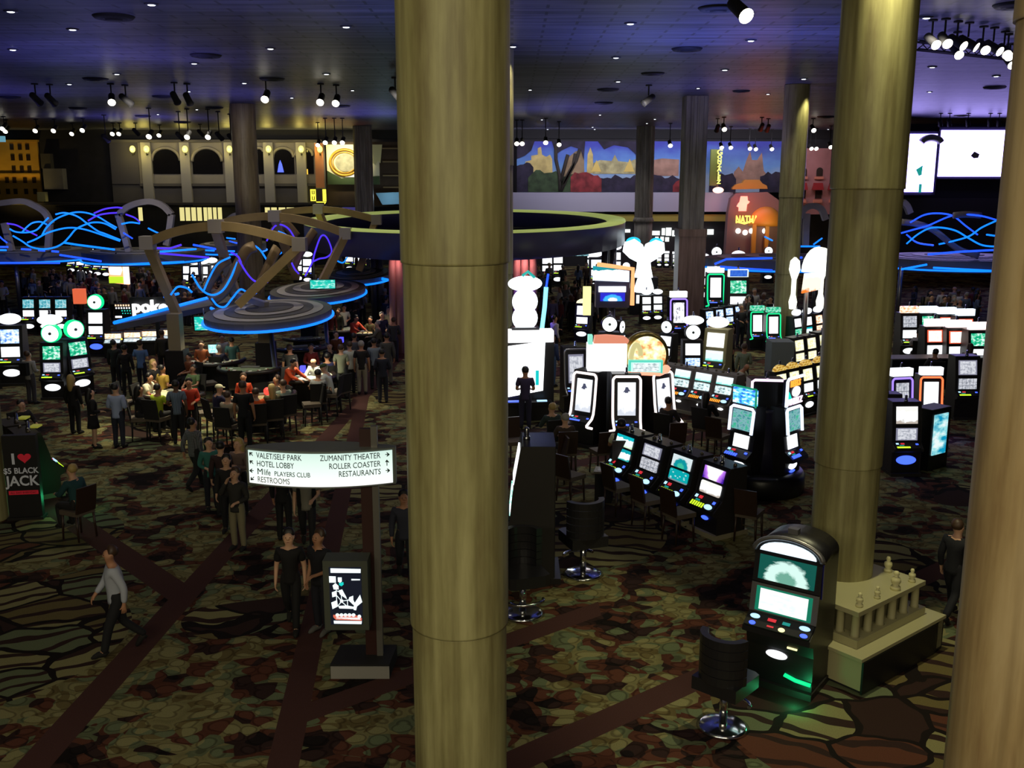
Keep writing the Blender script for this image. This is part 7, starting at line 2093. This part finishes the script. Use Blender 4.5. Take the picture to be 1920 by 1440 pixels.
# table with the lime shirt
person('player in a bright lime shirt seated with back turned at the left card table', 296, 727, 160, 'sit', ('table', 'table'), 6, ((176, 196, 40), 0), (28, 26, 28), ('short', 'k'), 'm', 1.0)
person('player in a white shirt leaning over the left card table from its left side', 281, 706, 80, 'sit', ('chin', 'table'), 14, ((226, 218, 190), 0), (30, 28, 28), ('short', 'k'), 'm', 1.0)
person('person in a mustard yellow top at the back of the left card table', 304, 690, 150, 'stand', ('bent', 'bent'), 0, ((156, 128, 48), 0), (26, 24, 26), ('short', 'k'), 'm', 0.95)
person('blond woman in black behind the left card table', 288, 680, 60, 'stand', ('down', 'bent'), 0, ((28, 24, 24), 1), (22, 20, 22), ('long', 'y'), 'f', 0.96)
person('man in a blue vertically striped shirt standing at the right of the lime-shirted player', 329, 720, 195, 'stand', ('bent', 'down'), 0, ((52, 66, 84), 0), (18, 18, 22), ('short', 'k'), 'd', 1.0, 'stripe')
person('dealer in a red-orange shirt right of the striped shirt', 354, 716, 10, 'stand', ('bent', 'bent'), 6, ((190, 58, 34), 1), (26, 22, 24), ('short', 'k'), 'm', 0.96)
person('player in black seated at the left end of the left card table', 262, 729, 110, 'sit', ('table', 'table'), 4, ((20, 18, 22), 1), (18, 18, 22), ('long', 'k'), 'm', 0.98)
person('person in brown and orange behind the dark post base', 353, 668, -40, 'sit', ('table', 'bent'), 4, ((120, 62, 34), 0), (24, 22, 22), ('short', 'k'), 'm', 0.95)
person('person in a green top beside the dark post base', 362, 690, -20, 'sit', ('table', 'table'), 0, ((54, 74, 44), 0), (24, 22, 22), ('short', 'k'), 'd', 0.95)
# cream table with monitor
person('dealer in a brown-orange shirt behind the cream-topped table', 377, 645, 10, 'stand', ('bent', 'bent'), 4, ((176, 96, 52), 1), (24, 22, 24), ('short', 'b'), 'f', 0.95)
person('person in a teal top at the right of the cream-topped table', 434, 638, 200, 'stand', ('bent', 'down'), 0, ((52, 92, 92), 0), (70, 68, 66), ('short', 'k'), 'm', 0.96)
person('person in a pale shirt behind the cream-topped table monitor', 416, 632, 20, 'stand', ('bent', 'bent'), 0, ((180, 176, 164), 0), (30, 28, 30), ('short', 'k'), 'm', 0.94)
person('grey-haired player in navy seated right of the table monitor', 411, 652, 170, 'sit', ('table', 'table'), 4, ((32, 32, 60), 1), (26, 26, 34), ('short', 'g'), 'f', 0.96)
# table with the orange shirts
person('player in navy wearing a pale cap, seated at the middle card table', 411, 727, 130, 'sit', ('table', 'chin'), 8, ((26, 22, 58), 1), (22, 20, 30), ('cap', 'w'), 'f', 1.0)
person('player in a beige shirt seated right of the pale cap', 427, 741, 165, 'sit', ('table', 'table'), 4, ((150, 140, 120), 0), (30, 28, 28), ('short', 'b'), 'f', 0.98)
person('broad man in black standing with his back turned at the middle card table', 455, 722, 182, 'stand', ('down', 'down'), 0, ((14, 14, 20), 0), (14, 14, 18), ('short', 'b'), 'm', 1.06)
person('player in a vivid orange shirt seated at the middle card table', 479, 735, 200, 'sit', ('table', 'table'), 6, ((232, 92, 24), 0), (26, 24, 26), ('short', 'b'), 'f', 0.98)
person('dealer in orange standing behind the broad man in black', 456, 706, 5, 'stand', ('bent', 'bent'), 4, ((206, 74, 36), 1), (24, 22, 24), ('short', 'b'), 'm', 0.93)
person('player with long pale blond hair seated at the middle card table', 509, 727, 205, 'sit', ('table', 'table'), 6, ((92, 86, 56), 1), (26, 24, 26), ('long', 'y'), 'f', 0.98)
person('player in a white and green jersey at the right end of the middle card table', 530, 719, 215, 'sit', ('table', 'chin'), 6, ((128, 140, 128), 0), (90, 86, 84), ('short', 'b'), 'f', 1.0)
person('man turned towards the blond player beside the jersey', 518, 710, -60, 'sit', ('table', 'table'), 4, ((60, 54, 46), 1), (24, 24, 26), ('short', 'b'), 'm', 0.98)
# brightly lit table
person('dealer in an orange long-sleeved shirt leaning across the brightly lit card table', 551, 680, 62, 'stand', ('reach', 'reach'), 26, ((206, 74, 30), 1), (20, 18, 20), ('short', 'k'), 'm', 0.99)
person('large man in charcoal standing behind the leaning dealer', 543, 652, 175, 'stand', ('down', 'down'), 0, ((52, 52, 50), 0), (20, 20, 22), ('short', 'b'), 'm', 1.02)
person('bald man in white seated at the far side of the brightly lit table', 587, 676, -20, 'sit', ('table', 'table'), 14, ((232, 232, 222), 1), (40, 40, 44), ('none', 'k'), 'f', 1.0)
person('player in white with a green cap at the right of the brightly lit table', 606, 688, -95, 'sit', ('table', 'chin'), 16, ((224, 228, 224), 0), (50, 50, 54), ('cap', 'e'), 'f', 1.04)
person('player in grey-white with black hair seated with back turned at the brightly lit table', 596, 699, 190, 'sit', ('table', 'table'), 4, ((160, 160, 158), 0), (40, 40, 44), ('short', 'k'), 'm', 1.0)
person('woman in a dark red top standing behind the brightly lit table', 583, 650, 20, 'stand', ('down', 'bent'), 0, ((128, 38, 30), 1), (22, 20, 22), ('short', 'k'), 'm', 0.95)
person('bald man with a hand at his chin watching from the far table', 618, 648, 10, 'sit', ('chin', 'table'), 4, ((40, 36, 30), 1), (26, 24, 26), ('none', 'k'), 'f', 0.98)
person('player in navy blue seated left of the grey polo', 613, 668, 200, 'sit', ('table', 'table'), 8, ((30, 34, 78), 1), (26, 26, 36), ('short', 'k'), 'm', 0.98)
# standing onlookers
person('man in a grey-green polo seen from behind at the right of the brightly lit table', 639, 652, 178, 'stand', ('down', 'bent'), 0, ((132, 138, 118), 0), (56, 60, 62), ('short', 'b'), 'f', 1.02)
person('man in a white shirt right of the grey-green polo', 655, 646, -150, 'stand', ('bent', 'down'), 0, ((206, 208, 198), 1), (24, 24, 28), ('short', 'b'), 'f', 1.0)
person('man in a black polo and beige trousers standing with his back turned', 677, 645, 186, 'stand', ('down', 'down'), 0, ((26, 22, 24), 0), (140, 132, 116), ('short', 'g'), 'm', 1.03)
person('person in a pale blue shirt partly hidden right of the black polo', 701, 640, 190, 'stand', ('down', 'down'), 0, ((128, 138, 150), 1), (26, 26, 30), ('short', 'k'), 'm', 1.0)
person('tall man in a long grey jacket beside the middle column', 725, 630, 200, 'stand', ('down', 'down'), 0, ((76, 74, 74), 1), (96, 90, 84), ('short', 'k'), 'm', 1.05)
person('person in dark blue standing between the pale shirt and the grey jacket', 716, 660, 190, 'stand', ('bent', 'bent'), 0, ((22, 24, 40), 1), (22, 22, 34), ('short', 'k'), 'm', 1.0)
person('person in a black and white check shirt behind the white shirt', 664, 630, 170, 'stand', ('down', 'down'), 0, ((48, 48, 50), 1), (22, 22, 26), ('short', 'k'), 'm', 0.98, 'plaid')
person('person in brown with long auburn hair near the second neon canopy post', 630, 626, 30, 'stand', ('bent', 'down'), 0, ((98, 52, 28), 1), (26, 22, 22), ('long', 'b'), 'f', 0.94)
# far tables
person('dealer in an orange-red shirt reaching over the furthest lit table', 668, 596, 52, 'stand', ('reach', 'reach'), 20, ((214, 76, 46), 1), (24, 20, 22), ('short', 'k'), 'm', 1.0)
person('player with white hair at the right of the furthest lit table', 707, 606, -90, 'sit', ('table', 'chin'), 6, ((96, 92, 80), 1), (26, 24, 26), ('short', 'g'), 'f', 1.0)
person('player in black and yellow behind the furthest lit table', 694, 598, -20, 'sit', ('table', 'table'), 4, ((70, 62, 34), 0), (24, 24, 24), ('short', 'k'), 'm', 1.0)
person('person in white behind the small pale table', 645, 576, 10, 'stand', ('bent', 'bent'), 0, ((190, 182, 168), 0), (24, 22, 24), ('short', 'k'), 'm', 0.98)
person('person in dark green left of the person in white at the small pale table', 634, 583, -30, 'stand', ('down', 'bent'), 0, ((60, 62, 46), 1), (24, 22, 24), ('short', 'b'), 'm', 0.97)
person('person in dark red at the left of the small pale table', 619, 582, 20, 'stand', ('down', 'down'), 0, ((96, 32, 28), 1), (22, 20, 22), ('short', 'k'), 'm', 1.0)
person('dealer in an orange jacket far off by the third canopy', 710, 489, 20, 'stand', ('bent', 'bent'), 0, ((206, 84, 50), 1), (22, 20, 22), ('short', 'k'), 'm', 1.0)
person('dealer in a brown-orange shirt seen between the legs of the nearest canopy', 316, 516, 15, 'stand', ('cross', 'cross'), 0, ((172, 84, 44), 1), (22, 20, 22), ('short', 'k'), 'm', 1.05)
person('person in grey left of the brown-orange dealer under the canopy', 268, 525, 170, 'stand', ('down', 'down'), 0, ((110, 110, 108), 1), (30, 30, 34), ('short', 'g'), 'f', 1.05)
person('person in a pale shirt seen through the neon waves', 371, 521, 40, 'stand', ('down', 'bent'), 0, ((196, 200, 190), 1), (30, 30, 34), ('short', 'k'), 'm', 1.05)
person('person in orange-red bending in the dark crowd at far left', 154, 530, 60, 'stand', ('table', 'table'), 22, ((188, 76, 58), 1), (22, 20, 22), ('none', 'k'), 'f', 1.05)
person('person in royal blue beside the bending orange-red figure', 146, 536, 0, 'stand', ('down', 'down'), 0, ((40, 60, 120), 1), (22, 20, 26), ('short', 'k'), 'm', 1.0)
person('person in white at the left edge beside the blue neon pointer', 3, 531, 20, 'stand', ('bent', 'down'), 0, ((176, 176, 172), 1), (26, 26, 28), ('short', 'k'), 'm', 1.05)
# right of centre
person('man in a dark violet shirt standing before the blazing white display', 985, 694, 178, 'stand', ('bent', 'bent'), 0, ((60, 50, 84), 0), (40, 38, 62), ('short', 'k'), 'm', 1.04)
person('person in a dark blue jacket and blue jeans right of the blazing white display', 1036, 632, 140, 'stand', ('bent', 'down'), 4, ((50, 62, 100), 1), (70, 96, 130), ('short', 'b'), 'm', 1.05)
person('man in a pale pink-white shirt behind the person in blue jeans', 1040, 596, 120, 'stand', ('cross', 'down'), 0, ((186, 180, 198), 1), (26, 26, 34), ('short', 'k'), 'm', 1.02)
person('person in grey-violet standing beyond the cyan neon rod', 1022, 554, 170, 'stand', ('down', 'down'), 0, ((82, 84, 130), 1), (30, 30, 46), ('short', 'k'), 'm', 1.02)
person('person in pale violet right of the one beyond the cyan neon rod', 1037, 560, 160, 'stand', ('down', 'down'), 0, ((116, 112, 150), 1), (30, 30, 46), ('short', 'b'), 'm', 1.02)
person('grey-blond woman in dark teal seated, seen left of the neon-outlined group', 1035, 763, 200, 'sit', ('table', 'table'), 0, ((46, 60, 58), 1), (30, 28, 30), ('short', 'y'), 'f', 1.0)
person('white-haired person in brown seated beside the neon-outlined group', 1060, 783, 190, 'sit', ('table', 'table'), 0, ((64, 52, 46), 1), (28, 26, 28), ('short', 'g'), 'f', 1.0)
person('player in a white checked shirt at the centre neon-outlined machine', 1165, 795, 180, 'sit', ('table', 'table'), 14, ((190, 186, 160), 0), (34, 30, 32), ('short', 'k'), 'm', 1.06, 'plaid')
person('player in dark clothes seated at the furthest grey-sided machine', 1254, 752, 145, 'sit', ('table', 'table'), 4, ((40, 34, 34), 1), (26, 24, 26), ('short', 'k'), 'm', 1.0)
person('player in black seated at the third grey-sided machine', 1325, 742, 140, 'sit', ('table', 'table'), 0, ((20, 18, 24), 1), (22, 20, 24), ('long', 'k'), 'm', 1.02)
person('man in mottled green walking behind the grey-sided machines', 1396, 650, 160, 'stand', ('down', 'bent'), 0, ((76, 88, 66), 1), (40, 38, 36), ('short', 'b'), 'm', 1.0, 'plaid')
person('person in a pale top bending behind the nearest grey-sided machine', 1400, 686, 60, 'stand', ('table', 'table'), 30, ((176, 176, 160), 0), (40, 38, 40), ('none', 'k'), 'm', 1.0)
person('person in dark brown walking left of the green neon pair', 1372, 615, 120, 'walk', ('down', 'swing'), 0, ((54, 44, 44), 1), (26, 24, 26), ('short', 'k'), 'm', 1.02)
person('man in a pale grey shirt leaning at the black counter near the right edge', 1724, 622, 165, 'sit', ('reach', 'table'), 10, ((188, 184, 190), 1), (26, 26, 30), ('short', 'k'), 'm', 1.08)
person('player with a dark head behind the orange-edged portrait machine', 1754, 660, 175, 'sit', ('table', 'table'), 0, ((40, 38, 46), 1), (26, 24, 26), ('short', 'k'), 'm', 1.0)
person('woman with long brown hair at the green-screened machine near the right edge', 1819, 650, 160, 'sit', ('table', 'table'), 0, ((92, 78, 58), 1), (30, 28, 28), ('long', 'b'), 'f', 1.05)
person('person in a white hat and grey jacket far off beyond the round bar', 1030, 496, 30, 'stand', ('cross', 'bent'), 0, ((120, 116, 116), 1), (26, 26, 30), ('cap', 'w'), 'f', 1.1)
# the dim crowd further off: each one a person of its own
rnd = random.Random(21)
CL = {'black': (20, 19, 22), 'charcoal': (52, 52, 56), 'navy': (34, 36, 60), 'brown': (74, 56, 44), 'grey': (112, 112, 112), 'pale grey': (164, 162, 158), 'maroon': (96, 34, 34), 'olive': (84, 82, 58), 'beige': (160, 146, 118), 'white': (206, 204, 198), 'dusty blue': (92, 108, 140)}
zones = [('under the neon canopy at far left', [(60, 505), (82, 512), (100, 506), (120, 515), (132, 508), (73, 528), (108, 530), (40, 512)]),
         ('in the crowd under the long neon canopy', [(150, 502), (165, 508), (178, 514), (232, 520), (246, 512), (287, 528), (300, 540), (232, 545), (183, 532)]),
         ('behind the waves of the nearest canopy', [(345, 528), (390, 530), (420, 525), (455, 560), (360, 505), (405, 508)]),
         ('in the dark aisle right of the round bar', [(1060, 520), (1078, 530), (1095, 540), (1108, 525), (1125, 540), (1070, 555), (1090, 565), (1112, 556), (1050, 540), (1130, 520)]),
         ('between the bar posts', [(1008, 500), (1018, 514), (1055, 500), (1085, 500), (1100, 496), (1120, 498)]),
         ('in the dim crowd left of the middle column', [(655, 470), (668, 478), (690, 480), (722, 545), (735, 565), (716, 590), (738, 600), (730, 520)]),
         ('at the far tables under the silver-hooped canopy', [(1400, 560), (1415, 545), (1432, 553), (1445, 560), (1390, 575)]),
         ('far off near the right edge below the neon waves', [(1715, 540), (1745, 548), (1768, 545), (1790, 540), (1812, 552), (1835, 546), (1730, 560), (1800, 565)])]
HD = [('short', 'k', 'black-haired'), ('short', 'b', 'brown-haired'), ('long', 'k', 'long-haired'), ('short', 'g', 'grey-haired'), ('none', 'k', 'bald')]
extra = {0: 12, 1: 14, 2: 10, 3: 8, 5: 6, 6: 5, 7: 8}
for zi, (zn, pts) in enumerate(zones):
    pts = list(pts)
    x0_, x1_, y0_, y1_ = min(p[0] for p in pts), max(p[0] for p in pts), min(p[1] for p in pts), max(p[1] for p in pts)
    pts += [(rnd.uniform(x0_, x1_), rnd.uniform(y0_, y1_)) for _ in range(extra.get(zi, 0))]
    used = set()
    for px, py in pts:
        while True:
            c, h = rnd.choice(list(CL)), rnd.choice(HD)
            if (c, h[2]) not in used:
                used.add((c, h[2]))
                break
        person('%s person in %s %s' % (h[2], c, zn), px, py, rnd.choice((0, 20, -30, 170, 190, 150, 90, -90)), 'stand', rnd.choice((('down', 'down'), ('bent', 'down'), ('bent', 'bent'))), 0, (CL[c], 1), rnd.choice(((20, 20, 24), (34, 34, 46), (60, 56, 50))), h[:2],
               rnd.choice('ffmmd'), rnd.uniform(0.96, 1.06), None, 'far crowd')
